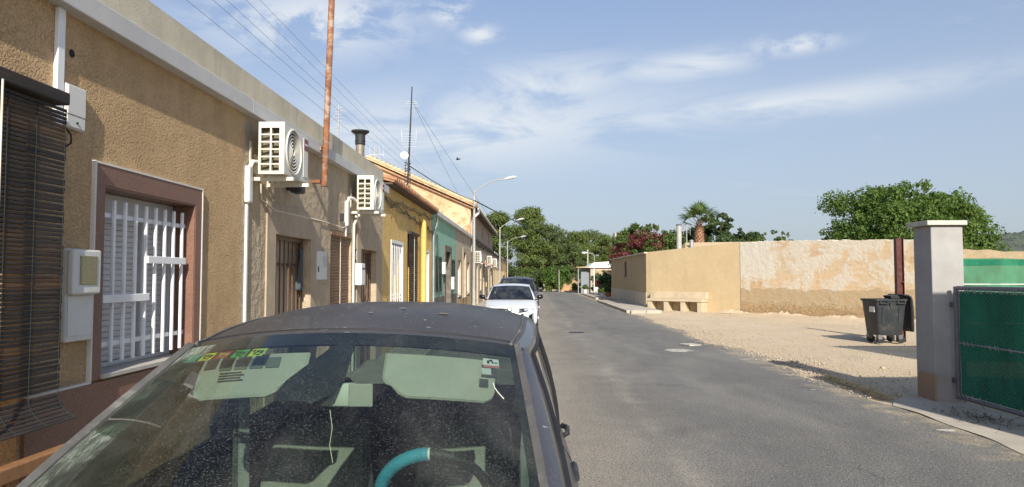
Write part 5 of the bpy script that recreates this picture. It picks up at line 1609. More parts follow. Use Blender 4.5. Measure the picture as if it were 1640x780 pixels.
def pine_parts(seed, H, W, n=9000, leaf='leaf_pine', size=.20):
    """Aleppo pine: leaning stem, limbs, rounded clumps of needles on an uneven crown"""
    g = np.random.default_rng(seed)
    t = thing('pine_tree', '', 'tree', (0, 0, 0))
    tm = MB()
    tops = Vector((g.normal(0, .06 * H), g.normal(0, .06 * H), H * .82))
    limb(tm, (0, 0, -.1), tops, .22, .06, g, .15, 7)
    clumps = []
    for k in range(46):
        h = H * (.22 + .76 * g.random() ** .75)
        f = math.sin(math.pi * min(1, max(.1, (h / H - .10) / .92)) ** .8) * .95 + .12
        a = g.uniform(0, 6.283); rr = W * f * math.sqrt(g.uniform(.08, 1))
        c = (tops.x * h / H + rr * math.cos(a), tops.y * h / H + rr * math.sin(a), h)
        s = H * g.uniform(.055, .115)
        clumps.append((c, (s * 1.35, s * 1.35, s * .72)))
        if k % 2 == 0:
            limb(tm, (tops.x * h / H * .8, tops.y * h / H * .8, h * .82), c, .07, .025, g, .15, 4)
    tm.build('trunk', 'trunk', t, smooth=60)
    vol = np.array([c[1][0] ** 2 for c in clumps]); cnt = n * vol / vol.sum()
    V, F = leaf_cloud(clumps, cnt, size, seed, .30, .0, .35, .35)
    big_mesh('crown', V, F, leaf, t)
    return t
protos = [pine_parts(31, 10.0, 3.3, 11000), pine_parts(32, 9.0, 3.6, 11000, 'leaf_pine_b'), pine_parts(33, 11.0, 3.4, 11000)]
used = [False] * 3
def pine(label, k, x, y, s, rz, group='pines at the end of the street'):
    o = protos[k] if not used[k] else copy_tree(protos[k])
    used[k] = True
    o.location = (x, y, -.05); o.scale = (s, s, s * 1.0); o.rotation_euler = (0, 0, rz)
    tag(o, label, 'tree', group)
for a in (
        ('tall dense pine right behind the last houses, left of the farthest street lamp', 0, -4.6, 100, 1.06, .3),
        ('broad tall pine behind the farthest street lamp, highest of the end pines', 2, -.2, 98, 1.02, 2.1),
        ('pine with a rounded crown just right of the lamps, over the dark car', 1, 2.6, 101, 1.02, 4.0),
        ('lower pine in the dip between the two taller end pines', 0, 4.4, 107, .80, 1.2),
        ('bushy dark pine above the orange earth bank', 2, 7.0, 103, .74, 5.1),
        ('yellowish pine standing forward of the bushy dark pine', 1, 6.1, 96, .70, 2.7),
        ('pine behind the white house at the bend', 0, 11.2, 106, .78, .9),
        ('rounded tall pine farther back, its dome above the white house', 1, 10.8, 125, 1.10, 3.3),
        ('pine between the dome pine and the red bougainvillea', 2, 15.2, 116, .82, 1.9),
        ('low pine beside the slender concrete pole', 0, 15.0, 99, .62, 4.4),
        ('pine hidden low behind the dark car and bushes', 1, .8, 112, .86, 5.6),
        ('dark pine closing the gap behind the bank', 2, 8.6, 118, .78, .4),
        ('far pine behind the end of the house row', 1, -8.0, 108, 1.0, 1.1),
        ('small far pine by the right end of the bank', 0, 13.0, 112, .66, 2.2)):
    pine(*a)

def broad_tree(name, label, x, y, H, W, zc, n, leaf, size, seed, cat='tree', trunk=True, squash=1.0, nclump=60, base=-.1, group=None, shell=.3, mod=1.0):
    g = np.random.default_rng(seed)
    t = thing(name, label, cat, (x, y, 0), group)
    clumps, tm = [], MB()
    for k in range(nclump):
        d = g.normal(size=3); d /= np.linalg.norm(d)
        if d[2] < -.35: d[2] = -.35 * g.random()
        rr = g.uniform(.35, 1.0) ** .6
        an = math.atan2(d[1], d[0])
        rr *= 1 + mod * .16 * math.sin(3 * an + seed) + mod * .13 * math.sin(5 * an + 2 * seed + d[2] * 4)
        c = (x + d[0] * W * rr, y + d[1] * W * rr * squash, zc + d[2] * (H - zc) * rr * (.9 + .1 * g.random()))
        s = W * g.uniform(.09, .25)
        clumps.append((c, (s * 1.2, s * 1.2, s * .8)))
        if trunk and k % 3 == 0:
            limb(tm, (x + g.normal(0, .1), y + g.normal(0, .1), zc * .55), c, .09, .02, g, .12, 4)
    # ragged shoots standing out of the outline
    for k in range(nclump // 2):
        a = g.uniform(0, 6.28); e = g.uniform(.1, 1.3)
        c = (x + math.cos(a) * math.cos(e) * W * 1.02, y + math.sin(a) * math.cos(e) * W * squash, zc + math.sin(e) * (H - zc) * 1.03)
        s = W * g.uniform(.04, .09)
        clumps.append((c, (s, s, s * 1.1)))
    if trunk:
        limb(tm, (x, y, base), (x + g.normal(0, .15), y, zc * .7), .24, .16, g, .1, 5)
        tm.build('trunk', 'trunk', t, smooth=60)
    vol = np.array([c[1][0] ** 2 for c in clumps]); cnt = n * vol / vol.sum()
    V, F = leaf_cloud(clumps, cnt, size, seed, .62, .25, shell, .5)
    big_mesh('crown', V, F, leaf, t)
    return t
GR = 'trees behind the old wall'
broad_tree('leafy_tree', 'large spreading bright green tree behind the old wall and red post', 22.6, 43, 7.1, 4.5, 3.9, 70000, 'leaf_tree', .085, 51, nclump=85)
broad_tree('leafy_tree', 'lower right lobe tree beside the large spreading tree, partly behind the pillar', 25.6, 42, 4.7, 1.5, 2.9, 14000, 'leaf_tree', .085, 52)
broad_tree('leafy_tree', 'small treetop showing over the wall left of the large spreading tree', 19.4, 46, 4.1, 1.0, 2.7, 6500, 'leaf_tree', .085, 53)
broad_tree('leafy_tree', 'low leafy treetop alone over the middle of the old wall', 16.6, 48, 4.7, 1.5, 2.8, 9000, 'leaf_mid', .09, 54)
broad_tree('leafy_tree', 'dark tall tree close behind the palm', 15.3, 58, 6.7, 2.2, 4.0, 20000, 'leaf_dark', .11, 55, mod=.35)
broad_tree('leafy_tree', 'dark tree right of the palm, lower of the two', 17.9, 58, 5.3, 1.9, 3.3, 15000, 'leaf_dark', .11, 56)
broad_tree('leafy_tree', 'dark tree left of the palm trunk behind the flue', 12.9, 60, 5.2, 1.9, 3.2, 12000, 'leaf_dark', .11, 57)
broad_tree('leafy_tree', 'bright green tree above the red bougainvillea', 9.9, 60, 6.0, 2.9, 3.6, 26000, 'leaf_mid', .11, 58)
broad_tree('leafy_tree', 'yellow green tree between the bougainvillea and the grey flue', 12.6, 62, 5.7, 2.0, 3.8, 9000, 'leaf_pine', .13, 59)
bg_ = broad_tree('bougainvillea', 'big bougainvillea covered in dull red flowers over the low building', 9.8, 55.0, 5.0, 2.7, 3.2, 15000, 'leaf_mid', .09, 60, 'bush')
g = np.random.default_rng(61)
cl_ = []
for k in range(64):
    a = g.uniform(2.3, 5.6); e = g.uniform(-.5, 1.35); rr = g.uniform(.8, 1.04)
    cl_.append(((9.5 + 2.8 * math.cos(a) * math.cos(e) * rr - .35 * g.random(), 55 + 2.7 * math.sin(a) * math.cos(e) * rr, 3.1 + 1.9 * math.sin(e) * rr), (.42, .42, .36)))
for k in range(18):
    cl_.append(((6.9 + g.uniform(0, .9), 54 + g.uniform(-.8, .8), 2.2 + g.uniform(0, 1.6)), (.35, .35, .3)))
V, F = leaf_cloud(cl_, [60] * len(cl_), .075, 62, .8, .0, .2, .3)
big_mesh('blossoms', V, F, 'petal', bg_)

# palm: ragged trunk and fan leaves, each leaf a piece
pt = thing('palm_tree', 'single fan palm with a rough red brown trunk above the low building', 'tree', (13.1, 54.5, 0))
tk = MB()
prof = [(0, .34), (1.5, .32), (3.0, .36), (4.2, .40), (5.0, .37), (5.4, .27), (5.65, .14)]
tk.lathe((13.1, 54.5, -.1), (0, 0, 1), prof, 14)
for k in range(260):
    z = 1.6 + 4.1 * (k / 260); a = k * 2.399
    r_ = np.interp(z, [p[0] for p in prof], [p[1] for p in prof])
    c = Vector((13.1 + r_ * math.cos(a), 54.5 + r_ * math.sin(a), z)); o_ = Vector((math.cos(a), math.sin(a), 0)); s_ = Vector((-math.sin(a), math.cos(a), 0))
    tk.face(c - s_ * .07 - o_ * .03, c + s_ * .07 - o_ * .03, c + s_ * .035 + o_ * .10 + Vector((0, 0, .17)), c - s_ * .035 + o_ * .10 + Vector((0, 0, .17)))
tk.build('trunk', 'palm_trunk', pt)
def frond_mesh(seed):
    g = random.Random(seed)
    mb = MB()
    L = 1.3
    pts = [(L * t, 0, -.10 * t * t) for t in np.linspace(0, 1, 5)]
    mb.cur = 1; mb.tube(pts, [.035, .03, .026, .022, .018], 5); mb.cur = 0
    c = Vector(pts[-1])
    for k in range(19):
        a = R(-105 + 210 * k / 18) + g.uniform(-.04, .04)
        ln = .92 * (1 - .25 * abs(k - 9) / 9) * g.uniform(.9, 1.08)
        d = Vector((math.cos(a), math.sin(a), 0)); s = Vector((-math.sin(a), math.cos(a), 0))
        p0, p1, p2 = c, c + d * ln * .6 + Vector((0, 0, .05 - .03 * (k % 2))), c + d * ln + Vector((0, 0, -.30 * g.uniform(.6, 1.3)))
        mb.face(p0 - s * .012, p0 + s * .012, p1 + s * .045, p1 - s * .045)
        mb.face(p1 - s * .045, p1 + s * .045, p2)
    return mb.mesh('frond', ['leaf_palm', 'trunk'], smooth=None)
fm = [frond_mesh(k) for k in range(4)]
g = random.Random(3)
for k in range(17):
    o = piece('frond', fm[k % 4], pt, (13.1, 54.5, 5.45 + .25 * (k / 17)))
    el_ = R(86 - 66 * (1 - k / 16) ** 1.1)
    o.rotation_euler = (g.uniform(-.25, .25), -el_, k * 2.399 + g.uniform(-.2, .2))
    sc_ = g.uniform(.72, .98); o.scale = (sc_, sc_, sc_)

# flues and aerial on the roof of the low building
o = MB().tube([(8.98, 42.3, 2.8), (8.98, 42.3, 4.72)], .155, 14).build('flue_pipe', 'lamp_grey', smooth=60)
MB().lathe((8.98, 42.3, 4.722), (0, 0, 1), [(0, .17), (.05, .18), (.09, .13)], 14).build('cap', 'galv_dark', o)
tag(o, 'tall grey metal flue on the low building left of the palm', 'flue')
o = MB().tube([(9.72, 42.3, 2.8), (9.72, 42.3, 3.78)], .12, 12).build('flue_pipe', 'galv', smooth=60)
MB().lathe((9.72, 42.3, 3.782), (0, 0, 1), [(0, .14), (.04, .14), (.10, .03)], 12).build('cap', 'galv', o)
tag(o, 'short grey metal flue between the tall flue and the palm trunk', 'flue')
ae_ = thing('antenna', 'small pale aerial on a pole between the tall flue and the palm', 'antenna', (11.2, 50, 3))
MB().tube([(11.15, 50, 2.9), (11.15, 50, 5.3)], .03, 6).build('pole', 'galv', ae_)
q = MB()
for k in range(5):
    q.tube([(10.9, 50, 4.75 + k * .12), (11.42, 50, 4.78 + k * .12)], .012, 4)
q.tube([(10.92, 50, 4.6), (10.92, 50, 5.35)], .022, 4); q.tube([(11.40, 50, 4.6), (11.40, 50, 5.35)], .022, 4)
q.build('elements', 'galv_dark', ae_)

# ------------------------------------------------------------------ the bend at the far end
wh = thing('small_house', 'small white house with a porch roof at the bend on the right', 'house', (7.0, 72, 0))
MB().box(6.1, 12, 70.0, 76, -.1, 2.55).build('wall', 'stucco_cream', wh)
MB().hexa([(5.9, 69.8, 2.552), (12.2, 69.8, 2.552), (12.2, 76.2, 2.552), (5.9, 76.2, 2.552)], [(6.4, 69.8, 3.05), (8.4, 69.8, 3.2), (8.4, 76.2, 3.2), (6.4, 76.2, 3.05)]).build('roof', 'white_paint', wh)
MB().box(4.7, 6.098, 69.9, 76, 2.56, 2.64).build('porch_roof', 'tile_pale', wh)
MB().box(5.2, 6.098, 70.6, 70.66, -.1, 2.5).build('door', 'grey_shed', wh)
MB().tube([(4.9, 70.1, 0), (4.9, 70.1, 2.56)], .05, 8).build('post', 'galv', wh)
yw = thing('garden_wall', 'ochre garden wall between the white house and the low building', 'wall', (9, 66, 0))
MB().box(6.25, 14, 66.0, 66.3, -.1, 2.2).build('wall', 'stucco_sand', yw)
MB().box(6.2, 14, 65.95, 66.35, 2.202, 2.27).build('coping', 'tile_pale', yw)
bk = MB()
bk.grid(lambda u, v: (3.6 + 6.2 * u, 80 + 7 * v, -.1 + (1.2 + .25 * math.sin(u * 11) + .15 * math.sin(u * 27)) * min(1, v * 3.0)), 40, 10)
structure(bk.build('earth_bank', 'earth_bank', smooth=180))
def bush(label, x, y, w, h, n, leaf, size, seed, cat='bush', name='bush'):
    g = np.random.default_rng(seed)
    t = thing(name, label, cat, (x, y, 0))
    cl = []
    for k in range(24):
        a = g.uniform(0, 6.28); rr = w * math.sqrt(g.random()) * .8
        z = h * g.uniform(.12, .85)
        cl.append(((x + rr * math.cos(a), y + rr * math.sin(a) * .8, z), (w * .30, w * .30, h * .18)))
    V, F = leaf_cloud(cl, [n / 24] * 24, size, seed, .6, .1, .25, .4)
    big_mesh('foliage', V, F, leaf, t)
    tm = MB()
    for k in range(5): limb(tm, (x + g.normal(0, w * .1), y, -.05), cl[k][0], .03, .01, g)
    tm.build('stem', 'trunk', t)
    return t
bush('bright green rounded bush at the road end beside the dark car', 2.6, 80, 1.5, 2.9, 5500, 'leaf_tree', .10, 71)
bush('taller leafy bush right of the rounded bush at the road end', 4.0, 82, 1.0, 3.0, 4000, 'leaf_tree', .10, 72)
bush('dark bush half hidden behind the dark parked car', .9, 82, 1.3, 2.6, 4200, 'leaf_dark', .10, 73)
bush('dark evergreen bush closing the gap behind the last house', -2.2, 93, 1.8, 3.2, 5000, 'leaf_dark', .12, 78)
bush('dense evergreen thicket behind the last house of the row', -4.2, 97, 2.4, 5.0, 8000, 'leaf_dark', .13, 70)
bush('tall shrub under the pines behind the dark car', -.4, 90, 1.6, 3.0, 5000, 'leaf_mid', .11, 79)
bush('low weeds on the earth bank foot', 5.6, 79.3, .9, 1.0, 2600, 'leaf_mid', .07, 74)
bush('dark creeper shrub against the ochre garden wall', 6.6, 64.3, 1.1, 2.0, 5200, 'leaf_dark', .10, 75)
bush('green shrub beside the ochre wall next to the low building', 7.4, 62.5, .9, 1.6, 3200, 'leaf_dark', .09, 76)
bush('small green potted shrub in front of the creeper', 6.3, 60.5, .45, 1.1, 1600, 'leaf_mid', .06, 77)
def potted(label, x, y, h, m, leaf, seed, red=False):
    t = thing('potted_plant', label, 'potted plant', (x, y, .11), 'potted plants on the pavement at the bend')
    MB().lathe((x, y, .11), (0, 0, 1), [(0, .16), (.02, .17), (h * .45, .24), (h * .48, .25), (h * .48, .21), (h * .42, .2)], 14).build('pot', m, t, smooth=40)
    V, F = leaf_cloud([((x, y, .11 + h * .75), (.3, .3, h * .3)), ((x + .1, y, .11 + h * .6), (.28, .25, h * .2))], [320, 200], .06, seed, .6, .2, .2, .3)
    big_mesh('leaves', V, F, leaf, t)
potted('white potted plant nearest the bend', 5.25, 66, .8, 'white_plastic', 'leaf_mid', 81)
potted('potted plant with dark red leaves before the grey door', 6.0, 63.0, 1.35, 'white_plastic', 'petal', 82)
potted('terracotta pot with a small green plant', 6.4, 57.8, .7, 'terracotta', 'leaf_mid', 83)
potted('wide terracotta pot closest to the low building', 6.1, 54.6, .75, 'terracotta', 'leaf_dark', 84)
potted('pale pot with a green plant between the terracotta pots', 5.8, 56.3, .6, 'white_plastic', 'leaf_mid', 85)
def pole(label, x, y, h, r, m, name='pole'):
    o = MB().tube([(x, y, 0), (x, y, h)], [r, r * .75], 8).build(name, m, smooth=60)
    return tag(o, label, 'pole')
pole('slender pale concrete pole left of the bougainvillea', 8.9, 72.5, 6.2, .14, 'concrete')
pole('thin pale pole before the pines over the white house', 7.0, 84, 4.9, .10, 'concrete')
pole('thin white post before the creeper shrub', 5.72, 62.0, 2.4, .05, 'white_metal')
pole('short pale stake at the road end by the bushes', 3.25, 76, 2.4, .05, 'lamp_grey')
sl_ = thing('street_lamp', 'tiny street lamp head beside the white house roof', 'street lamp', (7.4, 80, 0))
MB().tube([(7.4, 80, 0), (7.4, 80, 4.0), (7.25, 80, 4.3), (6.5, 80, 4.35)], .04, 6).build('pole', 'lamp_grey', sl_, smooth=60)
MB().lathe((6.6, 80, 4.36), (-1, 0, 0), [(0, .06), (.2, .13), (.5, .13), (.62, .04)], 10).build('lamp_head', 'lamp_head', sl_, smooth=50)
# ------------------------------------------------------------------ cars (front at y = 0, facing -y, then moved to their places)
def lerp(a, b, t): return a + (b - a) * t
def interp(tab, y, j):
    return float(np.interp(y, [r[0] for r in tab], [r[j] for r in tab]))

def smooth_tab(tab):
    """finer table through the given rows, so long panels bend softly"""
    ys = [r[0] for r in tab]
    out = []
    for i in range(len(tab) - 1):
        p0, p1, p2, p3 = tab[max(i - 1, 0)], tab[i], tab[i + 1], tab[min(i + 2, len(tab) - 1)]
        for k in range(6):
            t = k / 6
            out.append(tuple(0.5 * (2 * b + (c - a) * t + (2 * a - 5 * b + 4 * c - d) * t * t + (3 * b - a - 3 * c + d) * t ** 3) if j else b + (c - b) * t
                             for j, (a, b, c, d) in enumerate(zip(p0, p1, p2, p3))))
    out.append(tuple(tab[-1]))
    return out

def build_car(name, label, P, body, side, glass, glass_s, detail=False, group='cars parked along the houses'):
    t = thing(name, label, 'car', (0, 0, 0), group)
    E, RF = smooth_tab(P['edge']), P['roof']
    y0, y1 = P['edge'][0][0], P['edge'][-1][0]
    WT, WBt = P['wt'], P['wb']
    T = lambda s: Vector((WT[0] * s, WT[1] + WT[2] * s * s, WT[3] - WT[4] * s * s))
    B = lambda s: Vector((WBt[0] * s, WBt[1] + WBt[2] * s * s, WBt[3] - WBt[4] * s * s))
    def W(s, q):
        p = T(s).lerp(B(s), q)
        b = P.get('bulge', .03) * math.sin(math.pi * q) * (1 - .5 * s * s)
        return p + Vector((0, -b * .5, b))
    t['_'] = 0
    del t['_']
    # bodywork -------------------------------------------------
    zs, Wm = P['sill'], P['wmax']
    def prof(y, k):
        xe, ze = interp(E, y, 1), interp(E, y, 2)
        wy = max(xe + .012, min(Wm, xe + .09, interp(E, y, 3)))
        x = xe + (wy - xe) * (1 - (1 - min(k / .30, 1)) ** 2) - (.05 * ((k - .72) / .28) ** 2 if k > .72 else 0)
        return x, lerp(ze, zs, k)
    nose_d = P['nose']
    yf = lambda s: y0 * abs(s) ** 2.6
    def nose(s, k):
        x, z = prof(y0, k)
        zc = interp(E, y0, 2) + .02 * (1 - abs(s) ** 2) * (1 - k)
        z = lerp(zc, zs, k)
        return (x * (abs(s) ** .9) * (1 if s > 0 else -1), yf(s) + (nose_d * (1 - k) ** 2.2 + .05 * max(0, k - .6)) * (1 - abs(s) ** 3), z)
    MB().grid(lambda u, v: nose(2 * u - 1, v), 32, 14).build('front_bumper', body, t, smooth=60)
    def bonnet(u, v):
        s = 2 * u - 1
        a = abs(s)
        sg = 1 if s > 0 else -1
        yb = WBt[1] + WBt[2] * s * s - .03
        y = lerp(yf(s) + nose_d * (1 - a ** 3), yb, v)
        ye = lerp(y0, WBt[1] + WBt[2] - .03, v)
        xe, ze = interp(E, ye, 1), interp(E, ye, 2)
        zc = lerp(interp(E, y0, 2) + .02, WBt[3] - .012, 1 - (1 - v) ** 1.5)
        return (xe * (a ** .9) * sg, y, lerp(zc, ze, a ** 4))
    MB().grid(bonnet, 28, 14).build('bonnet', body, t, smooth=60)
    n = 40
    for sg in (1, -1):
        MB().grid(lambda u, v: (sg * prof(lerp(y0, y1, u), v)[0], lerp(y0, y1, u), prof(lerp(y0, y1, u), v)[1]), n, 14, flip=sg < 0).build('side_panel', side, t, smooth=60)
    yt = P['tail']
    def tail(u, v):
        s = 2 * u - 1
        x, z = prof(y1, v)
        return (x * s, y1 + (yt - y1) * (1 - abs(s) ** 2.6) * math.sin(min(1, .35 + v) * math.pi / 2), z)
    MB().grid(tail, 20, 10).build('rear_panel', body, t, smooth=60)
    # underside and cabin tub
    tub = MB()
    tub.box(-Wm + .1, Wm - .1, y0 + .15, y1 - .1, zs, zs + .06)
    yc = WBt[1] + .05
    for sg in (1, -1):
        tub.grid(lambda u, v: (sg * (interp(E, lerp(yc, y1 - .05, u), 1) - .012 - .05 * min(1, v * 4)), lerp(yc, y1 - .05, u), lerp(interp(E, lerp(yc, y1 - .05, u), 2), zs + .05, v)), 20, 6)
    tub.box(-.66, .66, yc + .02, yc + .06, zs, WBt[3] - .12)
    tub.build('cabin_lining', 'interior_dark', t, smooth=50)
    # roof -------------------------------------------------------
    yr = [r[0] for r in RF]
    RFs = smooth_tab([(WT[1] + WT[2], WT[0], WT[3] - WT[4], WT[3])] + RF)
    rear = RF[-1][0]
    def roof(u, v, dz=0.0, k=1.0):
        s = 2 * u - 1
        q = v ** 1.15
        y = lerp(WT[1] + WT[2] * s * s, rear, q)
        ye = lerp(WT[1] + WT[2], rear, q)
        w, ze, zc = interp(RFs, ye, 1), interp(RFs, ye, 2), interp(RFs, ye, 3)
        f = 1 - abs(s) ** lerp(2, 2.6, min(1, v * 4))
        return (w * s * k, y, ze + (zc - ze) * f + dz)
    MB().grid(lambda u, v: roof(u, v), 28, 26).build('roof', body, t, smooth=80)
    MB().grid(lambda u, v: roof(u, v, -.035, .97), 12, 10, flip=True).build('headliner', 'headliner', t, smooth=80)
    hd = MB().grid(lambda u, v: (W(2 * u - 1, 0).lerp(Vector(roof(u, .0, -.036, .97)) + Vector((0, .05, -.012)), v)), 20, 2)
    hd.build('header', 'headliner', t, smooth=80)
    # side edge of the roof down to the windows
    top = lambda y, sg: Vector((sg * (interp(RFs, y, 1) + P['rail'][0]), y, interp(RFs, y, 2) - P['rail'][1]))
    belt = lambda y, sg: Vector((sg * interp(E, y, 1), y, interp(E, y, 2)))
    ya = WT[1] + WT[2]
    for sg in (1, -1):
        MB().grid(lambda u, v: Vector(roof(1.0 if sg > 0 else 0.0, u)).lerp(top(lerp(ya, rear, u ** 1.15), sg), v) + Vector((sg * .012 * math.sin(math.pi * v), 0, .006 * math.sin(math.pi * v))), 26, 4).build('roof_side', side, t, smooth=70)
    # windscreen --------------------------------------------------
    ws = MB().grid(lambda u, v: W(2 * u - 1, v), 28, 22).build('windscreen', glass, t, smooth=180)
    ins = Vector((0, .0035, -.006))
    fr = MB()
    th = P.get('frit', .05)
    fr.grid(lambda u, v: W(2 * u - 1, v * th * .8) + ins, 24, 2)
    fr.grid(lambda u, v: W(2 * u - 1, 1 - v * .08) + ins, 24, 2)
    for sg in (1, -1):
        fr.grid(lambda u, v: W(sg * (1 - .045 * v), u) + ins, 24, 2)
    fr.build('frit', 'seal', ws, smooth=180)
    # A pillars: moulding beside the glass, painted post outside it
    yA = P['apillar']
    for sg in (1, -1):
        rings, mould = [], []
        for k in range(15):
            q = k / 14
            pi = W(sg, q)
            po = top(ya + .07, sg).lerp(belt(yA, sg), q) + Vector((sg * .018 * math.sin(math.pi * q), 0, .012 * math.sin(math.pi * q)))
            m1 = pi.lerp(po, .11)
            o1 = Vector((sg * .012, -.006, .014))
            mould.append([pi + Vector((sg * -.006, 0, .003)), pi.lerp(m1, .5) + o1 * .9, m1 + o1 * .5, pi.lerp(m1, .5) - o1])
            rings.append([m1, m1.lerp(po, .5) + o1 * 1.15, po, m1.lerp(po, .5) - o1 * 2.2])
        MB().loft(rings).build('pillar', side, t, smooth=60)
        MB().loft(mould).build('windscreen_trim', P.get('trim', 'black_trim'), t, smooth=60)
        # side windows with posts and seals
        def sidep(y_b, y_t, k):
            p = belt(y_b, sg).lerp(top(y_t, sg), k)
            return p + Vector((sg * .022 * math.sin(math.pi * k), 0, 0))
        for (b0, b1, t0, t1) in P['windows']:
            g = MB().grid(lambda u, v: sidep(lerp(b0, b1, u), lerp(t0, t1, u), v) - Vector((sg * .006, 0, 0)), 10, 8).build('side_window', glass_s, t, smooth=180)
            rim = [sidep(b0, t0, v / 8) for v in range(9)] + [sidep(lerp(b0, b1, u / 8), lerp(t0, t1, u / 8), 1) for u in range(1, 9)] + [sidep(b1, t1, 1 - v / 8) for v in range(1, 9)] + [sidep(lerp(b1, b0, u / 8), lerp(t1, t0, u / 8), 0) for u in range(1, 9)]
            MB().tube(rim, .011, 5, cap=False).build('window_seal', 'seal', g, smooth=60)
        for (b0, b1, t0, t1) in P['posts']:
            MB().loft([[sidep(b0, t0, v / 6), sidep(b1, t1, v / 6), sidep(b1, t1, v / 6) - Vector((sg * .05, 0, 0)), sidep(b0, t0, v / 6) - Vector((sg * .05, 0, 0))] for v in range(7)]).build('door_post', 'black_trim', t, smooth=40)
        b0, t0 = P['cpost']
        MB().grid(lambda u, v: sidep(lerp(b0, y1, u), lerp(t0, rear, u), v), 8, 8).build('rear_pillar', side, t, smooth=80)
        # mirror, handles, shut lines
        my, mz = P['mirror']
        xm = interp(E, my, 1)
        mr = MB()
        rings = []
        for k, (f, a) in enumerate(((0, .35), (.08, .75), (.3, 1), (.7, 1), (.92, .8), (1, .4))):
            c = Vector((sg * (xm + .06 + .19 * f), my + .03 * f, mz))
            rings.append([c + Vector((0, .065 * a * math.cos(q), .075 * a * math.sin(q) + .02 * f)) for q in np.linspace(0, 2 * math.pi, 10, endpoint=False)])
        mr.loft(rings)
        mr.tube([(sg * (xm - .01), my, mz - .10), (sg * (xm + .10), my, mz - .05)], .022, 6)
        mr = mr.build('door_mirror', P.get('mirror_mat', 'black_trim'), t, smooth=60)
        MB().face(*[(sg * (xm + .07 + .165 * a), my + .069, mz + .012 + b * .055) for a, b in ((0, -1), (1, -.9), (1, 1), (0, 1))]).build('mirror_glass', 'mirror', mr)
        for hy, hp_ in P['handles']:
            x, z = prof(hy, .13)
            MB().tube([(sg * (x + .002), hy - .09, z), (sg * (x + .8 * hp_), hy - .06, z + .004), (sg * (x + hp_), hy + .05, z + .008), (sg * (x + .002), hy + .085, z + .01)], .014, 6).build('door_handle', P.get('handle_mat', side), t, smooth=60)
        for sy in P['shuts']:
            MB().tube([(sg * (prof(sy, k)[0] + .0005), sy, prof(sy, k)[1]) for k in np.linspace(.02, .93, 12)], .0035, 4).build('door_gap', 'seal', t)
    # rear window
    rb = P['rear_glass']
    MB().grid(lambda u, v: Vector(roof(.5 + (u - .5) * .94, 1)).lerp(Vector(((2 * u - 1) * rb[0], rb[1] - .06 * (2 * u - 1) ** 2, rb[2])), v), 14, 8).build('rear_window', 'glass_far', t, smooth=180)
    # wheels
    r = P['wheel_r']
    for sg in (1, -1):
        for wy in P['axles']:
            xw = min(prof(wy - r, .6)[0], prof(wy + r, .6)[0], prof(wy, .6)[0])
            MB().lathe((sg * (xw - .10), wy, r), (sg, 0, 0), [(0, r + .045), (.112, r + .045), (.113, r - .1)], 30).build('wheel_arch', 'rubber', t)
            wl = MB().lathe((sg * (xw - .19), wy, r), (sg, 0, 0), [(0, r * .7), (0, r * .93), (.03, r), (.18, r), (.212, r * .93), (.214, r * .70)], 28).build('tyre', 'rubber', t, smooth=40)
            MB().lathe((sg * (xw + .0245), wy, r), (sg, 0, 0), [(0, r * .69), (.008, r * .69), (.006, r * .62), (.001, r * .60)], 26).build('rim_edge', 'rim', wl, smooth=40)
            rm = MB()
            c = Vector((sg * (xw + .030), wy, r))
            for k in range(6):
                a = 2 * math.pi * k / 6
                rm.tube([c, c + Vector((0, math.cos(a), math.sin(a))) * r * .64], [.035, .022], 6)
            rm.lathe((sg * (xw + .026), wy, r), (sg, 0, 0), [(0, r * .22), (.02, r * .18)], 14)
            rm.build('rim', 'rim', wl, smooth=40)
    return t, dict(T=T, B=B, W=W, E=E, RF=RFs, top=top, belt=belt, ws=ws, prof=prof, nose=nose, yf=yf, roof=roof)

def nose_y(x, z):
    Qq, Pp = NOSE
    E = Qq['E']; ze = interp(E, Pp['edge'][0][0], 2)
    k = max(0.0, min(1.0, (ze + .01 - z) / (ze - Pp['sill'])))
    xp = Qq['prof'](Pp['edge'][0][0], k)[0]
    s = min(1.0, abs(x) / xp) ** (1 / .9)
    return Qq['nose'](s, k)[1]
def patch(name, m, xa, xb, lo, hi, parent, n=10, proud=.008, nz=4):
    mb = MB()
    f = lambda u, v: (lerp(xa, xb, u), lerp(lo(lerp(xa, xb, u)), hi(lerp(xa, xb, u)), v))
    def p(u, v, d):
        x, z = f(u, v)
        return (x, nose_y(x, z) - d, z)
    mb.grid(lambda u, v: p(u, v, proud), n, nz)
    ring = [(k / n, 0) for k in range(n)] + [(1, k / nz) for k in range(nz)] + [(1 - k / n, 1) for k in range(n)] + [(0, 1 - k / nz) for k in range(nz)]
    for i in range(len(ring)):
        a, b = ring[i], ring[(i + 1) % len(ring)]
        mb.face(p(*a, proud), p(*b, proud), p(*b, -.02), p(*a, -.02))
    return mb.build(name, m, parent, smooth=50)

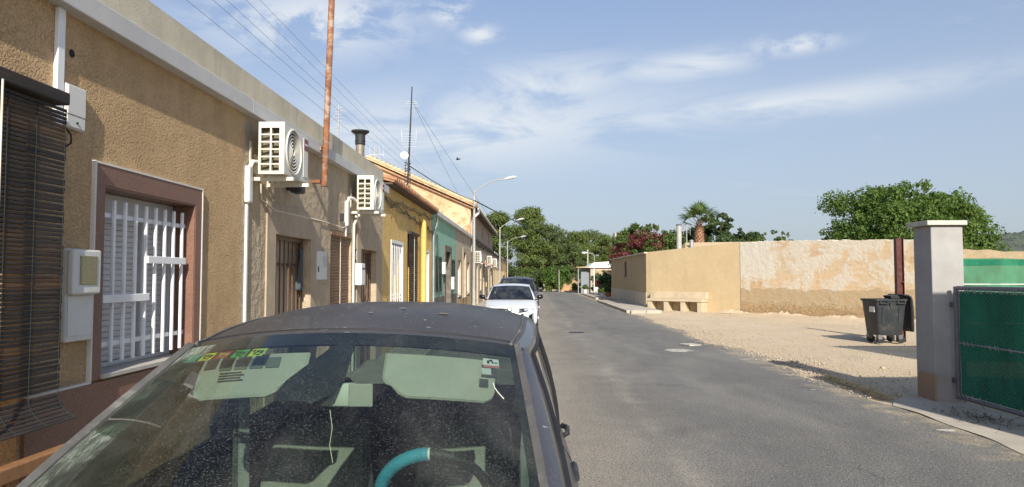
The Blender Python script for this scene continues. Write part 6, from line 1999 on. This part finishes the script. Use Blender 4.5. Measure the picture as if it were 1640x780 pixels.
# --- the car nearest to us, seen over its bonnet
PF = dict(edge=[(.33, .63, .70, .72), (.7, .70, .80, .80), (1.2, .735, .915, .83), (2.0, .735, .955, .83), (3.0, .73, .985, .83), (3.75, .70, 1.02, .80), (4.08, .64, 1.03, .72)],
          roof=[(2.65, .592, 1.452, 1.535), (3.0, .600, 1.472, 1.556), (3.4, .598, 1.472, 1.548), (3.75, .585, 1.45, 1.515), (4.0, .555, 1.41, 1.465)],
          wt=(.565, 2.20, .15, 1.487, .055), wb=(.70, .92, .24, .93, .02), bulge=.035, nose=.07, tail=4.2, sill=.20, wmax=.83, rail=(.045, .05), frit=.07,
          apillar=1.36, windows=[(1.50, 2.88, 2.50, 2.88), (3.02, 3.72, 3.0, 3.66)], posts=[(2.90, 3.0, 2.90, 2.98), (1.33, 1.49, 2.40, 2.49)], cpost=(3.74, 3.68), mirror=(1.72, 1.03),
          handles=((2.80, .004), (3.45, .026)), shuts=(1.30, 2.95, 3.72), rear_glass=(.60, 4.12, 1.02), wheel_r=.30, axles=(.88, 3.35), trim='pillar_trim', handle_mat='black_trim')
fc, Q = build_car('parked_car', 'nearest dusty dark grey hatchback seen through its windscreen, blue cover on the steering wheel', PF, 'car_dark', 'car_side', 'glass_car', 'glass_side')
ws, Wf = Q['ws'], Q['W']
# roof line seam and flecks
MB().tube([Vector(Q['roof'](u, .055)) + Vector((0, 0, .001)) for u in np.linspace(0.02, .98, 30)], .0035, 4).build('roof_seam', 'seal', fc)
MB().tube([Vector(Q['roof'](.985, v)) + Vector((0, 0, .003)) for v in np.linspace(0.0, 1, 30)], .006, 5).build('roof_ditch', 'pillar_trim', fc)
MB().tube([Vector(Q['roof'](.015, v)) + Vector((0, 0, .003)) for v in np.linspace(0.0, 1, 30)], .006, 5).build('roof_ditch', 'pillar_trim', fc)
for k, (u, v, r_) in enumerate(((.52, .22, .007), (.60, .30, .012), (.74, .25, .016), (.42, .5, .008), (.85, .45, .006), (.33, .3, .005))):
    c = Vector(Q['roof'](u, v))
    MB().face(*[c + Vector((r_ * 1.7 * math.cos(a) * random.uniform(.6, 1.2), r_ * math.sin(a) * random.uniform(.6, 1.2), .004)) for a in np.linspace(0, 6.28, 8, endpoint=False)]).build('dropping', 'white_paint' if k != 2 else 'straw', fc)

inn = Vector((0, .006, -.010))
def on_glass(name, m, s0, s1, t0, t1, parent=ws, d=1.0, n=3):
    return MB().grid(lambda u, v: Wf(lerp(s0, s1, u), lerp(t0, t1, v)) + inn * d, n, 2).build(name, m, parent, smooth=180)
for k, (m, c) in enumerate((('sticker green', (.02, .28, .17)), ('sticker yellow', (.62, .60, .04)), ('sticker red', (.30, .03, .035)), ('sticker bright green', (.04, .36, .08)), ('sticker lime', (.42, .55, .05)))):
    M[m] = mat(m, c, .5, .05)
    s = -.90 + .108 * k
    st = on_glass('sticker', m, s, s + .088, .068, .108, d=.55)
    if k:
        ink = 'seal' if k != 2 else 'straw'
        mk = MB()
        for (a, b, c_, d_) in ((.12, .30, .2, .45), (.40, .62, .25, .55), (.30, .45, .55, .8), (.70, .88, .3, .7), (.55, .8, .78, .9)):
            mk.grid(lambda u, v: Wf(s + .088 * lerp(a, b, u), .068 + .04 * lerp(c_, d_, v)) + inn * .42, 1, 1)
        mk.build('print', ink, st)
M['sticker pale'] = mat('pale sticker', (.62, .62, .62), .5, .05)
M['sticker pink'] = mat('pink sticker band', (.50, .16, .16), .5, .05)
st = on_glass('sticker', 'sticker pale', .80, .885, .085, .118, d=.6)
on_glass('sticker_band', 'sticker pink', .80, .885, .119, .130, st, d=.6)
mk = MB(); 
for a, b, c_, d_ in ((.25, .40, .35, .8), (.40, .60, .2, .45), (.55, .65, .45, .75), (.7, .9, .55, .7)):
    mk.grid(lambda u, v: Wf(.80 + .085 * lerp(a, b, u), .085 + .033 * lerp(c_, d_, v)) + inn * .45, 1, 1)
mk.build('print', 'seal', st)
on_glass('sticker', 'shutter_grey', .79, .84, .135, .165, d=.6)

# sun visors, inner mirror with its sensor cover
def visor(x0, x1, cut, label=False):
    v = MB()
    n = 12
    def pt(u, q, off):
        ins_ = .085 * (1 - math.sqrt(max(0, 1 - max(0, (q - .72) / .28) ** 2)))
        x = lerp(x0, x1, lerp(ins_, 1 - ins_, u))
        s = x / .60
        a = 1.0
        if cut == 'r': z_cut = max(0, (u - .80) / .2) * .55
        else: z_cut = max(0, (.12 - u) / .12) * .25
        q2 = q * (1 - z_cut)
        base = Wf(s, .062) + Vector((0, .030, -.030))
        e = Vector((0, -.085, -.115))
        return base + e * q2 + Vector((0, .012, -.008)) * off
    v.grid(lambda u, q: pt(u, q, 0), n, 14); v.grid(lambda u, q: pt(u, q, 1), n, 14, flip=True)
    v.tube([pt(k / n, 1, .5) for k in range(n + 1)], .008, 6)
    v.tube([pt(1, k / 14, .5) for k in range(15)], .008, 6); v.tube([pt(0, k / 14, .5) for k in range(15)], .008, 6)
    o = v.build('sun_visor', 'visor', fc, smooth=50)
    if label:
        lb = MB()
        for k in range(4):
            a = .20 + k * .15
            lb.grid(lambda u, q: pt(a + .125 * u, .10 + .26 * q, 0) + Vector((0, -.004, .002)), 2, 1)
        lb.build('warning_label', 'label_grey', o)
        ln = MB()
        for k in range(4):
            ln.grid(lambda u, q: pt(.22 + (.22 + .03 * (k % 2)) * u, .42 + .065 * k + .03 * q, 0) + Vector((0, -.004, .002)), 2, 1)
        ln.build('label_print', 'seat_dark', o)
visor(-.50, -.10, 'r', True)
visor(.165, .515, 'l')
mc = MB()
rings = []
for k, (q, w, dz) in enumerate(((.035, .03, 0), (.08, .045, -.006), (.14, .065, -.010), (.20, .085, -.014), (.25, .080, -.02), (.275, .04, -.028))):
    c = Wf(.045 - .020 * k, q) + Vector((0, .012, -.012))
    rings.append([c + Vector((w * a, b * .028, -b * .03 + dz)) for a, b in ((-1, 0), (-.6, -.25), (0, -.3), (.6, -.25), (1, 0), (.6, .9), (0, 1.1), (-.6, .9))])
mc.loft(rings)
mc.build('mirror_mount', 'interior_dark', fc, smooth=60)
im = MB()
c = Wf(-.02, .25) + Vector((.03, .075, -.045))
im.loft([[c + Vector((.105 * a, y, .034 * b)) for a, b in ((-1, -.5), (-.8, -.95), (.8, -1), (1, -.6), (1, .6), (.8, 1), (-.8, .9), (-1, .5))] for y in (0, .025)])
o = im.build('inner_mirror', 'pale_plastic', fc, bevel=.006, smooth=60)
o2 = MB().box(c.x + .075, c.x + .145, c.y - .02, c.y - .012, c.z - .030, c.z + .036).build('toll_tag', 'visor', fc, bevel=.006)

# dashboard, steering wheel with its blue sleeve
da = MB()
da.loft([[(x, 1.02 + .20 * (x / .66) ** 2, .86), (x, 1.4, .93 - .02 * abs(x)), (x, 1.75, .93 + .03 * math.exp(-((x - .3) / .2) ** 2)), (x, 1.90, .88), (x, 1.92, .55), (x, 1.1, .5)] for x in np.linspace(-.66, .66, 15)])
da.build('dashboard', 'interior_dark', fc, smooth=50)
wc = Vector((.285, 2.37, .905)); wax = Vector((0, .90, .44)).normalized()
sw = MB().torus(wc, wax, .19, .0165, 48, 10).build('steering_wheel', 'interior_dark', fc, smooth=60)
hub = MB().lathe(wc + wax * -.02, wax, [(-.03, .05), (-.01, .075), (.015, .07), (.03, .04)], 18)
for a in (0.15, math.pi - .15, -math.pi / 2):
    e1 = wax.cross(Vector((0, 0, 1))).normalized(); e2 = e1.cross(wax).normalized()
    hub.tube([wc, wc + (e1 * math.cos(a) + e2 * math.sin(a)) * .185], .017, 6)
hub.tube([wc - wax * .02, wc + Vector((0, -.45, -.22))], .035, 8)
hub.build('hub', 'interior_dark', sw, smooth=50)
e1 = wax.cross(Vector((0, 0, 1))).normalized()
# sleeve on the quarter of the rim towards the passenger
sgn = 1 if e1.x < 0 else -1
a0, a1 = (math.pi / 2 - 1.62, math.pi / 2 - .06) if e1.x < 0 else (math.pi / 2 + .06, math.pi / 2 + 1.62)
sv_ = MB().torus(wc, wax, .19, .0235, 30, 12, min(a0, a1), max(a0, a1))
sv_.build('wheel_cover', 'wheel_blue', sw, smooth=60)
tip = a1 if e1.x < 0 else a0
e2 = e1.cross(wax).normalized()
MB().torus(wc, wax, .19, .0215, 2, 10, tip - .03, tip + .03).build('cover_lining', 'white_plastic', sw, smooth=60)

# seats
def seat(x, w, yb, rake, ztop, m_face='seat', rear=False):
    s = MB()
    rows = []
    for k in range(9):
        q = k / 8
        z = lerp(.45, ztop, q); y = yb + rake * q + .03 * math.sin(q * math.pi * 2)
        ww = w * (1 - .22 * q ** 3)
        th = .10 + .05 * math.sin(math.pi * q)
        rows.append([(x + ww * a, y - th * (.62 + .38 * b), z) if f == 0 else (x + ww * a, y + .06, z) for a, b, f in ((-1, .55, 0), (-.85, .92, 0), (-.5, .98, 0), (0, .95, 0), (.5, .98, 0), (.85, .92, 0), (1, .55, 0), (1, 0, 1), (-1, 0, 1))])
    s.loft(rows)
    b = s.build('seat', m_face, fc, smooth=50)
    c = MB()
    c.loft([[(x + w * a, y, z) for a, z in ((-1, .40), (-.9, .50 + dz), (-.5, .49 + dz), (.5, .49 + dz), (.9, .50 + dz), (1, .40), (.9, .28), (-.9, .28))] for y, dz in ((yb - .56, -.05), (yb - .50, .02), (yb - .2, 0), (yb - .02, -.03))])
    c.build('cushion', m_face, b, smooth=50)
    h = MB()
    zc, yc = ztop + .13, yb + rake + .0
    h.loft([[(x + .13 * a * f, yc + dy, zc + .085 * b * f) for a, b in ((-1, -.6), (-.75, -1), (.75, -1), (1, -.6), (1, .5), (.7, 1), (-.7, 1), (-1, .5))] for dy, f in ((-.05, .82), (-.03, 1), (.035, 1), (.05, .85))])
    for a in (-.06, .06): h.tube([(x + a, yc, ztop - .03), (x + a, yc, zc)], .008, 6)
    h.build('headrest', 'seat_dark', b, smooth=60)
    return b
seat(-.33, .235, 2.98, .22, .98)
seat(.33, .235, 3.05, .22, .98)
rs = MB()
rs.loft([[(x, 3.62, .45), (x, 3.72, .92), (x, 3.84, .92), (x, 3.84, .3), (x, 3.2, .3), (x, 3.2, .44)] for x in np.linspace(-.6, .6, 7)])
rs.build('rear_seat', 'seat_dark', fc, smooth=50)
def strap(name, pts, w, m='belt'):
    mb = MB()
    pts = [Vector(p) for p in pts]
    mb.loft([[p + Vector((-w, -.003, 0)), p + Vector((w, -.003, 0)), p + Vector((w, .003, 0)), p + Vector((-w, .003, 0))] for p in pts])
    return mb.build(name, m, fc)
strap('seat_belt', [(-.615, 2.93, 1.22), (-.60, 2.90, 1.0), (-.58, 2.86, .7), (-.56, 2.84, .4)], .023)
strap('seat_belt', [(.615, 2.93, 1.22), (.60, 2.90, 1.0), (.58, 2.86, .7)], .023)
for sg in (-1, 1):
    MB().loft([[(sg * .60, 2.93, z), (sg * (.60 + .06), 2.93, z), (sg * (.60 + .06), 3.05, z), (sg * .60, 3.05, z)] for z in (.4, .98)] ).build('pillar_lining', 'headliner', fc)
    MB().loft([[(sg * x, 2.92, z), (sg * (x + .055), 2.92, z), (sg * (x + .055), 3.0, z), (sg * x, 3.0, z)] for x, z in ((.655, .98), (.60, 1.2), (.565, 1.40))]).build('pillar_lining', 'headliner', fc)
    MB().tube([(sg * .60, 2.92, 1.22), (sg * .60, 2.90, 1.30)], .022, 6).build('belt_guide', 'interior_dark', fc)
# cord dangling from the mirror and a crack-like smear low in the glass
MB().tube([c + Vector((.02, -.01, -.04)), c + Vector((.028, -.012, -.09)), c + Vector((.02, -.008, -.14)), c + Vector((.03, -.01, -.19))], .0012, 4).build('mirror_cord', 'cord_pale', fc)
def streak(pts, r):
    return MB().tube([Wf(s, q) + Vector((0, -.002, .003)) for s, q in pts], r, 4).build('bird_dropping', 'white_plastic', ws)
on_glass('reflection_dirt_streaks', 'streaks', -.965, -.76, .03, .97, d=-.25, n=12)  # reflection along the left glass edge put into colour, mixed with dirt
streak([(.845, .215), (.85, .235), (.865, .255), (.89, .28)], .0016)
NOSE = (Q, PF)
gn = patch('grille', 'black_trim', -.40, .40, lambda x: .46, lambda x: .57 - .03 * abs(x), fc, 10)
patch('lower_intake', 'black_trim', -.46, .46, lambda x: .25, lambda x: .35, fc, 10)
patch('number_plate', 'plate_white', -.26, .26, lambda x: .37, lambda x: .46, fc, 6, .016)
MB().lathe((0, nose_y(0, .53) - .01, .535), (0, -1, .1), [(0, .045), (.008, .04)], 16).build('emblem', 'dark_chrome', gn)
for sg in (1, -1):
    hh_ = patch('headlight', 'lens', sg * .36, sg * .60, lambda x: .53 + .06 * (abs(x) - .36), lambda x: .61 + .16 * (abs(x) - .36), fc, 8, .010)
    patch('light_unit', 'white_metal', sg * .44, sg * .50, lambda x: .56, lambda x: .60, hh_, 2, .014, 2)
fc.location = (-.61, .10, 0)

# --- white hatchback facing us
PW = dict(edge=[(.42, .76, .74, .84), (.7, .79, .82, .88), (1.15, .80, .92, .88), (1.9, .79, .955, .88), (2.8, .78, .99, .88), (3.6, .74, 1.04, .86), (3.9, .68, 1.05, .80)],
          roof=[(2.0, .585, 1.385, 1.425), (2.5, .59, 1.40, 1.44), (3.1, .57, 1.385, 1.42), (3.6, .53, 1.34, 1.37)],
          wt=(.585, 1.62, .10, 1.375, .035), wb=(.725, .92, .18, .945, .02), bulge=.03, nose=.10, tail=4.05, sill=.17, wmax=.88, rail=(.03, .03),
          apillar=1.22, windows=[(1.35, 2.35, 1.85, 2.35), (2.45, 3.2, 2.43, 3.05)], posts=[(2.36, 2.44, 2.36, 2.42), (1.20, 1.34, 1.78, 1.84)], cpost=(3.22, 3.07), mirror=(1.42, 1.0),
          handles=((2.2, .024), (3.1, .024)), shuts=(1.22, 2.4, 3.2), rear_glass=(.60, 3.95, 1.02), wheel_r=.32, axles=(.80, 3.35), trim='black_trim', mirror_mat='gloss_black')
wcar, Qw = build_car('parked_car', 'white hatchback with black grille parked facing us beyond the nearest car', PW, 'car_white', 'car_white', 'glass_far', 'glass_far')
NOSE = (Qw, PW)
gr_ = patch('grille', 'gloss_black', -.56, .56, lambda x: .50 + .10 * (abs(x) / .56) ** 1.2, lambda x: .685 + .01 * abs(x), wcar, 16)
for k in range(5):
    z = .54 + k * .026
    bw = min(.44, .56 * ((z - .505) / .10) ** .83)
    patch('grille_bar', 'dark_chrome', -bw, bw, lambda x: z - .003, lambda x: z + .003, gr_, 10, .013, 1)
patch('lower_intake', 'gloss_black', -.48, .48, lambda x: .24, lambda x: .37 - .03 * abs(x), wcar, 12)
for sg in (1, -1):
    hl_ = patch('headlight', 'lens', sg * .44, sg * .74, lambda x: .615 + .06 * (abs(x) - .44), lambda x: .67 + .10 * (abs(x) - .44), wcar, 8, .010)
    patch('light_unit', 'white_metal', sg * .60, sg * .66, lambda x: .645, lambda x: .672, hl_, 2, .014, 2)
    fi = patch('side_intake', 'gloss_black', sg * .58, sg * .74, lambda x: .27 + .10 * (.74 - abs(x)), lambda x: .53 - .5 * abs(abs(x) - .70), wcar, 6, .009)
    patch('daytime_light', 'lens', sg * .70, sg * .735, lambda x: .34, lambda x: .50, fi, 2, .013)
em_ = MB().torus((0, nose_y(0, .645) - .03, .665), (0, -1, .25), .062, .013, 20, 6).build('emblem', 'gloss_black', wcar, smooth=60)
MB().lathe((0, nose_y(0, .645) - .025, .665), (0, -1, .25), [(0, .055), (.006, .05)], 16).build('emblem_face', 'dark_chrome', em_)
patch('number_plate', 'plate_white', -.26, .26, lambda x: .40, lambda x: .495, wcar, 6, .016)
mn = MB()
mn.box(-.09, .09, 1.66, 1.72, 1.26, 1.335)
mn.hexa([(-.10, 1.50, 1.20), (.10, 1.50, 1.20), (.08, 1.62, 1.24), (-.08, 1.62, 1.24)], [(-.10, 1.52, 1.29), (.10, 1.52, 1.29), (.07, 1.64, 1.35), (-.07, 1.64, 1.35)])
mn.build('inner_mirror', 'interior_dark', wcar, bevel=.01)
for x in (-.34, .34):
    mb = MB(); mb.box(x - .22, x + .22, 2.15, 2.28, .4, 1.02); mb.box(x - .12, x + .12, 2.2, 2.28, 1.05, 1.22)
    mb.build('seat', 'seat_dark', wcar, bevel=.04)
MB().box(-.62, .62, 1.1, 1.5, .6, .90).build('dashboard', 'interior_dark', wcar, bevel=.05)
for k in (-1, 1):
    MB().tube([Qw['W'](k * .1 + .05, .985) + Vector((0, -.01, .012)), Qw['W'](k * .1 + .62 * 1, .94) + Vector((0, -.01, .014))], .009, 5).build('wiper', 'seal', wcar)
wcar.location = (-.585, 21.75, 0)

# --- dark sport utility car behind it
PS = dict(edge=[(.42, .78, .92, .88), (.8, .82, 1.0, .92), (1.3, .83, 1.07, .92), (2.2, .82, 1.10, .92), (3.2, .81, 1.13, .92), (4.1, .78, 1.17, .9), (4.4, .72, 1.18, .84)],
          roof=[(2.2, .64, 1.60, 1.65), (2.8, .645, 1.62, 1.67), (3.5, .63, 1.61, 1.66), (4.15, .59, 1.56, 1.60)],
          wt=(.635, 1.85, .09, 1.585, .03), wb=(.74, 1.15, .17, 1.10, .02), bulge=.03, nose=.10, tail=4.5, sill=.22, wmax=.92, rail=(.03, .03),
          apillar=1.42, windows=[(1.6, 2.6, 2.1, 2.6), (2.72, 3.6, 2.7, 3.45)], posts=[(2.62, 2.70, 2.62, 2.68), (1.40, 1.59, 2.0, 2.09)], cpost=(3.64, 3.5), mirror=(1.65, 1.14),
          handles=((2.5, .024), (3.5, .024)), shuts=(1.4, 2.66, 3.62), rear_glass=(.66, 4.4, 1.2), wheel_r=.36, axles=(.92, 3.6), trim='black_trim')
sc_, Qs = build_car('parked_car', 'dark sport utility car with roof rails, mostly hidden behind the white hatchback', PS, 'car_suv', 'car_suv', 'glass_far', 'glass_far')
for sg in (1, -1):
    MB().tube([(sg * .60, 2.1, 1.63), (sg * .605, 2.2, 1.70), (sg * .61, 3.0, 1.72), (sg * .59, 3.9, 1.67), (sg * .58, 4.0, 1.60)], .02, 8).build('roof_rail', 'black_trim', sc_, smooth=60)
    MB().hexa([(sg * .48, .03, .72), (sg * .74, .27, .74), (sg * .74, .5, .74), (sg * .48, .3, .72)][::sg], [(sg * .48, .06, .84), (sg * .76, .3, .88), (sg * .76, .5, .88), (sg * .48, .3, .84)][::sg]).build('headlight', 'lens', sc_)
MB().tube([(0.02, 1.80, 1.45), (.02, 1.83, 1.58)], .01, 5).build('aerial', 'seal', sc_)
for x in (-.36, .36):
    mb = MB(); mb.box(x - .22, x + .22, 2.4, 2.52, .5, 1.15); mb.box(x - .12, x + .12, 2.44, 2.52, 1.18, 1.36)
    mb.build('seat', 'seat_dark', sc_, bevel=.04)
MB().box(-.66, .66, 1.35, 1.7, .7, 1.06).build('dashboard', 'interior_dark', sc_, bevel=.05)
sc_.location = (-.50, 28.2, 0)
